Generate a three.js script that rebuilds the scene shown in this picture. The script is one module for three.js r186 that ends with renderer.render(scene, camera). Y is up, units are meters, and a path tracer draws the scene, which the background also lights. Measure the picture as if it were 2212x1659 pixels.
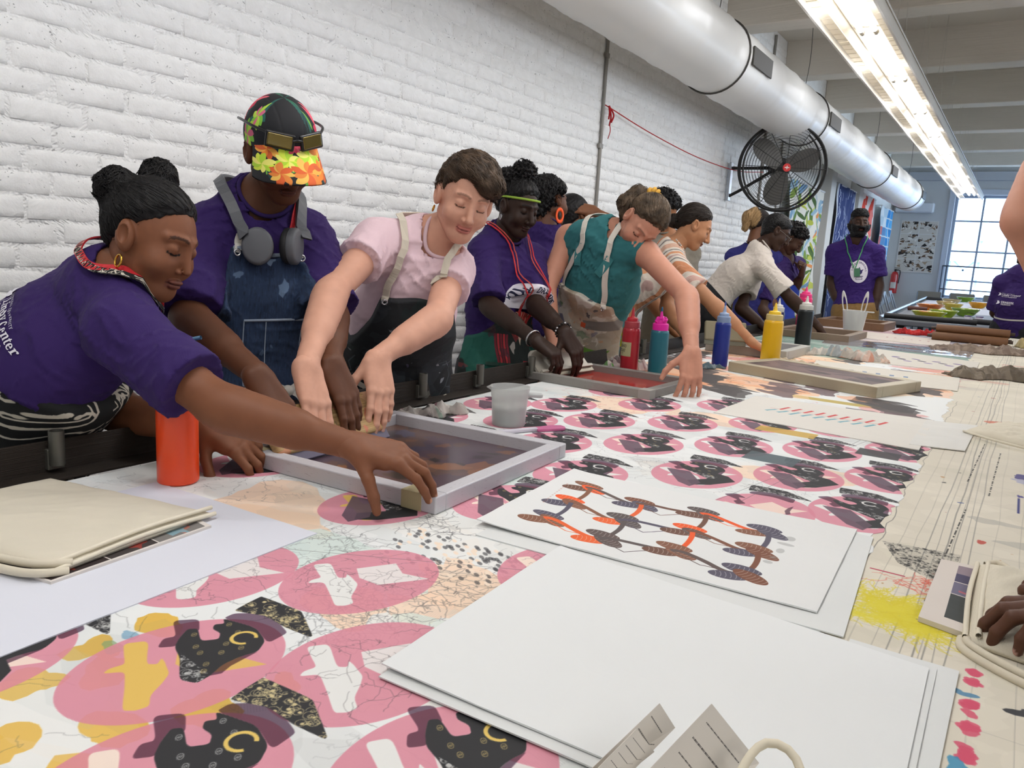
import * as THREE from 'three';
import { RectAreaLightUniformsLib } from 'three/addons/lights/RectAreaLightUniformsLib.js';
import { RoundedBoxGeometry } from 'three/addons/geometries/RoundedBoxGeometry.js';
import { mergeGeometries, mergeVertices } from 'three/addons/utils/BufferGeometryUtils.js';
import { createNoise3D, createNoise2D } from 'simplex-noise';

// ---------------------------------------------------------------- camera, sky, exposure
const scene = new THREE.Scene();
const camera = new THREE.PerspectiveCamera(53.07, 4 / 3, 0.05, 80);
camera.position.set(0, 1.36, 0);
camera.rotation.set(THREE.MathUtils.degToRad(-9.832), THREE.MathUtils.degToRad(32.991), THREE.MathUtils.degToRad(3.283), 'YXZ');
const renderer = new THREE.WebGLRenderer({ antialias: true });
renderer.toneMapping = THREE.LinearToneMapping;
renderer.toneMappingExposure = 1.0;
renderer.shadowMap.enabled = true;
RectAreaLightUniformsLib.init();
scene.background = new THREE.Color(0.58, 0.78, 1.0);      // bright hazy daylight outside the far window
scene.backgroundIntensity = 6.5;
const TUBE = { color: 0xf5f8ff, strength: 35 };            // fluorescent rows: each tube lights down and sideways

// ---------------------------------------------------------------- helpers
function mulberry(a) { return () => { a |= 0; a = a + 0x6D2B79F5 | 0; let t = Math.imul(a ^ a >>> 15, 1 | a); t = t + Math.imul(t ^ t >>> 7, 61 | t) ^ t; return ((t ^ t >>> 14) >>> 0) / 4294967296; }; }
let rnd = mulberry(7);
const rr = (a, b) => a + (b - a) * rnd();
const N3 = createNoise3D(mulberry(11)), N2 = createNoise2D(mulberry(12));
const V = (x, y, z) => new THREE.Vector3(x, y, z);
const vec = (a) => new THREE.Vector3(a[0], a[1], a[2]);
const clamp = (x, a, b) => Math.max(a, Math.min(b, x));
const lerp = (a, b, t) => a + (b - a) * t;
const sstep = (a, b, x) => { const t = clamp((x - a) / (b - a), 0, 1); return t * t * (3 - 2 * t); };
function mat(color, rough = 0.7, extra = {}) { return new THREE.MeshStandardMaterial({ color, roughness: rough, ...extra }); }
function phys(color, rough, extra = {}) { return new THREE.MeshPhysicalMaterial({ color, roughness: rough, ...extra }); }
const taken = {};
function numbered(n) { const k = taken[n] = (taken[n] ?? -1) + 1; return k ? n + '_' + String(k).padStart(3, '0') : n; }
function tag(o, label, category, group) { o.userData.label = label; o.userData.category = category; if (group) o.userData.group = group; return o; }
function thing(name, label, category, [x, y, z] = [0, 0, 0], turn = 0, group) {
  const o = new THREE.Group(); o.name = numbered(name); scene.add(o); o.position.set(x, y, z); o.rotation.y = turn; return tag(o, label, category, group);
}
function obj(name, geo, m, parent = scene) {
  const g = Array.isArray(geo) ? join(geo) : geo; const o = new THREE.Mesh(g, m); o.name = parent === scene ? numbered(name) : name; parent.add(o); return o;
}
function join(list) {
  const l = list.map((g) => { let q = g.index ? g.toNonIndexed() : g.clone(); for (const k of Object.keys(q.attributes)) if (!['position', 'normal', 'uv'].includes(k)) q.deleteAttribute(k); if (!q.attributes.uv) q.setAttribute('uv', new THREE.Float32BufferAttribute(new Float32Array(q.attributes.position.count * 2), 2)); return q; });
  return mergeGeometries(l);
}
function single(name, geo, m, label, category, group) { return tag(obj(name, geo, m), label, category, group); }
function struct(name, geo, m, parent = scene) { const o = obj(name, geo, m, parent); if (parent === scene) o.userData.kind = 'structure'; return o; }
function box(w, h, d, x = 0, y = 0, z = 0) { return new THREE.BoxGeometry(w, h, d).translate(x, y, z); }
function rbox(w, h, d, r, x = 0, y = 0, z = 0, s = 2) { return new RoundedBoxGeometry(w, h, d, s, r).translate(x, y, z); }
function cyl(r0, r1, h, x = 0, y = 0, z = 0, n = 20) { return new THREE.CylinderGeometry(r1, r0, h, n).translate(x, y + h / 2, z); }
function lathe(pts, n = 32) { return new THREE.LatheGeometry(pts.map(([r, y]) => new THREE.Vector2(r, y)), n); }
function tube(pts, r, n = 8, seg, closed = false) {
  const c = new THREE.CatmullRomCurve3(pts.map((p) => p.isVector3 ? p : vec(p)), closed, 'catmullrom', 0.5);
  return new THREE.TubeGeometry(c, seg ?? Math.max(4, (pts.length - 1) * 5), r, n, closed);
}
function ribbon(pts, w, t, up = V(0, 1, 0), seg) {                 // flat strap of width w, thickness t swept along pts
  const c = new THREE.CatmullRomCurve3(pts.map((p) => p.isVector3 ? p : vec(p)), false, 'catmullrom', 0.5), n = seg ?? (pts.length - 1) * 6, pos = [], idx = [], uv = [];
  for (let i = 0; i <= n; i++) {
    const p = c.getPoint(i / n), d = c.getTangent(i / n), s = d.clone().cross(up).normalize(), q = s.clone().cross(d).normalize();
    [[-w, -t], [w, -t], [w, t], [-w, t]].forEach(([a, b], k) => { const v = p.clone().addScaledVector(s, a / 2).addScaledVector(q, b / 2); pos.push(v.x, v.y, v.z); uv.push(k / 4, i / n); });
    if (i) for (let k = 0; k < 4; k++) { const a = (i - 1) * 4 + k, b = (i - 1) * 4 + (k + 1) % 4; idx.push(a, b, b + 4, a, b + 4, a + 4); }
  }
  idx.push(0, 2, 1, 0, 3, 2); const e = n * 4; idx.push(e, e + 1, e + 2, e, e + 2, e + 3);
  const g = new THREE.BufferGeometry(); g.setAttribute('position', new THREE.Float32BufferAttribute(pos, 3)); g.setAttribute('uv', new THREE.Float32BufferAttribute(uv, 2)); g.setIndex(idx);
  const f = g.toNonIndexed(); f.computeVertexNormals(); return f;
}
function canvas(w, h, draw) {
  const c = document.createElement('canvas'); c.width = w; c.height = h; draw(c.getContext('2d'), w, h);
  const t = new THREE.CanvasTexture(c); t.colorSpace = THREE.SRGBColorSpace; t.wrapS = t.wrapT = THREE.RepeatWrapping; return t;
}
function noiseTex(n, fn, srgb = false) {
  const d = new Uint8Array(n * n * 4);
  for (let y = 0; y < n; y++) for (let x = 0; x < n; x++) { const v = fn(x / n, y / n); const k = (y * n + x) * 4; const a = Array.isArray(v) ? v : [v, v, v]; for (let i = 0; i < 3; i++) d[k + i] = clamp(a[i] * 255, 0, 255); d[k + 3] = 255; }
  const t = new THREE.DataTexture(d, n, n); t.wrapS = t.wrapT = THREE.RepeatWrapping; t.magFilter = THREE.LinearFilter; t.minFilter = THREE.LinearMipmapLinearFilter; t.generateMipmaps = true; if (srgb) t.colorSpace = THREE.SRGBColorSpace; t.needsUpdate = true; return t;
}
function tileNoise(u, v, f, o = 0) { const a = u * Math.PI * 2, b = v * Math.PI * 2, r = f / 6.283; return N3(Math.cos(a) * r + o, Math.sin(a) * r + Math.cos(b) * r * 1.37 + o, Math.sin(b) * r - o); }
function repeat(t, x, y) { const c = t.clone(); c.repeat.set(x, y); c.needsUpdate = true; return c; }
function planarUV(g, fu, fv) { const p = g.attributes.position, uv = new Float32Array(p.count * 2); for (let i = 0; i < p.count; i++) { uv[i * 2] = fu(p.getX(i), p.getY(i), p.getZ(i)); uv[i * 2 + 1] = fv(p.getX(i), p.getY(i), p.getZ(i)); } g.setAttribute('uv', new THREE.BufferAttribute(uv, 2)); return g; }

// ---------------------------------------------------------------- implicit surfaces: fields and their mesh (surface nets)
function smin(a, b, k) { const h = Math.max(k - Math.abs(a - b), 0) / k; return Math.min(a, b) - h * h * k * 0.25; }
function smax(a, b, k) { return -smin(-a, -b, k); }
function cone(a, b, ra, rb) {                                        // tapered capsule
  const bx = b.x - a.x, by = b.y - a.y, bz = b.z - a.z, l2 = bx * bx + by * by + bz * bz || 1e-9;
  return (x, y, z) => { const px = x - a.x, py = y - a.y, pz = z - a.z, t = clamp((px * bx + py * by + pz * bz) / l2, 0, 1), dx = px - bx * t, dy = py - by * t, dz = pz - bz * t; return Math.sqrt(dx * dx + dy * dy + dz * dz) - (ra + (rb - ra) * t); };
}
function ell(c, r) { const m = Math.min(r[0], r[1], r[2]); return (x, y, z) => { const a = (x - c[0]) / r[0], b = (y - c[1]) / r[1], d = (z - c[2]) / r[2], k = Math.sqrt(a * a + b * b + d * d); const a2 = a / r[0], b2 = b / r[1], d2 = d / r[2], g = Math.sqrt(a2 * a2 + b2 * b2 + d2 * d2); return g < 1e-6 ? -m : k * (k - 1) / g; }; }
function net(f, min, max, h) {
  const nx = Math.ceil((max[0] - min[0]) / h) + 2, ny = Math.ceil((max[1] - min[1]) / h) + 2, nz = Math.ceil((max[2] - min[2]) / h) + 2, val = new Float32Array(nx * ny * nz), B = 4, reach = B * h * 0.87 * 1.7 + h;
  const X = (i) => min[0] + (i - 0.5) * h, Y = (j) => min[1] + (j - 0.5) * h, Z = (k) => min[2] + (k - 0.5) * h;
  for (let k = 0; k < nz; k += B) for (let j = 0; j < ny; j += B) for (let i = 0; i < nx; i += B) {
    const c = f(X(i + 1.5), Y(j + 1.5), Z(k + 1.5)), far = Math.abs(c) > reach, e0 = Math.min(i + B, nx), e1 = Math.min(j + B, ny), e2 = Math.min(k + B, nz);
    for (let q = k; q < e2; q++) for (let p = j; p < e1; p++) for (let o = i; o < e0; o++) val[(q * ny + p) * nx + o] = far ? c : f(X(o), Y(p), Z(q));
  }
  const id = new Int32Array(nx * ny * nz).fill(-1), pos = [], idx = [], st = [1, nx, nx * ny], off = [];
  for (let k = 0; k < 2; k++) for (let j = 0; j < 2; j++) for (let i = 0; i < 2; i++) off.push(i + j * nx + k * nx * ny);
  const E = [[0, 1], [2, 3], [4, 5], [6, 7], [0, 2], [1, 3], [4, 6], [5, 7], [0, 4], [1, 5], [2, 6], [3, 7]];
  for (let k = 0; k < nz - 1; k++) for (let j = 0; j < ny - 1; j++) for (let i = 0; i < nx - 1; i++) {
    const b = (k * ny + j) * nx + i; let m = 0; for (let c = 0; c < 8; c++) if (val[b + off[c]] < 0) m |= 1 << c;
    if (m === 0 || m === 255) continue;
    let sx = 0, sy = 0, sz = 0, n = 0;
    for (const [p, q] of E) if ((m >> p & 1) !== (m >> q & 1)) { const va = val[b + off[p]], vb = val[b + off[q]], t = va / (va - vb); sx += (p & 1) + ((q & 1) - (p & 1)) * t; sy += (p >> 1 & 1) + ((q >> 1 & 1) - (p >> 1 & 1)) * t; sz += (p >> 2) + ((q >> 2) - (p >> 2)) * t; n++; }
    id[b] = pos.length / 3; pos.push(X(i + sx / n), Y(j + sy / n), Z(k + sz / n));
  }
  for (let k = 1; k < nz - 1; k++) for (let j = 1; j < ny - 1; j++) for (let i = 1; i < nx - 1; i++) {
    const b = (k * ny + j) * nx + i, s = val[b] < 0;
    for (let a = 0; a < 3; a++) {
      if (s === (val[b + st[a]] < 0)) continue;
      const u = st[(a + 1) % 3], w = st[(a + 2) % 3], p = id[b], q = id[b - u], r = id[b - u - w], t = id[b - w]; if (p < 0 || q < 0 || r < 0 || t < 0) continue;
      if (s) idx.push(p, q, r, p, r, t); else idx.push(p, r, q, p, t, r);
    }
  }
  const nor = new Float32Array(pos.length), e = h * 0.6;
  for (let i = 0; i < pos.length; i += 3) { const x = pos[i], y = pos[i + 1], z = pos[i + 2]; let a = f(x + e, y, z) - f(x - e, y, z), b = f(x, y + e, z) - f(x, y - e, z), c = f(x, y, z + e) - f(x, y, z - e), l = Math.hypot(a, b, c) || 1; nor[i] = a / l; nor[i + 1] = b / l; nor[i + 2] = c / l; }
  const g = new THREE.BufferGeometry(); g.setAttribute('position', new THREE.Float32BufferAttribute(pos, 3)); g.setAttribute('normal', new THREE.BufferAttribute(nor, 3)); g.setIndex(idx); return g;
}
function paint(g, fn) { const p = g.attributes.position, c = new Float32Array(p.count * 3); for (let i = 0; i < p.count; i++) { const q = fn(p.getX(i), p.getY(i), p.getZ(i), i); c[i * 3] = q[0]; c[i * 3 + 1] = q[1]; c[i * 3 + 2] = q[2]; } g.setAttribute('color', new THREE.BufferAttribute(c, 3)); return g; }
function merged(list) { return mergeGeometries(list.map((g) => { const q = g.clone(); for (const k of Object.keys(q.attributes)) if (!['position', 'normal', 'color'].includes(k)) q.deleteAttribute(k); return q; })); }
const lin = (hex) => { const c = new THREE.Color(hex); return [c.r, c.g, c.b]; };
// ---------------------------------------------------------------- the room
const WX = -2.4, ZB = -17.2, ZF = 3.2, XR = 4.6, CY = 3.65;
const plasterBump = noiseTex(512, (u, v) => 0.5 + 0.22 * tileNoise(u, v, 6) + 0.16 * tileNoise(u, v, 18, 3) + 0.12 * tileNoise(u, v, 48, 9));
const paintMap = noiseTex(512, (u, v) => { const n = tileNoise(u, v, 5, 2) * 0.5 + tileNoise(u, v, 14, 5) * 0.3, d = tileNoise(u, v, 40, 1) * tileNoise(u, v, 9, 4); const s = d > 0.6 ? 0.72 : 1; return [(0.94 + 0.03 * n) * s, (0.937 + 0.03 * n) * s, (0.925 + 0.032 * n) * s]; }, true);
const brickMat = new THREE.MeshStandardMaterial({ map: repeat(paintMap, 2.2, 2.2), roughness: 0.62, bumpMap: repeat(plasterBump, 3, 3), bumpScale: 0.0016 });
const mortarMat = new THREE.MeshStandardMaterial({ map: repeat(paintMap, 1.3, 1.3), roughness: 0.8, bumpMap: repeat(plasterBump, 2, 2), bumpScale: 0.01 });
const wallGeo = planarUV(box(0.3, CY + 0.3, ZF - ZB + 0.6, WX - 0.15, CY / 2, (ZF + ZB) / 2), (x, y, z) => z, (x, y, z) => y);
const wallLeft = struct('wall_left', wallGeo, mortarMat);
{
  const variants = [];
  for (let k = 0; k < 14; k++) {
    const L = 0.2, H = 0.06, nu = 6, nv = 3, pos = [], idx = [], uv = [], w = nu + 3, tilt = rr(-0.0025, 0.0025);
    for (let j = 0; j <= nv + 2; j++) for (let i = 0; i <= nu + 2; i++) {
      const rim = i === 0 || j === 0 || i === nu + 2 || j === nv + 2, u = clamp((i - 1) / nu, 0, 1), v = clamp((j - 1) / nv, 0, 1), edge = i <= 1 || j <= 1 || i >= nu + 1 || j >= nv + 1;
      let z = (u - 0.5) * (L - (edge && !rim ? 0.004 : 0)) + rr(-1, 1) * (edge ? 0.0022 : 0), y = (v - 0.5) * (H - (edge && !rim ? 0.005 : 0)) + rr(-1, 1) * (edge ? 0.0014 : 0);
      const chip = !rim && edge && rnd() < 0.14 ? 0.003 : 0;
      pos.push(rim ? -0.005 : (edge ? 0.0028 : 0.0044) + rr(-0.0009, 0.0009) + tilt * (u - 0.5) * 2 - chip, y, z); uv.push(z + k * 0.31, y + k * 0.17);
    }
    for (let j = 0; j < nv + 2; j++) for (let i = 0; i < nu + 2; i++) { const a = j * w + i; idx.push(a, a + w, a + 1, a + 1, a + w, a + w + 1); }
    const g = new THREE.BufferGeometry(); g.setAttribute('position', new THREE.Float32BufferAttribute(pos, 3)); g.setAttribute('uv', new THREE.Float32BufferAttribute(uv, 2)); g.setIndex(idx); g.computeVertexNormals(); variants.push(g);
  }
  const spots = [], P = new THREE.Vector3(); camera.updateMatrixWorld(true); camera.updateProjectionMatrix();
  for (let r = 0, y = 0.1; y < 3.55; r++, y += 0.0685) for (let z = 0.4 + (r % 2) * 0.105 + rr(-0.02, 0.02); z > -9.2; z -= 0.212) {
    const b = { y: y + rr(-0.003, 0.003), z: z + rr(-0.004, 0.004), k: Math.floor(rnd() * 14) }; P.set(WX, b.y, b.z);
    const d = P.distanceTo(camera.position); P.project(camera); b.seen = P.z < 1 && Math.abs(P.x) < 1.04 && Math.abs(P.y) < 1.04 && b.y > 1.0 && !(b.z > -2.3 && b.y < 1.42 && b.z < -1.05); b.d = d; spots.push(b);
  }
  spots.sort((a, b) => (a.seen ? a.d : 99) - (b.seen ? b.d : 99));
  const rest = [];
  spots.forEach((b, i) => {
    if (i < 300 && b.seen) { const m = new THREE.Mesh(variants[b.k], brickMat); m.name = 'brick'; m.position.set(WX, b.y, b.z); wallLeft.add(m); }
    else rest.push(variants[b.k].clone().translate(WX, b.y, b.z));
  });
  const o = obj('brickwork', rest, brickMat, wallLeft); o.userData.kind = 'stuff';
}
const concrete = new THREE.MeshStandardMaterial({ map: repeat(noiseTex(256, (u, v) => { const n = 0.3 + 0.05 * tileNoise(u, v, 6) + 0.03 * tileNoise(u, v, 24, 5); return [n, n * 0.97, n * 0.92]; }, true), 0.5, 0.5), roughness: 0.75 });
const ceilMat = mat(0xd2cabd, 0.85, { bumpMap: repeat(plasterBump, 0.6, 0.6), bumpScale: 0.004 });
struct('floor', planarUV(box(XR - WX + 0.6, 0.2, ZF - ZB + 0.6, (XR + WX) / 2, -0.1, (ZF + ZB) / 2), (x, y, z) => x, (x, y, z) => z), concrete);
const ceiling = struct('ceiling', box(XR - WX + 0.6, 0.2, ZF - ZB + 0.6, (XR + WX) / 2, CY + 0.1, (ZF + ZB) / 2), ceilMat);
for (let z = 0.8; z > -17; z -= 1.9) obj('beam', rbox(XR - WX, 0.36, 0.26, 0.012, (XR + WX) / 2, CY - 0.17, z), ceilMat, ceiling);
const whiteWall = mat(0xc9cacb, 0.8, { bumpMap: repeat(plasterBump, 1, 1), bumpScale: 0.002 });
{ // right wall with a second tall window at the far end, out of view: its cool light falls on the far wall
  const z0 = -16.4, z1 = -10.6, y0 = 0.95, y1 = 2.95, zn = ZF + 0.3, zf = ZB - 0.3;
  struct('wall_right', [box(0.3, CY + 0.3, zn - z1, XR + 0.15, CY / 2, (zn + z1) / 2), box(0.3, CY + 0.3, z0 - zf, XR + 0.15, CY / 2, (z0 + zf) / 2), box(0.3, y0 + 0.15, z1 - z0, XR + 0.15, (y0 - 0.15) / 2, (z0 + z1) / 2), box(0.3, CY - y1 + 0.15, z1 - z0, XR + 0.15, (CY + y1 + 0.15) / 2, (z0 + z1) / 2)], whiteWall);
  const w2 = new THREE.Group(); w2.name = 'window_2'; w2.userData.kind = 'structure'; scene.add(w2); const st = mat(0x6f7c92, 0.5, { metalness: 0.3 });
  for (let i = 0; i <= 8; i++) obj('mullion', box(0.05, y1 - y0, 0.04, XR + 0.1, (y0 + y1) / 2, lerp(z0 + 0.02, z1 - 0.02, i / 8)), st, w2); for (let i = 0; i <= 4; i++) obj('muntin', box(0.05, 0.035, z1 - z0, XR + 0.1, lerp(y0 + 0.02, y1 - 0.02, i / 4), (z0 + z1) / 2), st, w2);
}
struct('wall_front', box(XR - WX + 0.6, CY + 0.3, 0.3, (XR + WX) / 2, CY / 2, ZF + 0.15), whiteWall);
// far wall with the big steel window
const wx0 = -1.33, wx1 = 1.5, wy0 = 0.93, wy1 = 2.88;
struct('wall_back', [box(wx0 - WX + 0.3, CY + 0.2, 0.3, (wx0 + WX - 0.3) / 2, CY / 2, ZB - 0.15), box(XR - wx1 + 0.3, CY + 0.2, 0.3, (XR + 0.3 + wx1) / 2, CY / 2, ZB - 0.15), box(wx1 - wx0, wy0, 0.3, (wx0 + wx1) / 2, wy0 / 2, ZB - 0.15), box(wx1 - wx0, CY - wy1 + 0.1, 0.3, (wx0 + wx1) / 2, (CY + wy1 + 0.1) / 2, ZB - 0.15)], whiteWall);
{
  const steel = mat(0x9aa6ba, 0.5), win = new THREE.Group(); win.name = 'window_1'; win.userData.kind = 'structure'; scene.add(win);
  const xs = [wx0, -0.85, -0.38, 0.09, 0.56, 1.03, wx1], ys = [wy0, 1.27, 1.83, 2.4, wy1];
  obj('window_frame', [box(0.05, wy1 - wy0, 0.06, wx0 + 0.025, (wy0 + wy1) / 2, ZB - 0.1), box(0.05, wy1 - wy0, 0.06, wx1 - 0.025, (wy0 + wy1) / 2, ZB - 0.1), box(wx1 - wx0, 0.05, 0.06, (wx0 + wx1) / 2, wy0 + 0.025, ZB - 0.1), box(wx1 - wx0, 0.05, 0.06, (wx0 + wx1) / 2, wy1 - 0.025, ZB - 0.1)], steel, win);
  xs.slice(1, -1).forEach((x) => obj('mullion', box(0.032, wy1 - wy0, 0.045, x, (wy0 + wy1) / 2, ZB - 0.1), steel, win));
  ys.slice(1, -1).forEach((y) => obj('muntin', box(wx1 - wx0, 0.028, 0.04, (wx0 + wx1) / 2, y, ZB - 0.1), steel, win));
  const glass = phys(0xffffff, 0.02, { transmission: 1, thickness: 0, ior: 1.45 });
  for (let i = 0; i < xs.length - 1; i++) for (let j = 0; j < ys.length - 1; j++) obj('pane', box(xs[i + 1] - xs[i] - 0.03, ys[j + 1] - ys[j] - 0.03, 0.004, (xs[i] + xs[i + 1]) / 2, (ys[j] + ys[j + 1]) / 2, ZB - 0.1), glass, win);
  obj('window_sill', rbox(wx1 - wx0 + 0.16, 0.04, 0.2, 0.01, (wx0 + wx1) / 2, wy0 - 0.015, ZB + 0.05), mat(0xb9bfca, 0.6), win);
  const cas = mat(0xc4cbd8, 0.6);
  obj('casing', [box(0.09, wy1 - wy0 + 0.1, 0.04, wx0 - 0.05, (wy0 + wy1) / 2, ZB + 0.015), box(0.09, wy1 - wy0 + 0.1, 0.04, wx1 + 0.05, (wy0 + wy1) / 2, ZB + 0.015), box(wx1 - wx0 + 0.2, 0.1, 0.05, (wx0 + wx1) / 2, wy1 + 0.05, ZB + 0.02)], cas, win);
  struct('trim_1', rbox(XR - WX, 0.16, 0.14, 0.01, (XR + WX) / 2, 3.22, ZB + 0.06), mat(0xb6b9c0, 0.7));
  const pipe = mat(0x5a6270, 0.4, { metalness: 0.6 }), rail = thing('guard_rail', 'thin metal guard rail crossing in front of the big far window', 'railing', [0, 0, ZB + 0.12]);
  obj('top_rail', new THREE.CylinderGeometry(0.014, 0.014, 2.9, 10).rotateZ(Math.PI / 2).translate(0.08, 1.54, 0), pipe, rail);
  for (const x of [-1.36, -1.29, 1.5]) obj('post', cyl(0.012, 0.012, 1.54, x, 0, 0, 10), pipe, rail);
  obj('lower_rail', new THREE.CylinderGeometry(0.012, 0.012, 2.9, 10).rotateZ(Math.PI / 2).translate(0.08, 1.1, 0), pipe, rail);
}
// outside the window: pale building with a metal stair, low flat roof
{
  const pale = mat(0xdfe6ee, 0.9), roof = mat(0x7f97bd, 0.9), line = mat(0xc2d3e8, 0.8);
  single('flat_roof', box(16, 0.3, 9, 1, 0.4, -25), roof, 'low blue grey flat roof outside the far window', 'roof');
  single('white_stripe', rbox(0.12, 0.04, 7, 0.01, -1.75, 0.575, -25), pale, 'white strip lying on the flat roof outside', 'roof strip');
  const b = thing('pale_building', 'sunlit pale building with a sloping parapet outside the far window', 'building', [0, 0, -33]);
  obj('wall', box(14, 6, 3, 3, 3, 0), mat(0xe8eef4, 0.9), b);
  obj('parapet', box(0.25, 8.5, 0.3, 0, 0, 0).rotateZ(0.75).translate(-0.6, 1.9, 1.7), line, b);
  const s = thing('fire_stair', 'pale metal fire stair with diagonal braces outside the window', 'stair', [-2.1, 0.55, -28.5]);
  for (const x of [-0.8, 0, 0.8]) obj('post', box(0.07, 2.3, 0.07, x, 1.15, 0), line, s);
  for (const y of [0.75, 1.3, 1.95]) obj('landing', box(1.7, 0.07, 0.7, 0, y, 0), line, s);
  for (const x of [-0.4, 0.4]) for (const a of [-0.8, 0.8]) obj('brace', box(0.05, 1, 0.05).rotateZ(a).translate(x, 1, 0), line, s);
}
// long fluorescent fixtures: one housing per lamp length; a row over the table and a second row further right, over the camera's side of the room
{
  const steel = mat(0xd9d5cc, 0.45), lensMat = phys(0xf3efe6, 0.55, { transmission: 0.5, thickness: 0 }), bulb = new THREE.MeshStandardMaterial({ color: 0xffffff, emissive: 0xfff6ea, emissiveIntensity: 9 }), cap = mat(0xc9c4b8, 0.4, { metalness: 0.5 });
  const y = 2.6, len = 1.22, nth = ['first', 'second', 'third', 'fourth', 'fifth', 'sixth', 'seventh', 'eighth', 'ninth', 'tenth', 'eleventh', 'twelfth', 'thirteenth'];
  const fixture = (xc, zc, label, group) => {
    const t = thing('ceiling_light', label, 'light', [xc, y, zc], 0, group);
    obj('housing', rbox(0.17, 0.07, len, 0.006, 0, 0.1, 0), steel, t);
    for (const s of [-1, 1]) {
      obj('reflector', box(0.15, 0.006, len).rotateZ(-s * 0.62).translate(s * 0.108, 0.07, 0), steel, t); obj('side_rim', box(0.012, 0.07, len, s * 0.155, -0.002, 0), steel, t);
      const g = [box(0.06, 0.004, len - 0.012, s * 0.125, 0, 0)]; for (let i = 0; i < 12; i++) g.push(box(0.05, 0.004, 0.006, s * 0.125, -0.003, -0.55 + i * 0.1)); obj('lens', g, lensMat, t);
      const b = obj('fluorescent_tube', new THREE.CylinderGeometry(0.014, 0.014, len - 0.06, 12).rotateX(Math.PI / 2).translate(s * 0.035, 0.042, 0), bulb, t);
      for (const e of [-1, 1]) obj('tube_cap', new THREE.CylinderGeometry(0.015, 0.015, 0.025, 12).rotateX(Math.PI / 2).translate(s * 0.035, 0.042, e * (len / 2 - 0.02)), cap, b);
      obj('hanger', tube([[s * 0.05, 0.13, -0.4], [s * 0.02, 0.5, -0.4], [0, CY - y, -0.4]], 0.0016, 5), cap, t);
      const L = new THREE.RectAreaLight(TUBE.color, TUBE.strength, 0.05, len - 0.04); L.position.set(xc + s * 0.054, y + 0.022, zc); L.lookAt(xc + s * 1.454, y + 0.022 - 1, zc); scene.add(L);
    }
  };
  for (let k = 0; k < 13; k++) fixture(-0.9, 0.75 - k * len, nth[k] + ' hanging fluorescent light of the row over the table, counted from the near end', 'fluorescent lights in one row over the table');
  for (let k = 0; k < 8; k++) fixture(1.9, 1.6 - k * len, nth[k] + ' hanging fluorescent light of the row beyond the table, counted from the near end', 'fluorescent lights in the second row');
}
// other unlit ceiling bars seen at the right
for (const [x, z, l, t] of [[0.5, -8.3, 1.6, 'nearest of the three'], [0.75, -12.1, 1.7, 'middle one of the three'], [0.6, -14.0, 1.6, 'farthest of the three']]) {
  const o = thing('ceiling_bar', 'white unlit ceiling bar on a dark bracket, ' + t, 'ceiling fixture', [x, 3.18, z], 0, 'unlit ceiling bars');
  obj('bar', rbox(l, 0.05, 0.07, 0.01, 0.1, 0, 0), mat(0xd8d6d2, 0.5), o); obj('bracket', box(0.04, 0.16, 0.05, -l / 2 + 0.05, 0.08, 0), mat(0x24221f, 0.6), o); obj('stem', cyl(0.008, 0.008, 0.16, l / 2 - 0.1, 0.02, 0, 8), mat(0xd8d6d2, 0.5), o);
}
// round spiral duct along the brick wall
{
  const A = V(-2.02, 2.77, 1.6), Bq = V(-1.80, 2.62, -14.6), L = A.distanceTo(Bq), n = 340, m = 40, pos = [], idx = [], R = 0.235;
  for (let i = 0; i <= n; i++) for (let j = 0; j <= m; j++) { const a = j / m * Math.PI * 2, s = i / n * L, ph = s / 0.105 + 0; const f = ph - Math.floor(ph), r = R + (f < 0.12 ? 0.005 : 0) - 0.0015 * Math.sin(f * Math.PI); pos.push(Math.cos(a) * r, Math.sin(a) * r, s); }
  for (let i = 0; i < n; i++) for (let j = 0; j < m; j++) { const a = i * (m + 1) + j; idx.push(a, a + 1, a + m + 1, a + 1, a + m + 2, a + m + 1); }
  const g = new THREE.BufferGeometry(); g.setAttribute('position', new THREE.Float32BufferAttribute(pos, 3)); g.setIndex(idx); g.computeVertexNormals();
  const white = phys(0xe2e0da, 0.42, { clearcoat: 0.25, clearcoatRoughness: 0.2 });
  const d = thing('spiral_duct', 'long round white ribbed air duct running along the brick wall', 'duct', [A.x, A.y, A.z]); d.lookAt(Bq);
  obj('duct_skin', g, white, d);
  obj('end_cap', lathe([[0, 0.03], [R - 0.03, 0.03], [R + 0.004, 0.0], [R + 0.004, -0.06]], 40).rotateX(Math.PI / 2).translate(0, 0, L), white, d);
  const dark = mat(0x4b4842, 0.5, { metalness: 0.4 });
  for (const s of [0.42, 0.56, 0.78, 0.97]) { obj('clamp_band', new THREE.TorusGeometry(R + 0.006, 0.006, 8, 40).translate(0, 0, s * L), dark, d); obj('side_grille', rbox(0.012, 0.12, 0.42, 0.004, -R - 0.004, 0.0, s * L + 0.28), dark, d); obj('hanger_wire', [tube([[0, R, s * L], [-0.02, R + 0.3, s * L], [0, CY - 2.7, s * L]], 0.003, 5)], dark, d); }
}
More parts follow.
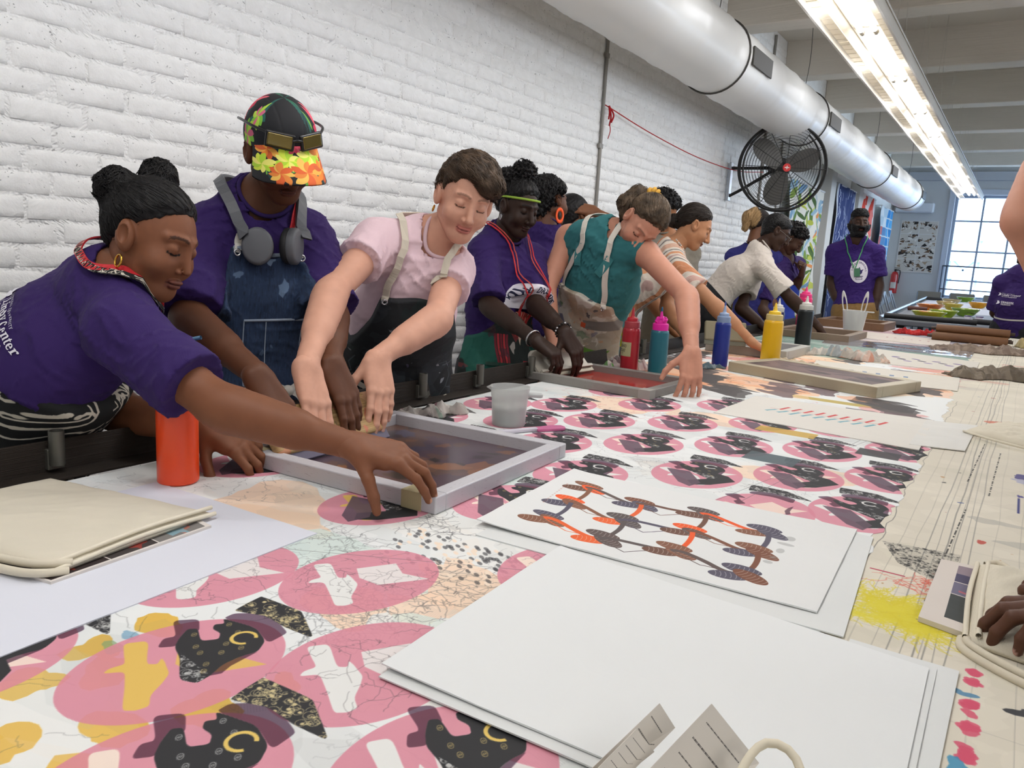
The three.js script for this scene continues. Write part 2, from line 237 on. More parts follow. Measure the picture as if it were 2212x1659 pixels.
// conduits on the wall
{
  const cm = mat(0x8f8b84, 0.5, { metalness: 0.3 });
  const pipes = [[-4.55, 'grey wall conduit rising beside the red string knot', 0.011], [-8.1, 'dark wall conduit passing behind the wall fan', 0.013], [-8.75, 'thin wall conduit just beyond the fan conduit', 0.009]];
  for (const [z, l, r] of pipes) { const t = thing('wall_conduit', l, 'conduit', [WX + 0.016, 0, z]); obj('pipe', cyl(r, r, 3.6, 0, 0, 0, 10), cm, t); for (const y of [0.9, 2.05, 2.6]) obj('strap', rbox(0.016, 0.03, 0.05, 0.003, 0, y, 0), cm, t); }
}
// red string with a knotted tail, strung from the conduit to the fan bracket
{
  const red = mat(0xb3161c, 0.8), t = thing('red_string', 'sagging red string tied from conduit to fan bracket', 'string', [WX + 0.03, 2.3, -4.55]);
  obj('line', tube([[0, 0, 0], [0.02, -0.07, -0.7], [0.04, -0.12, -1.6], [0.07, -0.12, -2.5], [0.12, -0.06, -3.15]], 0.0035, 6, 40), red, t);
  for (const [dx, l] of [[0, 0.12], [0.012, 0.1], [-0.008, 0.08]]) obj('knot_tail', tube([[0.01, 0, -0.03], [0.02 + dx, -l * 0.5, -0.05 - dx], [0.015 + dx, -l, -0.045]], 0.006, 6), red, t);
  obj('loose_end', tube([[0.015, -0.1, -0.045], [0.022, -0.15, -0.05], [0.012, -0.2, -0.045]], 0.003, 5), red, t);
}
// ---------------------------------------------------------------- long print table with steel rail
const TY = 0.9;
{
  const dark = mat(0x3a332d, 0.45, { metalness: 0.55, bumpMap: repeat(plasterBump, 3, 3), bumpScale: 0.001 }), wood = mat(0x8d7c63, 0.7), legm = mat(0x4c4a46, 0.5, { metalness: 0.5 });
  const t = thing('print_table', 'long screen printing table under a paint marked canvas', 'table', [0, 0, 0]);
  obj('top_board', rbox(1.82, 0.05, 8.0, 0.006, -0.5, TY - 0.0275, -3.25), wood, t);
  for (const z of [0.5, -1.4, -3.3, -5.2, -7.0]) for (const x of [-1.3, 0.3]) obj('leg', box(0.08, TY - 0.05, 0.08, x, (TY - 0.05) / 2, z), legm, t);
  obj('crossbar', [box(0.05, 0.08, 7.4, -1.3, 0.3, -3.25), box(0.05, 0.08, 7.4, 0.3, 0.3, -3.25)], legm, t);
  const r = thing('steel_rail', 'dark steel angle rail along the wall side of the print table', 'rail', [-1.44, TY, -3.25]);
  obj('upright', rbox(0.006, 0.062, 8.0, 0.002, -0.03, 0.033, 0), dark, r); obj('flange', rbox(0.06, 0.005, 8.0, 0.002, 0, 0.0028, 0), dark, r);
  const pipeM = mat(0x6b6a62, 0.45, { metalness: 0.7 });
  for (const z of [-0.70, -1.75, -2.04, -2.36, -3.35, -4.4, -5.4, -6.4]) { const q = obj('peg', [lathe([[0.010, 0.02], [0.0135, 0.02], [0.0135, 0.085], [0.010, 0.085], [0.010, 0.03]], 16).translate(-0.012, 0, z + 3.25)], pipeM, r); obj('peg_plate', rbox(0.012, 0.04, 0.03, 0.002, -0.022, 0.03, z + 3.25), pipeM, q); }
}
const OV = [[-0.699, -0.451, 1], [-0.539, -0.574, 0], [-0.706, -0.735, 0], [-0.545, -0.33, 1], [-0.366, -0.49, 1], [-0.9, -0.98, 1], [-0.738, -1.15, 1], [-0.728, -1.41, 1], [-0.539, -1.594, 1], [-0.358, -1.74, 1], [-0.19, -1.87, 1], [-0.914, -1.598, 1], [-0.739, -1.76, 1], [-0.559, -1.913, 1], [-0.371, -2.04, 1], [-0.944, -1.918, 1], [-0.759, -2.077, 1], [-1.13, -2.042, 1], [-0.354, -1.44, 2], [-0.2, -1.56, 1], [-0.87, -0.62, 0], [-0.88, -0.31, 1], [-1.07, -1.15, 1], [-1.26, -1.0, 1], [-1.1, -1.45, 1], [-1.1, -1.75, 1], [-1.3, -1.6, 1], [-1.28, -1.9, 1], [-0.54, -1.24, 1], [-0.94, -2.26, 1], [-1.12, -2.4, 1], [-0.58, -2.25, 1], [-0.75, -2.45, 1], [-0.39, -2.36, 1], [-0.2, -2.2, 1], [-0.4, -0.75, 0], [-0.5, -0.95, 0]];
const MO = {
  body: [[-0.053, -0.095], [-0.005, -0.105], [0.028, -0.092], [0.041, -0.071], [0.035, -0.053], [0.034, -0.031], [0.042, -0.01], [0.043, -0.003], [0.044, 0.008], [0.025, 0.015], [-0.012, -0.01], [-0.037, -0.02], [-0.051, -0.035], [-0.062, -0.053], [-0.054, -0.061], [-0.027, -0.046], [-0.015, -0.061], [-0.025, -0.071], [-0.04, -0.071], [-0.048, -0.079], [-0.041, -0.088]],
  neck: [[-0.093, -0.054], [-0.073, -0.076], [-0.047, -0.058], [-0.062, -0.053], [-0.051, -0.035], [-0.037, -0.022], [-0.05, -0.007], [-0.063, -0.023], [-0.057, -0.035]],
  arc: [[-0.053, -0.095], [-0.054, -0.111], [-0.035, -0.128], [-0.005, -0.133], [0.026, -0.123], [0.033, -0.119], [0.035, -0.09], [-0.005, -0.105]],
  cap: [[-0.06, -0.116], [-0.064, -0.137], [-0.066, -0.158], [-0.066, -0.162], [0.003, -0.167], [0.019, -0.158], [0.06, -0.134], [0.061, -0.13], [0.021, -0.127], [-0.02, -0.131], [-0.047, -0.12]],
  low: [[0.025, 0.015], [0.044, 0.008], [0.043, -0.003], [0.042, -0.01], [-0.02, -0.016]],
  fig: [[-0.086, 0.011], [-0.071, -0.01], [-0.028, 0.019], [-0.019, 0.012], [-0.027, 0.002], [-0.016, 0.005], [0.007, 0.015], [0.017, 0.029], [0.028, 0.049], [0.044, 0.06], [0.041, 0.072], [0.031, 0.08], [-0.001, 0.059], [-0.031, 0.041], [-0.045, 0.057], [-0.049, 0.048], [-0.045, 0.033], [-0.06, 0.025]],
  wedge: [[0.038, -0.071], [0.036, -0.089], [0.062, -0.071]],
};
const YB = [[-0.8, -0.49, 0.035], [-0.80, -0.415, 0.03], [-0.778, -0.345, 0.03], [-0.61, -0.425, 0.032], [-0.648, -0.347, 0.03], [-0.585, -0.497, 0.02], [-0.61, -0.31, 0.03], [-0.74, -0.4, 0.035], [-0.7, -0.28, 0.03]];
function poly(c, pts, ox = 0, oz = 0, s = 1) { c.beginPath(); pts.forEach(([x, z], i) => i ? c.lineTo(ox + x * s, oz + z * s) : c.moveTo(ox + x * s, oz + z * s)); c.closePath(); }
function soft(c, pts, ox = 0, oz = 0) { const n = pts.length, P = (i) => [ox + pts[(i + n) % n][0], oz + pts[(i + n) % n][1]], mid = (i) => { const a = P(i), b = P(i + 1); return [(a[0] + b[0]) / 2, (a[1] + b[1]) / 2]; }; c.beginPath(); c.moveTo(...mid(-1)); for (let i = 0; i < n; i++) { const a = mid(i - 1), p = P(i), b = mid(i), k = 0.45; c.lineTo(lerp(a[0], p[0], k), lerp(a[1], p[1], k)); c.quadraticCurveTo(p[0], p[1], lerp(p[0], b[0], 1 - k), lerp(p[1], b[1], 1 - k)); c.lineTo(b[0], b[1]); } c.closePath(); }
function blob(c, x, z, r, R, k = 0.25, ax = 1.3) { c.beginPath(); const o = R() * 50; for (let i = 0; i <= 22; i++) { const a = i / 22 * 6.283, q = r * (1 + k * N2(Math.cos(a) * 0.45 + o, Math.sin(a) * 0.45 - o) + k * 0.25 * N2(Math.cos(a) * 1.6 + o, Math.sin(a) * 1.6 - o)); const X = x + Math.cos(a) * q * ax, Z = z + Math.sin(a) * q; i ? c.lineTo(X, Z) : c.moveTo(X, Z); } c.closePath(); c.fill(); }
function scribble(c, x, z, w, h, n, R, col, lw) {                    // loose pencil strokes
  c.strokeStyle = col; c.lineWidth = lw;
  for (let i = 0; i < n; i++) { let a = x + (R() - 0.5) * w, b = z + (R() - 0.5) * h; c.beginPath(); c.moveTo(a, b); const m = 3 + R() * 5, dx = (R() - 0.3) * 0.016, dz = (R() - 0.6) * 0.016; for (let k = 0; k < m; k++) { const pa = a, pb = b; a += dx + (R() - 0.5) * 0.014; b += dz + (R() - 0.5) * 0.014; c.quadraticCurveTo(pa + (R() - 0.5) * 0.008, pb + (R() - 0.5) * 0.008, a, b); } c.stroke(); }
}
function paisley(c, x, z, w, h, n, R, col) {
  c.strokeStyle = col; c.fillStyle = col;
  for (let i = 0; i < n; i++) { const a = x + (R() - 0.5) * w, b = z + (R() - 0.5) * h, r = 0.002 + R() * 0.005; c.lineWidth = 0.0008; c.beginPath(); c.arc(a, b, r, R() * 6, R() * 6 + 4.4); c.stroke(); c.beginPath(); c.arc(a + r * 0.4, b, r * 0.4, 0, 6.3); R() < 0.5 ? c.stroke() : c.fill(); }
}
function drawCloth(c, z0, z1) {
  const R = mulberry(991);
  c.fillStyle = '#e6e8e6'; c.fillRect(-2, z1 - 0.1, 3, z0 - z1 + 0.2);
  const wash = (x, z, r, col, a, ax) => { c.globalAlpha = a; c.fillStyle = col; blob(c, x, z, r, R, 0.5, ax); c.globalAlpha = 1; };
  // coloured washes
  for (const [x, z, r] of [[-1.03, -0.86, 0.1], [-0.95, -0.8, 0.08], [-0.62, -0.83, 0.07], [-0.53, -0.8, 0.06], [-0.6, -0.74, 0.06], [-0.66, -0.66, 0.05], [-0.3, -1.8, 0.07], [-0.45, -1.7, 0.05], [-1.0, -2.2, 0.12], [-0.7, -2.2, 0.1]]) wash(x, z, r, '#f3d2b4', 0.8);
  for (const [x, z, r] of [[-0.8, -0.75, 0.08], [-0.7, -0.78, 0.06], [-0.9, -1.3, 0.1], [-0.5, -0.66, 0.07]]) wash(x, z, r, '#d5e3dc', 0.8);
  for (const [x, z, r] of YB) { c.fillStyle = '#deb44e'; blob(c, x, z, r * 0.82, R, 0.45, 1.2); }
  c.fillStyle = '#6f9fc0'; c.globalAlpha = 0.7; blob(c, -0.8, -0.455, 0.008, R, 0.4, 1.6); c.fillStyle = '#83a36a'; blob(c, -0.79, -0.43, 0.01, R, 0.5, 1.8); c.globalAlpha = 1;
  // graphite smudges, then pencil
  for (let i = 0; i < 260; i++) { c.fillStyle = ['rgba(120,128,128,.07)', 'rgba(96,98,102,.06)', 'rgba(170,196,190,.1)', 'rgba(236,222,206,.12)'][i % 4]; blob(c, -1.4 + R() * 1.25, 0.2 - R() * 3, 0.02 + R() * 0.06, R, 0.7, 0.8 + R() * 1.4); }
  for (let i = 0; i < 40; i++) { const x = -1.35 + R() * 1.1, z = 0.1 - R() * 2.6, a = R() * 3; c.strokeStyle = 'rgba(70,72,76,.22)'; c.lineWidth = 0.0006; for (let k = 0; k < 26; k++) { const q = (k - 13) * 0.0028, l = 0.014 + R() * 0.03; c.beginPath(); c.moveTo(x + Math.cos(a) * q, z + Math.sin(a) * q); c.lineTo(x + Math.cos(a) * q - Math.sin(a) * l, z + Math.sin(a) * q + Math.cos(a) * l); c.stroke(); } }
  for (let i = 0; i < 75; i++) { const z = 0.1 - R() * 2.9, x = -1.4 + R() * 1.1; scribble(c, x, z, 0.22, 0.2, 26, R, 'rgba(60,60,62,' + (0.1 + R() * 0.2).toFixed(2) + ')', 0.0006 + R() * 0.0008); }
  for (let i = 0; i < 16; i++) { const z = -0.6 - R() * 0.5, x = -0.95 + R() * 0.5; scribble(c, x, z, 0.12, 0.09, 46, R, 'rgba(46,46,50,0.3)', 0.0007 + R() * 0.0009); }
  for (let i = 0; i < 130; i++) { c.fillStyle = R() < 0.4 ? 'rgba(240,222,200,.9)' : 'rgba(50,50,54,.6)'; const x = -0.78 + R() * 0.22, z = -0.94 + R() * 0.12; c.beginPath(); c.ellipse(x, z, 0.007, 0.0035, 0.6, 0, 6.3); c.fill(); }
  // red pencil loops in the mid field
  for (let i = 0; i < 14; i++) scribble(c, -1.25 + R() * 1, -2.1 - R() * 0.6, 0.25, 0.25, 18, R, 'rgba(205,110,105,.5)', 0.0016);
  // pink ovals
  OV.forEach(([x, z, k], n) => {
    c.fillStyle = '#d68596'; c.globalAlpha = 0.87; c.beginPath(); c.ellipse(x, z, 0.092, 0.118, 0.12, 0, 6.3); c.fill(); c.globalAlpha = 1;
    c.globalCompositeOperation = 'source-over'; c.fillStyle = n === 0 || n === 5 ? '#dfb95c' : (n % 3 === 0 ? '#f0dccd' : '#e4e4e0'); soft(c, MO.fig, x, z); c.fill();
    poly(c, [[-0.03, -0.02], [0.0, -0.07], [0.03, -0.05], [0.07, -0.06], [0.03, 0.0], [-0.005, 0.0]], x, z); c.globalAlpha = 0.9; c.fill(); c.globalAlpha = 1;
    if (k === 0) scribble(c, x, z, 0.15, 0.17, 40, R, 'rgba(60,54,58,.35)', 0.0009);
  });
  OV.forEach(([x, z, k], n) => {
    if (!k) return;
    c.globalCompositeOperation = 'multiply'; c.fillStyle = '#7d6479'; soft(c, MO.neck, x, z); c.fill(); soft(c, MO.arc, x, z); c.fill(); poly(c, [[0.034, -0.031], [0.035, -0.053], [0.041, -0.071], [0.043, -0.034], [0.048, -0.019], [0.042, -0.008]], x, z); c.fill();
    c.globalCompositeOperation = 'source-over'; c.fillStyle = '#262628';
    for (const q of k === 2 ? ['cap'] : ['body', 'low', 'cap']) { soft(c, MO[q], x, z); c.fill(); }
    if (k === 1 && n > 4) { poly(c, [[-0.02, -0.05], [0.06, -0.03], [0.085, 0.0], [0.05, 0.06], [0.02, 0.085], [0.0, 0.06], [0.03, 0.02]], x, z); c.fill(); c.fillStyle = 'rgba(95,74,88,.9)'; poly(c, [[-0.07, 0.0], [-0.02, -0.01], [0.03, 0.06], [0.02, 0.1], [-0.01, 0.085]], x, z); c.fill(); }
    c.save(); poly(c, MO.cap, x, z); c.clip(); paisley(c, x, z - 0.142, 0.14, 0.06, 120, R, n < 5 && n % 3 === 0 ? '#c9b98a' : '#b9b9b5'); c.restore();
    if (k === 1) {
      c.save(); poly(c, MO.low, x, z); c.clip(); paisley(c, x + 0.02, z, 0.08, 0.05, 60, R, '#b9b9b5'); c.restore();
      c.strokeStyle = n % 2 ? '#d8d8d4' : '#dcc070'; c.lineWidth = 0.0007;
      for (const [a, b] of [[-0.035, -0.09], [-0.012, -0.085], [0.02, -0.065], [0.0, -0.06], [-0.02, -0.035], [-0.005, -0.03], [0.012, -0.045], [0.02, -0.02], [-0.045, -0.05], [0.03, -0.01]]) { c.beginPath(); c.ellipse(x + a, z + b, 0.0042, 0.0028, 0.7, 0, 6.3); c.stroke(); c.beginPath(); c.arc(x + a, z + b, 0.0012, 0, 6.3); c.stroke(); }
      c.strokeStyle = n < 5 ? '#e0c064' : '#e2e2de'; c.lineWidth = 0.0045; c.beginPath(); c.arc(x + 0.004, z - 0.081, 0.0135, 0.5, 5.6); c.stroke();
    }
  });
  // guide lines and loose panels
  c.strokeStyle = 'rgba(70,70,70,.55)'; c.lineWidth = 0.0012; for (const [a, b, d, e] of [[-0.5, -0.6, -0.3, -2.4], [-0.46, -1.35, -0.24, -2.6], [-1.3, -0.5, -0.2, -1.1]]) { c.beginPath(); c.moveTo(a, b); c.lineTo(d, e); c.stroke(); }
  for (const [x, z, w, h, col] of [[-0.25, -2.12, 0.1, 0.08, '#3c3c3e'], [-0.45, -1.86, 0.12, 0.09, '#4c5a60'], [-0.4, -2.98, 0.12, 0.12, '#4a4746'], [-0.3, -2.9, 0.1, 0.12, '#585452'], [-0.28, -2.75, 0.12, 0.1, '#5f7a80'], [-0.5, -2.2, 0.16, 0.07, '#c9a44a'], [-0.5, -2.85, 0.3, 0.06, '#b9a14e']]) { c.globalAlpha = 0.9; c.fillStyle = col; c.fillRect(x - w / 2, z - h / 2, w, h); c.globalAlpha = 1; }
  // far fields: orange wash with dark busts, then green, then greyed pink
  for (let i = 0; i < 60; i++) wash(-1.35 + R() * 1.1, -2.75 - R() * 1.5, 0.05 + R() * 0.09, ['#e79a6b', '#f0b58b', '#d98a86', '#efc9a0'][i % 4], 0.55, 1.6);
  for (let i = 0; i < 46; i++) { const x = -1.35 + R() * 1.12, z = -2.55 - R() * 1.75; c.fillStyle = i % 4 ? '#4b4746' : '#6d5a5c'; c.globalAlpha = 0.85; poly(c, MO.body, x, z, 1.5); c.fill(); poly(c, MO.cap, x, z, 1.2); c.fill(); c.globalAlpha = 1; }
  for (let i = 0; i < 70; i++) wash(-1.38 + R() * 1.14, -4.35 - R() * 0.95, 0.06 + R() * 0.08, ['#6f8f80', '#83a090', '#8d9d98', '#a9b5ab'][i % 4], 0.55, 2);
  for (let i = 0; i < 120; i++) wash(-1.38 + R() * 1.16, -5.35 - R() * 1.9, 0.06 + R() * 0.12, ['#b7a3a6', '#9a9aa4', '#c4b1ae', '#8c8c98', '#c08d92', '#d9d2ca'][i % 6], 0.6, 2.2);
  for (let i = 0; i < 90; i++) scribble(c, -1.35 + R() * 1.1, -3.0 - R() * 4.2, 0.4, 0.3, 14, R, 'rgba(70,60,62,.35)', 0.004);
}
// the printed fabric: three lengths of one long cloth with a ragged right border
{
  const t = thing('printed_fabric', 'long white fabric printed with pink ovals and black busts', 'fabric', [0, TY, 0]);
  const edge = (z) => -0.155 - 0.02 * sstep(-2.2, -3.8, z) - 0.03 * sstep(-3, -5, z) + 0.012 * N2(z * 9, 1) + 0.007 * N2(z * 31, 4);
  for (const [z0, z1, w, h] of [[0.5, -1.7, 1536, 2048], [-1.7, -3.7, 1024, 1640], [-3.7, -7.22, 600, 1600]]) {
    const x0 = -1.4, x1 = -0.1, tex = canvas(w, h, (c) => { c.setTransform(w / (x1 - x0), 0, 0, h / (z0 - z1), -x0 * w / (x1 - x0), -z1 * h / (z0 - z1)); drawCloth(c, z0, z1); });
    const n = 90, pos = [], idx = [], uv = [];
    for (let i = 0; i <= n; i++) { const z = lerp(z0, z1, i / n); [[x0 + 0.005 * N2(z * 8, 9), 0.0012], [edge(z), 0.0012], [edge(z) + 0.001, 0]].forEach(([x, y]) => { pos.push(x, y, z); uv.push((x - x0) / (x1 - x0), (z0 - z) / (z0 - z1)); }); if (i) for (let k = 0; k < 2; k++) { const a = (i - 1) * 3 + k; idx.push(a, a + 1, a + 3, a + 1, a + 4, a + 3); } }
    const g = new THREE.BufferGeometry(); g.setAttribute('position', new THREE.Float32BufferAttribute(pos, 3)); g.setAttribute('uv', new THREE.Float32BufferAttribute(uv, 2)); g.setIndex(idx); g.computeVertexNormals();
    obj('printed_length', g, new THREE.MeshStandardMaterial({ map: tex, roughness: 0.75 }), t);
  }
}
// canvas covering of the table, bare along the right side: pencil rules, blots, trial prints
{
  const x0 = -0.3, x1 = 0.42, z0 = 0.75, z1 = -7.25;
  const drawCanvas = (c, za, zb) => {
    const R = mulberry(55); c.fillStyle = '#d9d2c1'; c.fillRect(-1, zb - 0.1, 2, za - zb + 0.2);
    for (let i = 0; i < 900; i++) { c.fillStyle = R() < 0.5 ? 'rgba(200,190,170,.16)' : 'rgba(236,230,216,.18)'; blob(c, x0 + R() * 0.75, 0.7 - R() * 8, 0.01 + R() * 0.04, R, 0.5, 1.4); }
    for (const [x, lw, a] of [[-0.13, 0.0008, 0.4], [-0.086, 0.0016, 0.5], [-0.072, 0.001, 0.5], [-0.061, 0.0022, 0.5], [-0.05, 0.001, 0.4], [-0.046, 0.0018, 0.5], [-0.036, 0.001, 0.5], [-0.024, 0.0015, 0.5], [0.01, 0.0008, 0.3], [0.05, 0.0008, 0.35], [0.12, 0.001, 0.3], [-0.105, 0.0008, 0.4]]) { c.strokeStyle = 'rgba(80,80,78,' + a + ')'; c.lineWidth = lw; c.beginPath(); for (let z = 0.7; z > -7.2; z -= 0.2) c.lineTo(x + 0.004 * N2(z * 2, x * 40) - 0.012 * z * 0.6, z); c.stroke(); }
    for (let i = 0; i < 40; i++) { c.strokeStyle = 'rgba(90,90,88,.22)'; c.lineWidth = 0.0008; const z = 0.5 - i * 0.2 + R() * 0.1; c.beginPath(); c.moveTo(x0, z); c.lineTo(x1, z + 0.01); c.stroke(); }
    c.strokeStyle = 'rgba(25,25,25,.85)'; c.lineWidth = 0.0022; c.setLineDash([0.03, 0.012, 0.01, 0.008]); c.beginPath(); c.moveTo(-0.055, -1.2); c.lineTo(-0.035, -1.75); c.stroke(); c.beginPath(); c.moveTo(-0.045, -2.0); c.lineTo(-0.03, -2.5); c.stroke(); c.beginPath(); c.moveTo(0.0, -1.9); c.lineTo(0.01, -2.4); c.stroke(); c.setLineDash([]);
    // yellow, red and black trial prints
    for (let i = 0; i < 46; i++) scribble(c, -0.085 + (R() - 0.5) * 0.1, -1.125 + (R() - 0.5) * 0.09, 0.03, 0.03, 14, R, 'rgba(214,198,40,.5)', 0.0018);
    for (let i = 0; i < 18; i++) { c.fillStyle = 'rgba(222,208,60,.35)'; blob(c, -0.085 + (R() - 0.5) * 0.1, -1.12 + (R() - 0.5) * 0.08, 0.012, R, 0.6, 1.3); }
    c.save(); poly(c, [[-0.143, -1.43], [-0.025, -1.45], [-0.028, -1.375], [-0.05, -1.29], [-0.107, -1.337]]); c.clip(); c.fillStyle = 'rgba(30,30,30,.12)'; c.fillRect(-0.2, -1.5, 0.3, 0.3); paisley(c, -0.08, -1.37, 0.15, 0.18, 330, R, 'rgba(22,22,22,.9)'); c.restore();
    scribble(c, -0.055, -1.26, 0.1, 0.05, 60, R, 'rgba(214,84,66,.5)', 0.0018); c.fillStyle = '#b2304a'; c.fillRect(-0.14, -1.283, 0.05, 0.004);
    const mark = (x, z, r, col, ax = 0.6, a = 0.85) => { c.globalAlpha = a; c.fillStyle = col; blob(c, x, z, r, R, 0.6, ax); c.globalAlpha = 1; };
    for (const [z, l] of [[-1.0, 0.05], [-0.93, 0.055], [-0.88, 0.03], [-0.83, 0.04]]) { c.fillStyle = '#d3506c'; c.globalAlpha = 0.85; for (let q = 0; q < 5; q++) blob(c, 0.016 + (R() - 0.5) * 0.004, z + (R() - 0.5) * l * 0.8, 0.009, R, 0.4, 0.95); c.globalAlpha = 1; }
    mark(0.012, -0.8, 0.018, '#3f8db4'); mark(-0.025, -0.72, 0.03, '#3a3f87'); mark(0.07, -0.95, 0.012, '#24262c', 1.6); mark(0.006, -0.955, 0.006, '#4b7fa4', 2);
    mark(0.055, -2.15, 0.02, '#4a4580', 0.8); mark(0.07, -2.1, 0.016, '#8d93c4', 2.2, 0.5); mark(0.055, -1.95, 0.012, '#463f86', 0.5); c.fillStyle = '#3b3f78'; c.fillRect(0.052, -1.93, 0.004, 0.13);
    mark(0.0, -1.55, 0.012, '#b8443a', 0.5); mark(0.02, -1.7, 0.02, '#9b9b94', 2, 0.4); mark(0.09, -1.58, 0.025, '#9b9b94', 2.2, 0.4); mark(-0.01, -2.92, 0.03, '#cc6a55', 1.2, 0.7); mark(-0.07, -4.05, 0.04, '#c98', 1.5, 0.5);
    for (let i = 0; i < 260; i++) mark(x0 + R() * 0.7, 0.6 - R() * 7.6, 0.001 + R() * R() * 0.006, ['#2b2b2b', '#9b3b3b', '#4a5a8a', '#77726a', '#b98a5a'][i % 5], 0.5 + R(), 0.75);
    for (let i = 0; i < 26; i++) { mark(-0.17 - R() * 0.1, -3.6 - R() * 3.4, 0.05, ['#c7a39c', '#b9b2aa', '#cfc4b4'][i % 3], 1.6, 0.35); mark(0.05 + R() * 0.3, -3.2 - R() * 3.8, 0.03, '#c9b9aa', 1.6, 0.35); }
    for (const z of [-4.75, -4.85, -4.95]) { c.fillStyle = '#c96f62'; c.globalAlpha = 0.6; c.fillRect(-0.04, z, 0.13, 0.03); c.globalAlpha = 1; }
    c.strokeStyle = 'rgba(60,60,60,.7)'; c.lineWidth = 0.0012; c.beginPath(); for (let z = -1; z > -3.3; z -= 0.03) c.lineTo(-0.148 + 0.006 * N2(z * 9, 3), z); c.stroke();
  };
  const t = thing('table_canvas', 'cream canvas cover with pencil rules and paint blots on the table', 'canvas', [0, TY - 0.0013, 0]);
  for (const [za, zb, w, h] of [[z0, -1.8, 768, 2048], [-1.8, z1, 512, 2048]]) {
    const tex = canvas(w, h, (c) => { c.setTransform(w / (x1 - x0), 0, 0, h / (za - zb), -x0 * w / (x1 - x0), -zb * h / (za - zb)); drawCanvas(c, za, zb); });
    obj('canvas_length', planarUV(box(x1 - x0, 0.002, za - zb, (x0 + x1) / 2, 0, (za + zb) / 2), (x) => (x - x0) / (x1 - x0), (x, y, z) => (za - z) / (za - zb)), new THREE.MeshStandardMaterial({ map: tex, roughness: 0.8 }), t);
  }
}
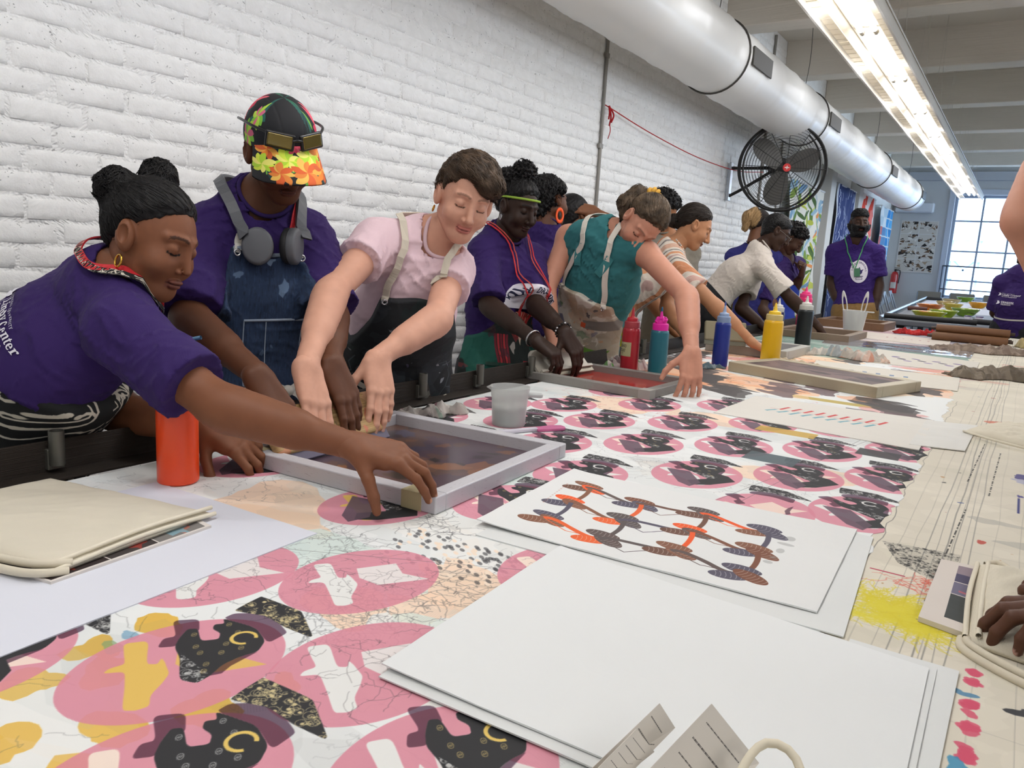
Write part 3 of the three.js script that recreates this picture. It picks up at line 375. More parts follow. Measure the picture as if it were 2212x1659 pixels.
// joints of every person in metres, measured in the room
const JOINTS = {p1: {pel: [-1.705, 0.924, -0.763], shR: [-1.332, 1.173, -0.766], shL: [-1.633, 1.233, -0.874], neck: [-1.479, 1.253, -0.833], head: [-1.4, 1.341, -0.866], hf: [0.893, -0.316, -0.32], hu: [0.232, 0.947, -0.222], elR: [-1.126, 1.065, -0.817], wrR: [-0.917, 1.015, -0.927], elL: [-1.555, 0.978, -0.872], wrL: [-1.306, 0.983, -0.913], hR: {d: [0.842, -0.167, -0.512], b: [0.229, 0.949, 0.217]}, hL: {d: [0.861, -0.361, -0.358], b: [0.427, 0.861, 0.276]}},
  p2: {pel: [-1.618, 0.923, -1.267], shR: [-1.687, 1.354, -1.178], shL: [-1.58, 1.358, -1.418], neck: [-1.641, 1.434, -1.297], head: [-1.527, 1.564, -1.278], hf: [0.793, -0.544, 0.273], hu: [0.469, 0.838, 0.28], elR: [-1.545, 1.168, -1.039], wrR: [-1.271, 1.085, -1.004], elL: [-1.437, 1.176, -1.364], wrL: [-1.271, 1.089, -1.208], hR: {d: [0.505, -0.808, -0.303], b: [0.858, 0.504, -0.101]}, hL: {d: [0.505, -0.859, -0.081], b: [0.862, 0.507, 0.0]}},
  p3: {pel: [-1.622, 0.921, -1.809], shR: [-1.511, 1.359, -1.596], shL: [-1.392, 1.296, -1.793], neck: [-1.443, 1.374, -1.728], head: [-1.319, 1.492, -1.737], hf: [0.743, -0.336, 0.579], hu: [0.425, 0.902, 0.081], elR: [-1.416, 1.23, -1.341], wrR: [-1.271, 1.089, -1.135], elL: [-1.271, 1.171, -1.58], wrL: [-1.266, 1.088, -1.35], hR: {d: [0.503, -0.856, 0.121], b: [0.862, 0.507, 0.0]}, hL: {d: [0.447, -0.844, 0.298], b: [0.858, 0.504, 0.101]}},
  p4: {pel: [-1.816, 0.875, -2.677], shR: [-1.85, 1.346, -2.583], shL: [-1.779, 1.328, -2.844], neck: [-1.837, 1.413, -2.691], head: [-1.756, 1.533, -2.671], hf: [0.925, -0.306, 0.224], hu: [0.247, 0.969, 0.01], elR: [-1.734, 1.143, -2.472], wrR: [-1.462, 1.04, -2.397], elL: [-1.627, 1.147, -2.651], wrL: [-1.413, 1.069, -2.52], hR: {d: [0.806, -0.512, -0.296], b: [0.56, 0.823, 0.089]}, hL: {d: [0.618, -0.784, -0.057], b: [0.773, 0.557, 0.303]}},
  p5: {pel: [-1.959, 0.935, -3.178], shR: [-1.885, 1.378, -3.342], shL: [-2.109, 1.374, -3.195], neck: [-1.998, 1.471, -3.263], head: [-1.985, 1.604, -3.299], hf: [0.339, -0.109, -0.934], hu: [-0.099, 0.985, -0.139], elR: [-1.881, 1.128, -3.389], wrR: [-1.747, 0.99, -3.206], elL: [-2.14, 1.111, -3.218], wrL: [-1.998, 0.944, -3.154]},
  p6: {pel: [-2.033, 0.977, -3.804], shR: [-1.993, 1.379, -3.913], shL: [-2.282, 1.363, -3.843], neck: [-2.132, 1.461, -3.876], head: [-2.15, 1.566, -3.85], hf: [0.327, -0.164, -0.93], hu: [-0.141, 0.984, -0.112], elR: [-1.868, 1.496, -3.898], wrR: [-2.038, 1.602, -3.869], elL: [-2.272, 1.14, -3.804], wrL: [-2.152, 0.969, -3.725], hR: {d: [-0.707, 0.088, 0.702], b: [0.305, 0.637, 0.708]}},
  p7: {pel: [-1.637, 0.924, -3.082], shR: [-1.658, 1.431, -2.932], shL: [-1.28, 1.378, -2.9], neck: [-1.478, 1.451, -2.931], head: [-1.308, 1.497, -2.906], hf: [0.281, -0.777, 0.563], hu: [0.812, 0.562, 0.157], elR: [-1.681, 1.197, -2.807], wrR: [-1.596, 0.978, -2.757], elL: [-1.032, 1.23, -2.74], wrL: [-0.918, 1.05, -2.534], hR: {d: [0.332, -0.917, 0.222], b: [0.408, 0.362, 0.838]}, hL: {d: [0.202, -0.896, 0.395], b: [0.588, 0.465, 0.662]}},
  p8: {pel: [-1.813, 0.878, -4.532], shR: [-1.975, 1.388, -4.495], shL: [-1.803, 1.404, -4.768], neck: [-1.913, 1.498, -4.631], head: [-1.931, 1.651, -4.578], hf: [0.787, -0.578, 0.217], hu: [0.434, 0.884, 0.172], elR: [-1.862, 1.108, -4.366], wrR: [-1.679, 0.958, -4.272], elL: [-1.749, 1.112, -4.621], wrL: [-1.583, 0.926, -4.388], hR: {d: [0.789, -0.55, -0.274], b: [0.663, 0.732, 0.155]}, hL: {d: [0.614, -0.782, -0.109], b: [0.615, 0.652, 0.444]}},
  p9: {pel: [-1.903, 1.025, -3.898], shR: [-1.529, 1.316, -3.875], shL: [-1.679, 1.383, -4.154], neck: [-1.633, 1.411, -4.008], head: [-1.527, 1.541, -4.068], hf: [0.808, -0.461, -0.368], hu: [0.319, 0.909, -0.27], elR: [-1.3, 1.137, -3.865], wrR: [-1.1, 0.979, -3.865], elL: [-1.628, 1.097, -4.031], wrL: [-1.45, 0.971, -3.879], hR: {d: [0.815, -0.441, -0.377], b: [0.344, 0.938, -0.042]}},
  p10: {pel: [-1.797, 1.061, -5.245], shR: [-1.443, 1.337, -5.205], shL: [-1.566, 1.421, -5.53], neck: [-1.541, 1.458, -5.349], head: [-1.447, 1.581, -5.399], hf: [0.845, -0.467, -0.259], hu: [0.34, 0.897, -0.283], elR: [-1.265, 1.153, -5.246], wrR: [-1.088, 0.981, -5.326], elL: [-1.606, 1.06, -5.309], wrL: [-1.397, 0.922, -5.295], hR: {d: [0.645, -0.736, -0.206], b: [0.68, 0.702, -0.212]}},
  p11: {pel: [-1.754, 0.894, -6.146], shR: [-1.683, 1.409, -6.299], shL: [-1.983, 1.41, -6.225], neck: [-1.833, 1.491, -6.255], head: [-1.818, 1.666, -6.264], hf: [0.34, -0.308, -0.888], hu: [-0.057, 0.984, -0.166], elR: [-1.678, 1.118, -6.242], wrR: [-1.53, 0.915, -6.175], elL: [-1.954, 1.097, -6.179], wrL: [-1.769, 0.893, -6.136]},
  p12: {pel: [-1.615, 0.879, -6.354], shR: [-1.674, 1.293, -6.22], shL: [-1.586, 1.377, -6.657], neck: [-1.625, 1.414, -6.398], head: [-1.575, 1.572, -6.366], hf: [0.746, -0.658, -0.099], hu: [0.469, 0.875, -0.119], elR: [-1.68, 1.012, -6.097], wrR: [-1.498, 0.88, -6.067], elL: [-1.55, 1.169, -6.456], wrL: [-1.471, 1.292, -6.351], hL: {d: [0.173, 0.969, 0.177], b: [0.999, 0.034, -0.018]}},
  p13: {pel: [-1.279, 1.004, -7.72], shR: [-1.526, 1.514, -7.75], shL: [-1.171, 1.52, -7.8], neck: [-1.347, 1.636, -7.75], head: [-1.336, 1.781, -7.72], hf: [0.408, 0.06, 0.911], hu: [0.0, 1.0, 0.0], elR: [-1.515, 1.226, -7.77], wrR: [-1.409, 1.02, -7.67], elL: [-1.115, 1.233, -7.8], wrL: [-1.104, 1.02, -7.7], hR: {d: [0.1, -0.98, 0.1], b: [-0.9, 0.0, 0.3]}, hL: {d: [-0.1, -0.98, 0.1], b: [0.9, 0.0, 0.3]}},
  p14: {pel: [-0.01, 0.98, -7.57], shR: [0.087, 1.292, -7.47], shL: [-0.155, 1.322, -7.55], neck: [-0.039, 1.412, -7.52], head: [-0.001, 1.519, -7.57], hf: [-0.237, -0.443, -0.865], hu: [0.0, 1.0, 0.0], elL: [-0.171, 1.078, -7.62], wrL: [-0.084, 1.02, -7.82], elR: [0.179, 1.093, -7.57], wrR: [0.158, 1.045, -7.77]},
  p15: {pel: [0.62, 0.95, -2.5], shR: [0.133, 1.233, -2.456], shL: [0.52, 1.38, -2.16], neck: [0.47, 1.45, -2.32], head: [0.42, 1.62, -2.33], hf: [-0.8, -0.3, 0.4], hu: [0.0, 1.0, 0.0], elR: [-0.032, 1.502, -2.308], wrR: [0.003, 1.757, -2.48], elL: [0.45, 1.1, -2.12], wrL: [0.35, 0.98, -2.25], hR: {d: [0.5, 0.8, 0.1], b: [-0.6, 0.3, -0.6]}},
  p16: {pel: [0.7, 0.95, -1.22], shR: [0.55, 1.36, -1.4], shL: [0.57, 1.36, -1.04], neck: [0.56, 1.43, -1.22], head: [0.48, 1.58, -1.22], hf: [-0.8, -0.55, 0.0], hu: [-0.5, 0.85, 0.0], elR: [0.42, 1.1, -1.42], wrR: [0.185, 0.975, -1.27], elL: [0.44, 1.1, -1.05], wrL: [0.17, 0.975, -1.12], hR: {d: [-0.97, -0.12, 0.18], b: [0.0, 1.0, 0.0]}, hL: {d: [-0.98, -0.12, 0.1], b: [0.0, 1.0, 0.0]}}};
// ---------------------------------------------------------------- people: one continuous body each, clothing and hair as children
const cross = (a, b) => a.clone().cross(b);
const camDir = (r, u, t) => V(r, u, t).applyQuaternion(new THREE.Quaternion().setFromEuler(new THREE.Euler(-0.1716, 0.5758, 0.0573, 'YXZ'))).normalize();   // right, up, back in the room as one stands at the table end
function frameOf(J) {
  const shM = J.shL.clone().add(J.shR).multiplyScalar(0.5), v = shM.clone().sub(J.pel), L = v.length(); v.normalize();
  const u = J.shL.clone().sub(J.shR); u.addScaledVector(v, -u.dot(v)).normalize(); const n = cross(u, v);
  return { o: J.pel, u, v, n, L, hw: J.shL.distanceTo(J.shR) / 2 };
}
const lut = (T, t) => { if (t <= T[0][0]) return T[0]; for (let i = 1; i < T.length; i++) if (t < T[i][0]) { const a = T[i - 1], b = T[i], k = (t - a[0]) / (b[0] - a[0]), s = k * k * (3 - 2 * k) * 0.5 + k * 0.5; return a.map((x, q) => x + (b[q] - x) * s); } return T[T.length - 1]; };
const TORSO = [[-1.4, 0.19, 0.15], [-0.35, 0.178, 0.135], [0, 0.168, 0.118], [0.3, 0.138, 0.1], [0.62, 0.152, 0.115], [0.86, 0.135, 0.098], [1.0, 0.105, 0.072], [1.08, 0.08, 0.055]];
function torsoField(F, o = {}) {
  const k = o.build ?? 1, T = TORSO, lo = o.lo ?? -0.2, hi = o.hi ?? 1.04, hump = o.hump ?? 0.02, bust = o.bust ?? 0, { o: p, u, v, n, L } = F, wide = clamp(F.hw / 0.155, 0.85, 1.25);
  return (x, y, z) => {
    const a0 = x - p.x, b0 = y - p.y, c0 = z - p.z, s = (a0 * v.x + b0 * v.y + c0 * v.z), t = s / L, a = a0 * u.x + b0 * u.y + c0 * u.z; let b = a0 * n.x + b0 * n.y + c0 * n.z;
    const tc = clamp(t, lo, hi), r = lut(T, tc), w = r[1] * k * (tc > 0.4 ? lerp(1, wide, sstep(0.4, 0.9, tc)) : 1); let d = r[2] * k;
    b += hump * Math.sin(clamp(tc, 0, 1) * Math.PI);
    if (bust && b > 0) { const q = sstep(0.42, 0.66, tc) * (1 - sstep(0.66, 0.9, tc)), e = Math.exp(-(((Math.abs(a) - 0.065) / 0.06) ** 2)); d += bust * q * e; }
    const m = Math.sqrt((a / w) ** 2 + (b / d) ** 2) || 1e-6, dr = (m - 1) * (m > 1 ? Math.hypot(a, b) / m : Math.min(w, d)), ds = Math.abs(t - tc) * L;
    return ds > 0 ? (dr > 0 ? Math.hypot(dr, ds) : Math.max(ds, dr)) : dr;
  };
}
const FING = [[0.042, 0.026, 0.021], [0.046, 0.029, 0.022], [0.043, 0.027, 0.021], [0.033, 0.021, 0.018]], KN = [[0.088, 0.027], [0.092, 0.008], [0.087, -0.011], [0.079, -0.028]];
function handOf(W, el, H, left) {                                      // palm and five separate fingers
  const k = H.k ?? 1, d = vec(H.d).normalize(), b = vec(H.b); b.addScaledVector(d, -b.dot(d)).normalize(); const s = left ? cross(d, b) : cross(b, d), at = (p, q, r) => W.clone().addScaledVector(d, p * k).addScaledVector(s, q * k).addScaledVector(b, r * k);
  const palm = [], fingers = [], nails = [], flex = H.flex ?? [[20, 30, 20], [22, 32, 20], [25, 34, 22], [28, 36, 24]], sp = H.spread ?? 1;
  for (let i = 0; i < 4; i++) palm.push(cone(at(0.0, KN[i][1] * 0.55, 0), at(KN[i][0], KN[i][1], 0.001), 0.0145 * k, 0.0108 * k));
  palm.push(cone(at(0.02, 0.018, -0.004), at(0.062, 0.024, -0.004), 0.015 * k, 0.011 * k), cone(at(0.015, -0.016, -0.004), at(0.06, -0.024, -0.003), 0.014 * k, 0.01 * k));
  for (let i = 0; i < 4; i++) {
    let p = at(KN[i][0], KN[i][1], 0.001), ang = 0; const lat = [0.12, 0.03, -0.07, -0.17][i] * sp, fd = d.clone().addScaledVector(s, lat).normalize(), seg = [], R = [0.0098, 0.0088, 0.0078, 0.0068].map((x) => x * k * (i === 3 ? 0.88 : 1));
    for (let j = 0; j < 3; j++) { ang += flex[i][j] * Math.PI / 180; const dir = fd.clone().multiplyScalar(Math.cos(ang)).addScaledVector(b, -Math.sin(ang)), e = p.clone().addScaledVector(dir, FING[i][j] * k); seg.push(cone(p, e, R[j], R[j + 1])); if (j === 2) { const up = b.clone().multiplyScalar(Math.cos(ang)).addScaledVector(fd, Math.sin(ang)); nails.push([e.clone().addScaledVector(up, R[3] * 0.8).addScaledVector(dir, 0.001), up]); } p = e; }
    fingers.push(seg);
  }
  { const T = H.thumb ?? [[0.62, 0.66, -0.35], [0.85, 0.3, -0.4]]; let p = at(0.018, 0.024, -0.006); const seg = []; [[0.044, T[0], 0.0142, 0.0112], [0.032, T[0].map((x, i) => (x + T[1][i]) / 2), 0.0112, 0.0102], [0.027, T[1], 0.0102, 0.0078]].forEach(([l, c, ra, rb], j) => { const dir = d.clone().multiplyScalar(c[0]).addScaledVector(s, c[1]).addScaledVector(b, c[2]).normalize(), e = p.clone().addScaledVector(dir, l * k); seg.push(cone(p, e, ra * k, rb * k)); p = e; }); fingers.push(seg); }
  const fore = cone(W.clone().lerp(el, 0.22), at(0.004, 0, 0), 0.0275 * k, 0.0235 * k);
  const f = (x, y, z) => { let q = fore(x, y, z); for (const g of palm) q = smin(q, g(x, y, z), 0.016 * k); for (let i = 0; i < 5; i++) { let m = 1; for (const g of fingers[i]) m = smin(m, g(x, y, z), 0.004); q = smin(q, m, i === 4 ? 0.012 : 0.007); } return q; };
  const c = at(0.07, 0, 0), r = 0.125 * k; return { f, nails, min: [c.x - r, c.y - r, c.z - r], max: [c.x + r, c.y + r, c.z + r], at, d, s, b };
}
const sph = (x, y, z, r) => (a, b, c) => Math.sqrt((a - x) ** 2 + (b - y) ** 2 + (c - z) ** 2) - r;
function headField(o = {}) {                                           // local frame: x to the person's left, y up, z towards the face
  const j = o.jaw ?? 1, skull = ell([0, 0.032, -0.018], [0.074, 0.088, 0.094]), face = ell([0, -0.022, 0.03], [0.0605 * j, 0.088, 0.062]), chin = sph(0, -0.096, 0.062, 0.022 * j), jl = cone(V(0.046 * j, -0.052, 0.0), V(0.016, -0.094, 0.058), 0.024, 0.02), jr = cone(V(-0.046 * j, -0.052, 0.0), V(-0.016, -0.094, 0.058), 0.024, 0.02);
  const nose = cone(V(0, 0.012, 0.088), V(0, -0.034, 0.097 + 0.014 * (o.nose ?? 1)), 0.0075, 0.0125 * (o.nose ?? 1)), ala = (x) => sph(x, -0.039, 0.09 + 0.008 * (o.nose ?? 1), 0.0085 * (o.nose ?? 1)), al = ala(0.0125), ar = ala(-0.0125), brl = cone(V(0.012, 0.026, 0.087), V(0.047, 0.026, 0.066), 0.0085, 0.007), brr = cone(V(-0.012, 0.026, 0.087), V(-0.047, 0.026, 0.066), 0.0085, 0.007);
  const sl = sph(0.032, 0.006, 0.1, 0.017), sr = sph(-0.032, 0.006, 0.1, 0.017), el = sph(0.032, 0.004, 0.073, 0.0145), er = sph(-0.032, 0.004, 0.073, 0.0145), chl = sph(0.04, -0.035, 0.058, 0.026), chr = sph(-0.04, -0.035, 0.058, 0.026);
  const lu = ell([0, -0.0635, 0.0885], [0.022, 0.0048 * (o.lip ?? 1), 0.0095]), ll = ell([0, -0.0725, 0.0865], [0.019, 0.006 * (o.lip ?? 1), 0.0095]), neck = cone(V(0, -0.15, -0.035), V(0, -0.03, -0.02), 0.05 * (o.neck ?? 1), 0.05);
  return (x, y, z) => {
    let f = smin(skull(x, y, z), face(x, y, z), 0.04); if (z < -0.02 && y > 0) return Math.min(f, 1);
    f = smin(f, chin(x, y, z), 0.03); f = smin(f, jl(x, y, z), 0.02); f = smin(f, jr(x, y, z), 0.02); f = smin(f, chl(x, y, z), 0.025); f = smin(f, chr(x, y, z), 0.025); f = smin(f, brl(x, y, z), 0.012); f = smin(f, brr(x, y, z), 0.012);
    f = smax(f, -sl(x, y, z), 0.018); f = smax(f, -sr(x, y, z), 0.018); f = smin(f, el(x, y, z), 0.004); f = smin(f, er(x, y, z), 0.004);
    f = smin(f, nose(x, y, z), 0.012); f = smin(f, al(x, y, z), 0.006); f = smin(f, ar(x, y, z), 0.006); f = smin(f, Math.min(lu(x, y, z), ll(x, y, z)), 0.004); f = smin(f, neck(x, y, z), 0.03);
    const ax = Math.abs(x); if (ax > 0.05) { const ez = (z + 0.004) * 0.94 + (y + 0.004) * 0.2, ey = y + 0.004; let e = Math.sqrt(((ax - 0.08) / 0.0135) ** 2 + (ey / 0.033) ** 2 + (ez / 0.02) ** 2); e = (e - 1) * 0.0135; const c = Math.sqrt(((ax - 0.094) / 0.012) ** 2 + ((ey - 0.004) / 0.02) ** 2 + ((ez - 0.003) / 0.011) ** 2); e = Math.max(e, -(c - 1) * 0.011); f = smin(f, e, 0.007); }
    return f;
  };
}
function strandsOn(f, o) {                                             // fine locks laid over a hair field along a flow
  const pos = [], nor = [], col = [], R = mulberry(o.seed ?? 3), e = 0.002, grad = (p) => V(f(p.x + e, p.y, p.z) - f(p.x - e, p.y, p.z), f(p.x, p.y + e, p.z) - f(p.x, p.y - e, p.z), f(p.x, p.y, p.z + e) - f(p.x, p.y, p.z - e)).normalize(), C = o.centre ?? V(0, 0.03, -0.02);
  for (let i = 0; i < o.n; i++) {
    let p; if (o.start) p = o.start(R); else { const a = R() * 6.283, h = R() * 2 - 1, q = Math.sqrt(1 - h * h); p = C.clone().add(V(q * Math.cos(a), h, q * Math.sin(a)).multiplyScalar(0.22)); }
    for (let k = 0; k < 14; k++) { const d = f(p.x, p.y, p.z); if (d < 0.0008) break; p.addScaledVector(C.clone().sub(p).normalize(), Math.min(d, 0.03)); }
    if (Math.abs(f(p.x, p.y, p.z)) > 0.004 || (o.ok && !o.ok(p))) continue;
    const seg = o.seg ?? 7, step = (o.len ?? 0.06) * (0.6 + R() * 0.8) / seg, r = (o.r ?? 0.0016) * (0.6 + R() * 0.8), shade = 0.75 + R() * 0.6, jit = V(R() - 0.5, R() - 0.5, R() - 0.5).multiplyScalar(o.jitter ?? 0.25); let prev = null, dir = null;
    for (let k = 0; k <= seg; k++) {
      const g = grad(p), fl = o.flow(p, R).add(jit); if (o.curl) fl.add(V(R() - 0.5, R() - 0.5, R() - 0.5).multiplyScalar(o.curl)); let d = fl.addScaledVector(g, -fl.dot(g) * (o.stick ?? 1)).normalize(); if (dir && o.inertia) d = dir.clone().multiplyScalar(o.inertia).add(d.multiplyScalar(1 - o.inertia)).normalize(); dir = d;
      const side = cross(d, g).normalize(), w = r * (k === seg ? 0.15 : k === 0 ? 0.5 : 1), base = p.clone().addScaledVector(g, (o.lift ?? 0.0012)), ring = [base.clone().addScaledVector(side, w), base.clone().addScaledVector(g, w * 0.9), base.clone().addScaledVector(side, -w)], N = [side, g, side.clone().negate()];
      if (prev) for (let a = 0; a < 2; a++) { const A = prev.ring[a], B = prev.ring[a + 1], D = ring[a], E2 = ring[a + 1]; for (const [v, n] of [[A, prev.N[a]], [D, N[a]], [B, prev.N[a + 1]], [B, prev.N[a + 1]], [D, N[a]], [E2, N[a + 1]]]) { pos.push(v.x, v.y, v.z); const m = n.clone().add(prev.N[1]).normalize(); nor.push(m.x, m.y, m.z); const c = o.color(v); col.push(c[0] * shade, c[1] * shade, c[2] * shade); } }
      prev = { ring, N }; p = p.clone().addScaledVector(d, step); const q = f(p.x, p.y, p.z); if (Math.abs(q) > (o.stray ?? 0.011)) break; p.addScaledVector(g, -q * (o.cling ?? 1));
    }
  }
  const g = new THREE.BufferGeometry(); g.setAttribute('position', new THREE.Float32BufferAttribute(pos, 3)); g.setAttribute('normal', new THREE.Float32BufferAttribute(nor, 3)); g.setAttribute('color', new THREE.Float32BufferAttribute(col, 3)); const n = pos.length / 3; g.setIndex([...Array(n).keys()]); return g;
}
const skinMats = {};
function buildPerson(key, S) {
  const J = {}; for (const [k, a] of Object.entries(JOINTS[key])) J[k] = Array.isArray(a) ? vec(a) : a;
  const base = V(J.pel.x, 0, J.pel.z), F = frameOf(J), hs = S.headScale ?? 0.93, q = S.detail ?? 1, arm = S.arm ?? 1;
  const g0 = thing('person', S.label, 'person', [base.x, 0, base.z]); const put = (geo) => geo.translate(-base.x, 0, -base.z);
  // body field: trunk, neck, arms, legs
  const trunk = torsoField(F, S), bones = [], foot = (s) => V(J.pel.x + F.u.x * 0.09 * s + (S.feet?.[0] ?? 0), 0.06, J.pel.z + F.u.z * 0.09 * s + (S.feet?.[1] ?? 0)), hip = (s) => J.pel.clone().addScaledVector(F.u, 0.085 * s).addScaledVector(F.v, -0.03);
  const armB = [[J.shL, J.elL, 0.05 * arm, 0.039 * arm], [J.elL, J.wrL, 0.041 * arm, 0.0265 * arm], [J.shR, J.elR, 0.05 * arm, 0.039 * arm], [J.elR, J.wrR, 0.041 * arm, 0.0265 * arm]].map((a) => cone(...a));
  const fore = [[J.elL, J.wrL], [J.elR, J.wrR]].map(([a, b]) => cone(a.clone().lerp(b, 0.12), a.clone().lerp(b, 0.55), 0.043 * arm, 0.036 * arm));
  const trap = [cone(J.neck, J.shL, 0.055, 0.05 * arm), cone(J.neck, J.shR, 0.055, 0.05 * arm)];
  const hf = vec(J.hf instanceof THREE.Vector3 ? [J.hf.x, J.hf.y, J.hf.z] : J.hf).normalize(), hu = vec([J.hu.x, J.hu.y, J.hu.z]); hu.addScaledVector(hf, -hu.dot(hf)).normalize(); const hx = cross(hu, hf);
  const HM = new THREE.Matrix4().makeBasis(hx.clone().multiplyScalar(hs), hu.clone().multiplyScalar(hs), hf.clone().multiplyScalar(hs)).setPosition(J.head.x - base.x, J.head.y, J.head.z - base.z);
  const nape = J.head.clone().addScaledVector(hu, -0.085 * hs).addScaledVector(hf, -0.02 * hs), neckB = cone(J.neck, nape, 0.054 * (S.neck ?? 1), 0.05 * (S.neck ?? 1));
  const legs = []; for (const s of [1, -1]) { const a = hip(s), k = a.clone().lerp(foot(s), 0.5).addScaledVector(F.n, 0.03), f0 = foot(s); legs.push(cone(a, k, 0.085, 0.06), cone(k, f0, 0.058, 0.042), cone(f0.clone().add(V(0, -0.025, 0)), f0.clone().addScaledVector(V(F.n.x, 0, F.n.z).normalize(), 0.15).add(V(0, -0.025, 0)), 0.038, 0.03)); }
  const armsF = (x, y, z) => { let r = armB[0](x, y, z); r = smin(r, armB[1](x, y, z), 0.02); r = smin(r, fore[0](x, y, z), 0.02); let t = armB[2](x, y, z); t = smin(t, armB[3](x, y, z), 0.02); t = smin(t, fore[1](x, y, z), 0.02); return Math.min(r, t); };
  const bodyF = (x, y, z) => { let f = trunk(x, y, z) + 0.008; f = smin(f, trap[0](x, y, z), 0.05); f = smin(f, trap[1](x, y, z), 0.05); f = smin(f, neckB(x, y, z), 0.03); f = smin(f, armsF(x, y, z), 0.03); for (const l of legs) f = smin(f, l(x, y, z), 0.04); return f; };
  const pts = [J.pel, J.shL, J.shR, J.elL, J.elR, J.wrL, J.wrR, J.neck, nape], mn = [1e9, 0, 1e9], mx = [-1e9, 0, -1e9]; let top = 0; for (const p of pts) { mn[0] = Math.min(mn[0], p.x - 0.2); mx[0] = Math.max(mx[0], p.x + 0.2); mn[2] = Math.min(mn[2], p.z - 0.2); mx[2] = Math.max(mx[2], p.z + 0.2); top = Math.max(top, p.y + 0.1); } mx[1] = top;
  const sk = lin(S.skin), lip = lin(S.lip ?? S.skin).map((c, i) => S.lip ? c : c * [0.85, 0.62, 0.62][i]), brow = lin(S.brow ?? '#1a1310');
  const tone = (x, y, z) => { const n = 1 + 0.05 * N3(x * 22, y * 22, z * 22) + 0.025 * N3(x * 90, y * 90, z * 90); return sk.map((c) => c * n); };
  const parts = [put(paint(net(bodyF, mn, mx, 0.013 / q), tone))];
  // head
  const HF = headField(S.face ?? {}), hg = net(HF, [-0.11, -0.175, -0.13], [0.11, 0.135, 0.14], (S.headCell ?? 0.0034) / q);
  paint(hg, (x, y, z) => { const n = 1 + 0.04 * N3(x * 60, y * 60, z * 60); let c = sk; const ax = Math.abs(x);
    if (z > 0.07 && ax < 0.028) { const y1 = y - (S.smile ?? 0.1) * 0.006 * (ax / 0.024) ** 2, m = sstep(0.027, 0.019, ax) * sstep(-0.0555, -0.0605, y1) * sstep(-0.0815, -0.0765, y1); c = c.map((v, i) => lerp(v, lip[i], m * 0.8)); if (Math.abs(y1 + 0.068) < 0.0013 && ax < 0.023) c = lip.map((v) => v * 0.45); }
    const bl = 0.027 + 0.004 * (1 - ((ax - 0.03) / 0.018) ** 2); if (z > 0.05 && ax > 0.011 && ax < 0.05 && Math.abs(y - bl) < 0.0034) c = c.map((v, i) => lerp(v, brow[i], S.browA ?? 0.75));
    const lash = -0.0035 - 0.0035 * (1 - ((ax - 0.032) / 0.014) ** 2); if (z > 0.06 && ax > 0.017 && ax < 0.047 && Math.abs(y - lash) < 0.0022) c = brow.map((v) => v * 0.7);
    if (S.eyes && z > 0.07 && ax > 0.021 && ax < 0.043 && y > lash && y < 0.0065) c = Math.abs(ax - 0.032) < 0.0055 ? [0.02, 0.012, 0.008] : [0.55, 0.5, 0.46];
    if (S.stubble && z > 0.0 && y < -0.045) c = c.map((v, i) => lerp(v, brow[i], S.stubble));
    return c.map((v) => v * n); });
  hg.applyMatrix4(HM); parts.push(hg);
  for (const side of ['L', 'R']) if (J['h' + side] && !(S.noHands ?? '').includes(side)) { const H = handOf(J['wr' + side], J['el' + side], { ...J['h' + side], ...(S['hand' + side] ?? {}) }, (S['hand' + side]?.mirror ? side === 'R' : side === 'L')); S['H' + side] = H; const hgm = net(H.f, H.min, H.max, (S.handCell ?? 0.0032) / q), nl = lin(S.nail ?? '#c79a86');
    paint(hgm, (x, y, z) => { const c = tone(x, y, z); for (const [p, n] of H.nails) { const dx = x - p.x, dy = y - p.y, dz = z - p.z; if (dx * dx + dy * dy + dz * dz < 0.0000265) return nl; } return c; }); parts.push(put(hgm)); }
  const sm = skinMats[S.skin] ??= phys(0xffffff, 0.52, { vertexColors: true, sheen: 0.15, sheenRoughness: 0.5, sheenColor: new THREE.Color(0.6, 0.4, 0.3), specularIntensity: 0.55 });
  obj('body', merged(parts), sm, g0);
  const loc = (x, y, z) => { const a = x - F.o.x, b = y - F.o.y, c = z - F.o.z; return [a * F.u.x + b * F.u.y + c * F.u.z, a * F.v.x + b * F.v.y + c * F.v.z, a * F.n.x + b * F.n.y + c * F.n.z]; };
  const world = (a, s, b) => F.o.clone().addScaledVector(F.u, a).addScaledVector(F.v, s).addScaledVector(F.n, b);
  const fold = (x, y, z, A = 1) => { const [a, s, b] = loc(x, y, z), w = 0.6 * N3(a * 4, s * 4, b * 4 + 2), r1 = 1 - Math.abs(N3(a * 4.5 + w, (s + a * 0.35) * 13 + w * 2, b * 4.5)), r2 = 1 - Math.abs(N3(a * 8 - w, (s - a * 0.5) * 20, b * 8 + 5)); return A * (0.004 * N3(a * 5, s * 7, b * 5 + 7) - 0.0052 * Math.pow(r1, 5) - 0.003 * Math.pow(r2, 6)); };
  const uvOf = (geo, sx = 1, sy = 1) => { const p = geo.attributes.position, uv = new Float32Array(p.count * 2); for (let i = 0; i < p.count; i++) { const [a, s] = loc(p.getX(i), p.getY(i), p.getZ(i)); uv[i * 2] = a * sx + 0.5; uv[i * 2 + 1] = s * sy; } geo.setAttribute('uv', new THREE.BufferAttribute(uv, 2)); return geo; };
  // trousers
  const P = S.pants ?? { color: '#23252b' }, waist = 0.12;
  const pantsT = torsoField(F, { ...S, lo: -0.25, hi: P.hi ?? waist }), pantsF = (x, y, z) => { let f = pantsT(x, y, z); for (const l of legs.filter((_, i) => i % 3 !== 2)) f = smin(f, l(x, y, z) - 0.012, 0.05); return Math.max(f - 0.006 + fold(x, y, z, 0.8), 0.07 - y); };
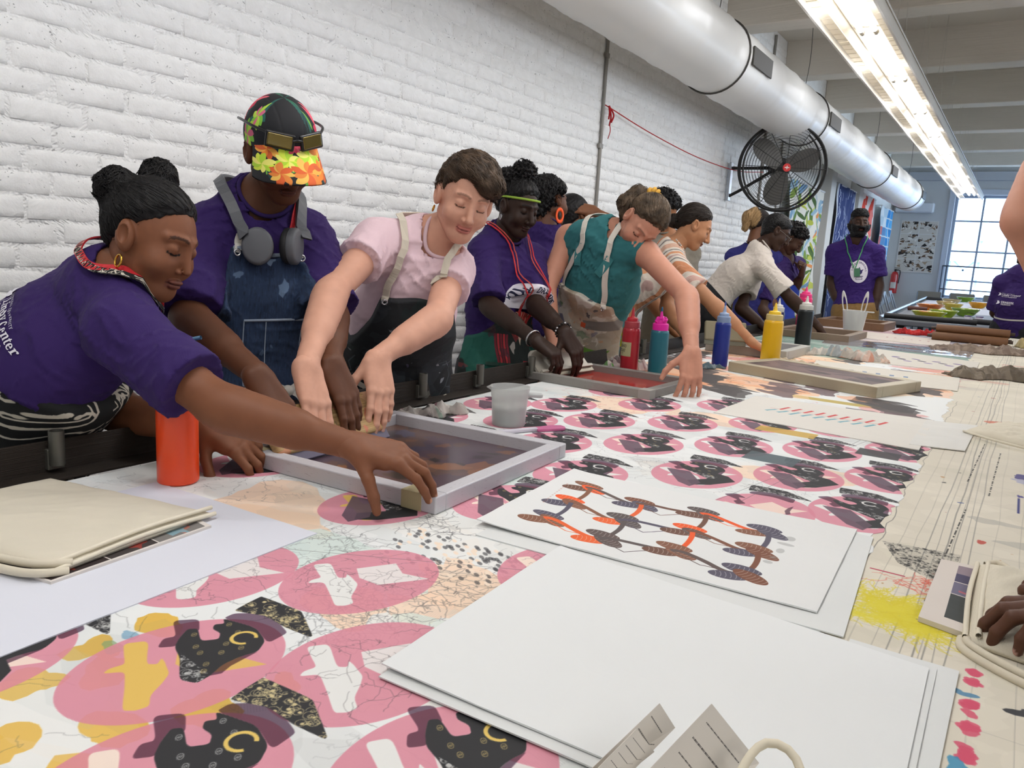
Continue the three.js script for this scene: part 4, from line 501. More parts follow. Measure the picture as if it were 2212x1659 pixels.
  obj('trousers', put(uvOf(net(pantsF, [mn[0], 0, mn[2]], [mx[0], J.pel.y + 0.25, mx[2]], 0.016 / q))), P.mat ?? mat(P.color, 0.85), g0);
  // shirt
  const C = S.shirt, sleeves = ['L', 'R'].map((k) => { const a = J['sh' + k], b = J['el' + k], e = a.clone().lerp(b, C.sleeve), d = b.clone().sub(a).normalize(), c = cone(a.clone().addScaledVector(d, -0.01), e.clone().addScaledVector(d, 0.03), 0.058 * arm, (C.cuff ?? 0.06) * arm); return (x, y, z) => Math.max(c(x, y, z), (x - e.x) * d.x + (y - e.y) * d.y + (z - e.z) * d.z); });
  const holeC = cone(J.neck.clone().addScaledVector(F.v, -(C.dip ?? 0.0)).addScaledVector(F.n, 0.02), nape, C.neck ?? 0.066, (C.neck ?? 0.066) * 1.05), hem = C.hem ?? -0.12, trunkS = torsoField(F, { ...S, lo: Math.min(-0.25, hem / F.L) });
  const shirtRaw = (x, y, z) => { let f = trunkS(x, y, z) - 0.012; f = smin(f, trap[0](x, y, z) - 0.011, 0.05); f = smin(f, trap[1](x, y, z) - 0.011, 0.05); if (C.sleeve > 0.05) { f = smin(f, sleeves[0](x, y, z), 0.035); f = smin(f, sleeves[1](x, y, z), 0.035); } return f; };
  const shirtF = (x, y, z) => { const [a, s] = loc(x, y, z); let f = shirtRaw(x, y, z) + fold(x, y, z, C.fold ?? 1); f = smax(f, -holeC(x, y, z), 0.008); if (C.sleeve <= 0.05) f = smax(f, Math.abs(a) - F.hw * 0.93, 0.01); return Math.max(f, hem - s - (C.slant ?? 0) * a); };
  const shg = net(shirtF, [mn[0], J.pel.y - 0.3, mn[2]], [mx[0], top + 0.02, mx[2]], 0.0095 / q); uvOf(shg, C.scale ?? 1, C.scale ?? 1);
  obj('shirt', put(shg), C.mat ?? mat(C.color, 0.88, { bumpMap: repeat(clothBump, 30, 30), bumpScale: 0.00022 }), g0);
  if (C.collar !== false) { const ax = nape.clone().sub(J.neck).normalize(), h0 = J.neck.clone().addScaledVector(F.v, -(C.dip ?? 0)).addScaledVector(F.n, 0.02), u2 = cross(ax, F.n).normalize(), n2 = cross(u2, ax).normalize(), R0 = C.neck ?? 0.066, pts = []; for (let i = 0; i < 36; i++) { const t = i / 36 * 6.283, p = h0.clone().addScaledVector(u2, Math.cos(t) * R0).addScaledVector(n2, Math.sin(t) * R0).addScaledVector(ax, 0.12); let ok = false; for (let k = 0; k < 80; k++) { const d = shirtRaw(p.x, p.y, p.z) + 0.001; if (d < 0.0006) { ok = true; break; } p.addScaledVector(ax, -Math.min(d, 0.012)); } if (ok) pts.push(V(p.x - base.x, p.y, p.z - base.z)); } if (pts.length > 20) { for (let n = 0; n < 2; n++) for (let i = 0; i < pts.length; i++) pts[i] = pts[i].clone().multiplyScalar(0.5).addScaledVector(pts[(i + 1) % pts.length], 0.25).addScaledVector(pts[(i + pts.length - 1) % pts.length], 0.25); obj('collar_band', tube(pts, 0.0055, 7, 72, true), C.mat ?? mat(C.color, 0.88), g0); } }
  const ray = (a0, s, from, dir, field, off) => { let a = a0; for (let n = 0; n < 12; n++) { const p = world(a, s, 0).addScaledVector(from, 0.45); let t = 0, hit = false; for (let k = 0; k < 60 && t < 0.5; k++) { const d = field(p.x, p.y, p.z) - off; if (d < 0.0006) { hit = true; break; } const q = Math.min(d * 0.8, 0.05); p.addScaledVector(dir, q); t += q; } if (hit) return p.addScaledVector(F.u, 0); a *= 0.93; } return world(a, s, 0); };
  const api = { S, J, F, g: g0, base, HM, put, world, loc, shirtF, bodyF, hs, hx, hu, hf,
    front: (a, s, off = 0.006, field = shirtF) => ray(a, s, F.n, F.n.clone().negate(), field, off), back: (a, s, off = 0.006, field = shirtF) => ray(a, s, F.n.clone().negate(), F.n, field, off), rel: (p) => V(p.x - base.x, p.y, p.z - base.z) };
  api.decal = (name, a0, a1, s0, s1, m, side = 'front', off = 0.003, nu = 14, nv = 14, field = shirtF) => { const pos = [], uv = [], idx = []; for (let j = 0; j <= nv; j++) for (let i = 0; i <= nu; i++) { const p = api.rel(api[side](lerp(a0, a1, i / nu), lerp(s0, s1, j / nv), off, field)); pos.push(p.x, p.y, p.z); uv.push(i / nu, j / nv); if (i && j) { const k = j * (nu + 1) + i; idx.push(k - nu - 2, k - nu - 1, k, k - nu - 2, k, k - 1); } } const g = new THREE.BufferGeometry(); g.setAttribute('position', new THREE.Float32BufferAttribute(pos, 3)); g.setAttribute('uv', new THREE.Float32BufferAttribute(uv, 2)); g.setIndex(idx); g.computeVertexNormals(); return obj(name, g, m, g0); };
  api.loop = (name, s, r, m, off = 0.008, w, tilt = 0, field = api.apronF ?? shirtF) => { const pts = []; for (let i = 0; i < 28; i++) { const t = i / 28 * 6.283, dir = F.u.clone().multiplyScalar(Math.cos(t)).addScaledVector(F.n, Math.sin(t)), p = world(0, s + tilt * Math.cos(t), 0).addScaledVector(dir, 0.4); for (let k = 0; k < 60; k++) { const d = field(p.x, p.y, p.z) - off; if (d < 0.0006) break; p.addScaledVector(dir, -Math.min(d * 0.8, 0.05)); } pts.push(api.rel(p)); } return obj(name, w ? ribbon([...pts, pts[0]], 0.003, w, F.v, 60) : tube(pts, r, 6, 60, true), m, g0); };
  const grad = (f, p, e = 0.004) => V(f(p.x + e, p.y, p.z) - f(p.x - e, p.y, p.z), f(p.x, p.y + e, p.z) - f(p.x, p.y - e, p.z), f(p.x, p.y, p.z + e) - f(p.x, p.y, p.z - e)).normalize();
  api.band = (name, pts, w, m, off = 0.005, field = api.coverF(), t = 0.003, seg = 44) => { const c = new THREE.CatmullRomCurve3(pts, false, 'catmullrom', 0.5), pos = [], idx = [], uv = []; for (let i = 0; i <= seg; i++) { const p = c.getPoint(i / seg), d = c.getTangent(i / seg); for (let k = 0; k < 6; k++) { const v = field(p.x, p.y, p.z) - off; if (v < -0.0005 || (v < 0.02 && v > 0.0005)) p.addScaledVector(grad(field, p), -v * 0.9); } const n = grad(field, p), s = cross(d, n).normalize(), o = api.rel(p); [[-w, -t], [w, -t], [w, t], [-w, t]].forEach(([a, b], k) => { const q = o.clone().addScaledVector(s, a / 2).addScaledVector(n, b / 2 + t / 2); pos.push(q.x, q.y, q.z); uv.push(k / 4, i / seg * 6); }); if (i) for (let k = 0; k < 4; k++) { const a = (i - 1) * 4 + k, b = (i - 1) * 4 + (k + 1) % 4; idx.push(a, b, b + 4, a, b + 4, a + 4); } } const g = new THREE.BufferGeometry(); g.setAttribute('position', new THREE.Float32BufferAttribute(pos, 3)); g.setAttribute('uv', new THREE.Float32BufferAttribute(uv, 2)); g.setIndex(idx); const f = g.toNonIndexed(); f.computeVertexNormals(); return obj(name, f, m, g0); };
  api.coverF = () => { const a = api.apronS; return (x, y, z) => { let f = Math.min(shirtRaw(x, y, z) - 0.006, bodyF(x, y, z)); return a ? Math.min(f, a(x, y, z)) : f; }; };
  if (S.apron) makeApron(api, S.apron, q);
  return api;
}
const clothBump = noiseTex(128, (u, v) => 0.5 + 0.25 * Math.sin(u * 6.283 * 16) * 0.6 + 0.25 * Math.sin(v * 6.283 * 16) * 0.6 + 0.12 * tileNoise(u, v, 20));
function makeApron(A, O, q) {
  const { F, loc, g } = A, skirt = torsoField(F, { ...A.S, lo: -1.35, hi: 1.0, hump: 0.02 }), top = O.top ?? 0.8, bot = O.bottom ?? -0.5, wTop = O.wTop ?? 0.1, wMid = O.wMid ?? 0.17, wB = O.wBot ?? 0.21, L = F.L, wy = (O.waist ?? 0.3) * L;
  const f0 = (x, y, z) => { const s = A.shirtF(x, y, z), k = skirt(x, y, z) - 0.02; return Math.min(s, k); };
  const f = (x, y, z) => { const [a, s, b] = loc(x, y, z); const t = s > wy ? lerp(wMid, wTop, Math.pow(clamp((s - wy) / (top * L - wy), 0, 1), 0.75)) : lerp(wMid, wB, clamp((wy - s) / 0.15, 0, 1)); let e = smin(A.shirtF(x, y, z), skirt(x, y, z) - 0.018, 0.02) - 0.0075 + 0.004 * N3(a * 8, s * 7 + 4, b * 8); e = smax(e, Math.abs(a - (O.shift ?? 0)) - t, 0.004); e = smax(e, s - top * L - 0.02 * Math.cos(clamp(a / wTop, -1.5, 1.5) * 3.1) * (O.scoop ?? 0.4), 0.004); e = Math.max(e, bot - s); return Math.max(e, -b - (O.wrap ?? 0.01)); };
  const lo = A.world(0, bot, 0), pts = [lo, A.world(0, L, 0)], mn = [0, 1, 2].map((i) => Math.min(...pts.map((p) => p.getComponent(i))) - 0.32), mx = [0, 1, 2].map((i) => Math.max(...pts.map((p) => p.getComponent(i))) + 0.32);
  const geo = net(f, mn, mx, 0.0085 / q), p = geo.attributes.position, uv = new Float32Array(p.count * 2); for (let i = 0; i < p.count; i++) { const [a, s] = loc(p.getX(i), p.getY(i), p.getZ(i)); uv[i * 2] = a / 0.5 + 0.5; uv[i * 2 + 1] = (s + 0.55) / 1.1; } geo.setAttribute('uv', new THREE.BufferAttribute(uv, 2));
  obj('apron', A.put(geo), O.mat, g); A.apronF = (x, y, z) => Math.min(A.shirtF(x, y, z), f(x, y, z)); A.apronS = f;
}
function addHair(A, name, f, box0, o) {                                 // hair in head coordinates
  const g = net(f, box0[0], box0[1], o.cell ?? 0.004), c = (p) => { const b = o.color(p), n = 1 + (o.vary ?? 0.25) * N3(p.x * 70, p.y * 30, p.z * 70); return b.map((x) => x * n); };
  paint(g, (x, y, z) => c({ x, y, z })); const list = [g]; for (const s of o.strands ?? []) list.push(strandsOn(f, { color: (p) => o.color(p), ...s }));
  const m = merged(list); m.applyMatrix4(A.HM); return obj(name, m, o.mat ?? hairMat, A.g);
}
const hairMat = phys(0xffffff, 0.48, { vertexColors: true, specularIntensity: 0.4 });
function headTube(A, name, pts, r, m, n = 8, closed = false) { const g = tube(pts, r, n, undefined, closed); g.applyMatrix4(A.HM); return obj(name, g, m, A.g); }
function headMesh(A, name, g, m) { g.applyMatrix4(A.HM); return obj(name, g, m, A.g); }
const skullF = ell([0, 0.032, -0.018], [0.074, 0.088, 0.094]);
// ---------------------------------------------------------------- cloth prints
const splat = (c, w, h, R, n, cols, r0, r1) => { for (let i = 0; i < n; i++) { c.fillStyle = cols[Math.floor(R() * cols.length)]; c.save(); c.translate(R() * w, R() * h); c.rotate(R() * 6); c.globalAlpha = 0.35 + R() * 0.6; c.beginPath(); const r = r0 + R() * R() * (r1 - r0), o = R() * 40; for (let k = 0; k < 12; k++) { const a = k / 12 * 6.283, q = r * (1 + 0.5 * N2(Math.cos(a) + o, Math.sin(a) - o)); c.lineTo(Math.cos(a) * q * 1.6, Math.sin(a) * q); } c.fill(); c.restore(); } c.globalAlpha = 1; };
const denimTex = canvas(512, 1024, (c, w, h) => { const R = mulberry(5); c.fillStyle = '#22334f'; c.fillRect(0, 0, w, h); for (let i = 0; i < 9000; i++) { c.fillStyle = R() < 0.5 ? 'rgba(60,84,120,.25)' : 'rgba(14,20,36,.3)'; c.fillRect(R() * w, R() * h, 1 + R() * 2, 4 + R() * 12); } splat(c, w, h, R, 60, ['#5f7fa8', '#8fa6c0', '#1a2740'], 3, 22); splat(c, w, h * 0.45, R, 0, [], 1, 2); c.save(); c.translate(0, h * 0.5); splat(c, w, h * 0.5, R, 46, ['#d8d6d0', '#b9a9b4', '#cfd6d6', '#2a2d52'], 2, 14); c.restore(); });
const blackTex = canvas(512, 1024, (c, w, h) => { const R = mulberry(6); c.fillStyle = '#1d2023'; c.fillRect(0, 0, w, h); splat(c, w, h, R, 300, ['#2c3136', '#15171a', '#343a40', '#1b2a2a'], 6, 60); splat(c, w, h, R, 120, ['#d8d8d4', '#a9a9ae', '#7a6f9a', '#8a8f96'], 1, 7); splat(c, w, h, R, 14, ['#b23a5a', '#3f6f6a', '#8a3f3f'], 3, 16); c.strokeStyle = 'rgba(170,175,180,.35)'; for (let i = 0; i < 90; i++) { c.lineWidth = 1 + R() * 2; c.beginPath(); let x = R() * w, y = h * 0.35 + R() * h * 0.65; c.moveTo(x, y); for (let k = 0; k < 4; k++) c.lineTo(x += (R() - 0.5) * 40, y += R() * 30); c.stroke(); } });
const paintTex = canvas(512, 1024, (c, w, h) => { const R = mulberry(8); c.fillStyle = '#b9ae9c'; c.fillRect(0, 0, w, h); splat(c, w, h, R, 420, ['#c9c0b2', '#a99a86', '#d6cfc4', '#9b8f7c', '#b59a82', '#c4a48a'], 10, 60); splat(c, w, h, R, 90, ['#6a6478', '#8a5a5a', '#5f7a5a', '#c07a4a', '#4a4a52', '#b9a24a', '#d9d4cc', '#a34a4a'], 4, 34); c.fillStyle = '#5f8a34'; c.beginPath(); c.moveTo(270, 400); c.quadraticCurveTo(350, 425, 420, 410); c.quadraticCurveTo(400, 470, 260, 465); c.fill(); c.fillStyle = '#7d766f'; c.beginPath(); c.moveTo(290, 300); c.lineTo(420, 270); c.lineTo(425, 320); c.lineTo(300, 335); c.fill(); c.fillStyle = '#c8552f'; c.fillRect(285, 310, 22, 22); c.fillStyle = '#7a3a5a'; c.beginPath(); c.moveTo(110, 410); c.lineTo(230, 455); c.lineTo(220, 480); c.lineTo(100, 440); c.fill(); c.strokeStyle = '#3a3836'; c.lineWidth = 6; for (let i = 0; i < 7; i++) { c.beginPath(); c.moveTo(300 + R() * 150, 560 + i * 40); c.lineTo(220 + R() * 80, 640 + i * 44); c.stroke(); } });
const redTex = canvas(512, 1024, (c, w, h) => { const R = mulberry(9); c.fillStyle = '#16201d'; c.fillRect(0, 0, w, h); c.fillStyle = '#17574b'; c.fillRect(60, 380, 90, 640); c.fillRect(330, 420, 80, 300); c.fillStyle = '#8d2430'; for (let i = 0; i < 5; i++) { c.beginPath(); c.moveTo(150 + i * 12, 380); c.lineTo(170 + i * 8, 1024); c.lineWidth = 9; c.strokeStyle = i % 2 ? '#b8343c' : '#7c2230'; c.stroke(); } splat(c, w, h, R, 160, ['#8d2430', '#a8343a', '#1d5a4c', '#231a26', '#4a2430', '#c9c0b8'], 3, 26); c.fillStyle = '#b8b4aa'; c.beginPath(); c.ellipse(100, 600, 40, 60, 0, 0, 7); c.ellipse(110, 900, 46, 70, 0, 0, 7); c.fill(); c.fillStyle = '#c9b29c'; c.beginPath(); c.moveTo(200, 175); c.lineTo(330, 175); c.lineTo(265, 420); c.fill(); c.strokeStyle = '#b8342f'; c.lineWidth = 7; for (let i = 0; i < 9; i++) { c.beginPath(); c.moveTo(205 + i * 15, 175); c.lineTo(240 + i * 6, 330 + R() * 60); c.stroke(); } });
const coralTex = canvas(512, 512, (c, w, h) => { const R = mulberry(14); c.fillStyle = '#151717'; c.fillRect(0, 0, w, h); c.strokeStyle = '#cfc8b8'; c.fillStyle = '#cfc8b8'; c.lineCap = 'round'; for (let i = 0; i < 210; i++) { let x = R() * w, y = R() * h, a = R() * 6.28; c.beginPath(); c.moveTo(x, y); const n = 2 + R() * 4; c.lineWidth = 4 + R() * 4; for (let k = 0; k < n; k++) { a += (R() - 0.5) * 2; c.lineTo(x += Math.cos(a) * 13, y += Math.sin(a) * 13); } c.stroke(); c.beginPath(); c.arc(x, y, 4 + R() * 4, 0, 7); c.fill(); } });
const stripeTex = canvas(512, 256, (c, w, h) => { const R = mulberry(15); c.fillStyle = '#d9cdbf'; c.fillRect(0, 0, w, h); const S = [[0, 34, '#c98760'], [48, 8, '#7d7a76'], [62, 14, '#b99a92'], [96, 20, '#d8a27e'], [128, 6, '#6f6d6c'], [150, 30, '#c98760'], [196, 10, '#8a817c'], [224, 22, '#cfa79a'], [262, 36, '#c98760'], [310, 6, '#6f6d6c'], [330, 14, '#b99a92'], [362, 26, '#d3936a'], [404, 8, '#7d7a76'], [428, 30, '#cfa48c'], [474, 10, '#8a817c']]; for (const [x, q, col] of S) { c.fillStyle = col; c.fillRect(x, 0, q, h); } for (let i = 0; i < 700; i++) { c.fillStyle = 'rgba(235,228,220,.25)'; c.fillRect(R() * w, R() * h, 2, 20); } });
const floralTex = canvas(1024, 1024, (c, w, h) => {
  const R = mulberry(33); c.fillStyle = '#17181d'; c.fillRect(0, 0, w, h); const petal = (x, y, r, a, col, k = 0.42) => { c.save(); c.translate(x, y); c.rotate(a); c.fillStyle = col; c.beginPath(); c.moveTo(0, 0); c.bezierCurveTo(r * 0.3, -r * k, r * 0.8, -r * k, r, 0); c.bezierCurveTo(r * 0.8, r * k * 0.5, r * 0.3, r * k * 0.5, 0, 0); c.fill(); c.restore(); };
  const flower = (x, y, r, cols) => { for (let i = 0; i < 9; i++) petal(x, y, r * (0.7 + R() * 0.5), i / 9 * 6.283 + R() * 0.4, cols[i % cols.length]); };
  for (let i = 0; i < 26; i++) { const x = R() * w, y = R() * h; for (let k = 0; k < 5; k++) petal(x, y, 90 + R() * 60, R() * 6.28, ['#1f5f56', '#2f7f5f', '#6fae3f', '#173f42'][k % 4], 0.25); }
  for (const [x, y, r, q] of [[240, 640, 150, 0], [420, 760, 150, 1], [640, 700, 170, 1], [820, 640, 140, 2], [560, 880, 160, 2], [330, 900, 120, 2], [760, 860, 130, 0], [180, 820, 120, 1], [120, 300, 90, 3], [870, 240, 170, 4], [900, 420, 150, 4], [160, 170, 80, 3], [60, 460, 90, 3], [960, 560, 110, 4], [500, 600, 90, 4]]) flower(x, y, r, [['#f08a2e', '#f2b04a', '#d9622e'], ['#dff04a', '#b8e03a', '#f4f07a'], ['#f2c25a', '#e98a3a', '#e4662e'], ['#7fc23f', '#b6d94a', '#d96a8a'], ['#e8506a', '#f06a7a', '#d93a5a']][q]);
});
function cutTex(w, h, draw) { const t = canvas(w, h, (c) => { c.clearRect(0, 0, w, h); draw(c, w, h); }); t.wrapS = t.wrapT = THREE.ClampToEdgeWrapping; return t; }
const dragon = (c, x, y, s) => { c.beginPath(); c.ellipse(x, y + 6 * s, 15 * s, 7 * s, -0.4, 0, 7); c.fill(); c.beginPath(); c.moveTo(x - 4 * s, y + 4 * s); c.lineTo(x - 17 * s, y - 16 * s); c.lineTo(x - 4 * s, y - 10 * s); c.lineTo(x + 3 * s, y - 20 * s); c.lineTo(x + 8 * s, y - 6 * s); c.lineTo(x + 20 * s, y - 10 * s); c.lineTo(x + 9 * s, y + 6 * s); c.fill(); c.beginPath(); c.moveTo(x - 10 * s, y + 8 * s); c.lineTo(x - 20 * s, y + 22 * s); c.lineTo(x + 4 * s, y + 12 * s); c.fill(); };
const backTex = cutTex(1024, 640, (c, w, h) => { c.fillStyle = '#e9e6ee'; dragon(c, 90, 110, 3.4); c.fillRect(176, 34, 5, 150); c.font = '26px serif'; c.fillText('D R E X E L   U N I V E R S I T Y', 200, 56); c.font = 'bold 84px serif'; c.fillText('Lindy Center', 196, 128); c.font = 'bold 42px serif'; c.fillText('for Civic Engagement', 196, 180); dragon(c, 110, 400, 4); c.font = 'bold 92px sans-serif'; c.fillText('DRAGON', 210, 400); c.fillRect(210, 420, 400, 8); c.font = 'bold 50px sans-serif'; c.fillText('VOLUNTEERS', 210, 476); });
const emblemTex = cutTex(512, 640, (c) => { c.fillStyle = '#e6e2ea'; c.beginPath(); c.ellipse(256, 320, 236, 290, 0, 0, 7); c.fill(); c.beginPath(); c.moveTo(30, 60); c.lineTo(140, 90); c.lineTo(80, 170); c.fill(); c.fillStyle = '#2d1a5c'; c.font = 'bold 66px sans-serif'; const word = (s, a0, a1, r, ry) => [...s].forEach((ch, i) => { const a = lerp(a0, a1, i / (s.length - 1)); c.save(); c.translate(256 + Math.cos(a) * r, 320 + Math.sin(a) * ry); c.rotate(a + Math.PI / 2); c.textAlign = 'center'; c.fillText(ch, 0, 20); c.restore(); }); word('YOUNG', -2.95, -1.85, 178, 226); word('DRAGONS', -1.45, -0.05, 178, 226); dragon(c, 256, 330, 6.4); c.fillRect(150, 440, 214, 18); c.fillRect(170, 470, 174, 60); c.fillStyle = '#e6e2ea'; c.fillRect(182, 480, 150, 40); });
const cut = (t) => new THREE.MeshStandardMaterial({ map: t, roughness: 0.8, transparent: true, alphaTest: 0.4 });
const backPrint = cut(backTex), emblem = cut(emblemTex);
const cream = mat('#cfc6b4', 0.85), redCord = mat('#c4202a', 0.6), gold = mat('#d9a94a', 0.25, { metalness: 1 }), silver = mat('#c9cacc', 0.25, { metalness: 1 }), greenCord = mat('#3f8f5a', 0.7), black = mat('#141416', 0.5);
const clothMat = (col, o = {}) => mat(col, 0.88, { bumpMap: repeat(clothBump, 30, 30), bumpScale: 0.00022, ...o });
const purpleCloth = clothMat('#2b1156');
const texCloth = (t, x = 1, y = 1, rot = 0) => { const q = repeat(t, x, y); q.rotation = rot; return mat('#ffffff', 0.88, { map: q }); };
const hairPlane = (p, y0 = 0.075, z0 = 0.07, y1 = -0.06, z1 = -0.07) => { const dy = y1 - y0, dz = z1 - z0, l = Math.hypot(dy, dz); return (dy * -0 + (p[1] - y0) * dz / l * 1 + (p[2] - z0) * -dy / l); };
function scalp(t, y0, z0, y1, z1, extra) { const H = headField(); const dy = y1 - y0, dz = z1 - z0, l = Math.hypot(dy, dz); return (x, y, z) => { const ax = Math.abs(x), pl = ((y - y0) * dz - (z - z0) * dy) / l + (extra ? extra(x, y, z) : 0) + 0.22 * (ax > 0.045 && y < 0.045 && y > -0.01 ? Math.min(0.045 - y, 0.03) * sstep(0.045, 0.07, ax) : 0) * (z > 0.01 ? 1 : 0) + 0.0035 * N3(x * 60, y * 60, z * 60 + 9); const ez = z + 0.004, ey = y + 0.004, ear = (1 - Math.sqrt(((ax - 0.085) / 0.03) ** 2 + (ey / 0.037) ** 2 + (ez / 0.025) ** 2)) * 0.022; const m = Math.max(pl, ear), th = t * sstep(0.003, -0.022, m) + 0.0012; return smax(H(x, y, z) - th + 0.0016 * N3(x * 50, y * 50, z * 50), m, 0.002); }; }
const HB = [[-0.14, -0.16, -0.2], [0.14, 0.24, 0.16]];
const dark = (r, g, b) => () => [r, g, b], BLK = dark(0.010, 0.009, 0.009);
function hoop(A, side, r, m, y = -0.045, t = 0.0018) { return headMesh(A, 'earring', new THREE.TorusGeometry(r, t, 8, 24).rotateY(Math.PI / 2 * 0.7).translate(side * 0.083, y - r * 0.6, 0.004), m); }
function strap(A, pts, w, m, name = 'apron_strap', t = 0.003) { const n = A.F.n; return obj(name, ribbon(pts.map((p) => A.rel(p)), w, t, n), m, A.g); }
function neckPath(A, s, a0, s0, r = 0.062, end = 2) { const L = A.F.L, nk = A.J.neck, P = [], f = A.apronF ?? A.shirtF; for (let i = 0; i <= 4; i++) { const t = i / 4; P.push(A.front(lerp(a0 * s, s * r, t), lerp(s0, L * 1.02, t), 0.006, f)); } P.push(nk.clone().addScaledVector(A.F.u, s * (r + 0.012)).addScaledVector(A.F.v, 0.03)); if (end > 1) P.push(nk.clone().addScaledVector(A.F.u, s * 0.045).addScaledVector(A.F.n, -0.06).addScaledVector(A.F.v, 0.04), nk.clone().addScaledVector(A.F.n, -0.075).addScaledVector(A.F.v, 0.035)); return P; }
function neckStraps(A, a0, s0, m, w = 0.018) { for (const s of [1, -1]) { const P = neckPath(A, s, a0, s0); A.band('apron_strap', P, w, m); obj('eyelet', new THREE.TorusGeometry(0.007, 0.0025, 8, 16).applyMatrix4(new THREE.Matrix4().makeBasis(A.F.u, A.F.v, A.F.n)).translate(...A.rel(A.front(a0 * s, s0, 0.011, A.apronF ?? A.shirtF)).toArray()), silver, A.g); } }
function lanyard(A, m, low, w = 0.007, r = 0.05, a = 0.01) { for (const s of [1, -1]) A.band('lanyard', neckPath(A, s, a, low, r), w, m, 0.0065, undefined, 0.002); }
function waistBand(A, s, m, w = 0.014, tilt = 0, a = 0.15) { const P = []; for (let i = 0; i <= 8; i++) { const q = lerp(-a, a, i / 8); P.push(A.front(q, s + tilt * q, 0.006, A.apronF)); } A.band('apron_tie', P, w, m, 0.004); }
function knot(A, a, s, m, w = 0.014) { const c = A.front(a, s, 0.012, A.apronF ?? A.shirtF); for (const [da, ds] of [[0.05, -0.055], [-0.03, -0.075], [0.035, 0.02], [-0.04, 0.012]]) strap(A, [c, A.front(a + da * 0.5, s + ds * 0.35 + 0.006, 0.02, A.apronF ?? A.shirtF), A.front(a + da, s + ds, 0.008, A.apronF ?? A.shirtF)], w, m, 'tie_end'); obj('tie_knot', new THREE.SphereGeometry(0.014, 14, 10).translate(...A.rel(c).toArray()), m, A.g); }
function bracelet(A, side, t, m, beads) { const w = A.J['wr' + side], e = A.J['el' + side], c = w.clone().lerp(e, t), d = w.clone().sub(e).normalize(), u = cross(d, V(0.3, 1, 0.2)).normalize(), v = cross(d, u); if (beads) { for (let i = 0; i < 16; i++) { const a = i / 16 * 6.283, p = c.clone().addScaledVector(u, Math.cos(a) * 0.031).addScaledVector(v, Math.sin(a) * 0.031); obj('bead', new THREE.SphereGeometry(0.0052, 8, 6).translate(...A.rel(p).toArray()), i % 3 === 0 ? silver : m, A.g); } } else obj('bracelet', new THREE.TorusGeometry(0.031, 0.0035, 8, 28).applyMatrix4(new THREE.Matrix4().makeBasis(u, v, d)).translate(...A.rel(c).toArray()), m, A.g); }
function ring(A, H, i, t = 0.55) { const p = H.at(KN[i][0] + 0.02, KN[i][1], -0.006), m = new THREE.Matrix4().makeBasis(H.s, H.b, H.d); obj('ring', new THREE.TorusGeometry(0.0098, 0.0017, 8, 20).applyMatrix4(m).translate(...A.rel(p).toArray()), silver, A.g); }

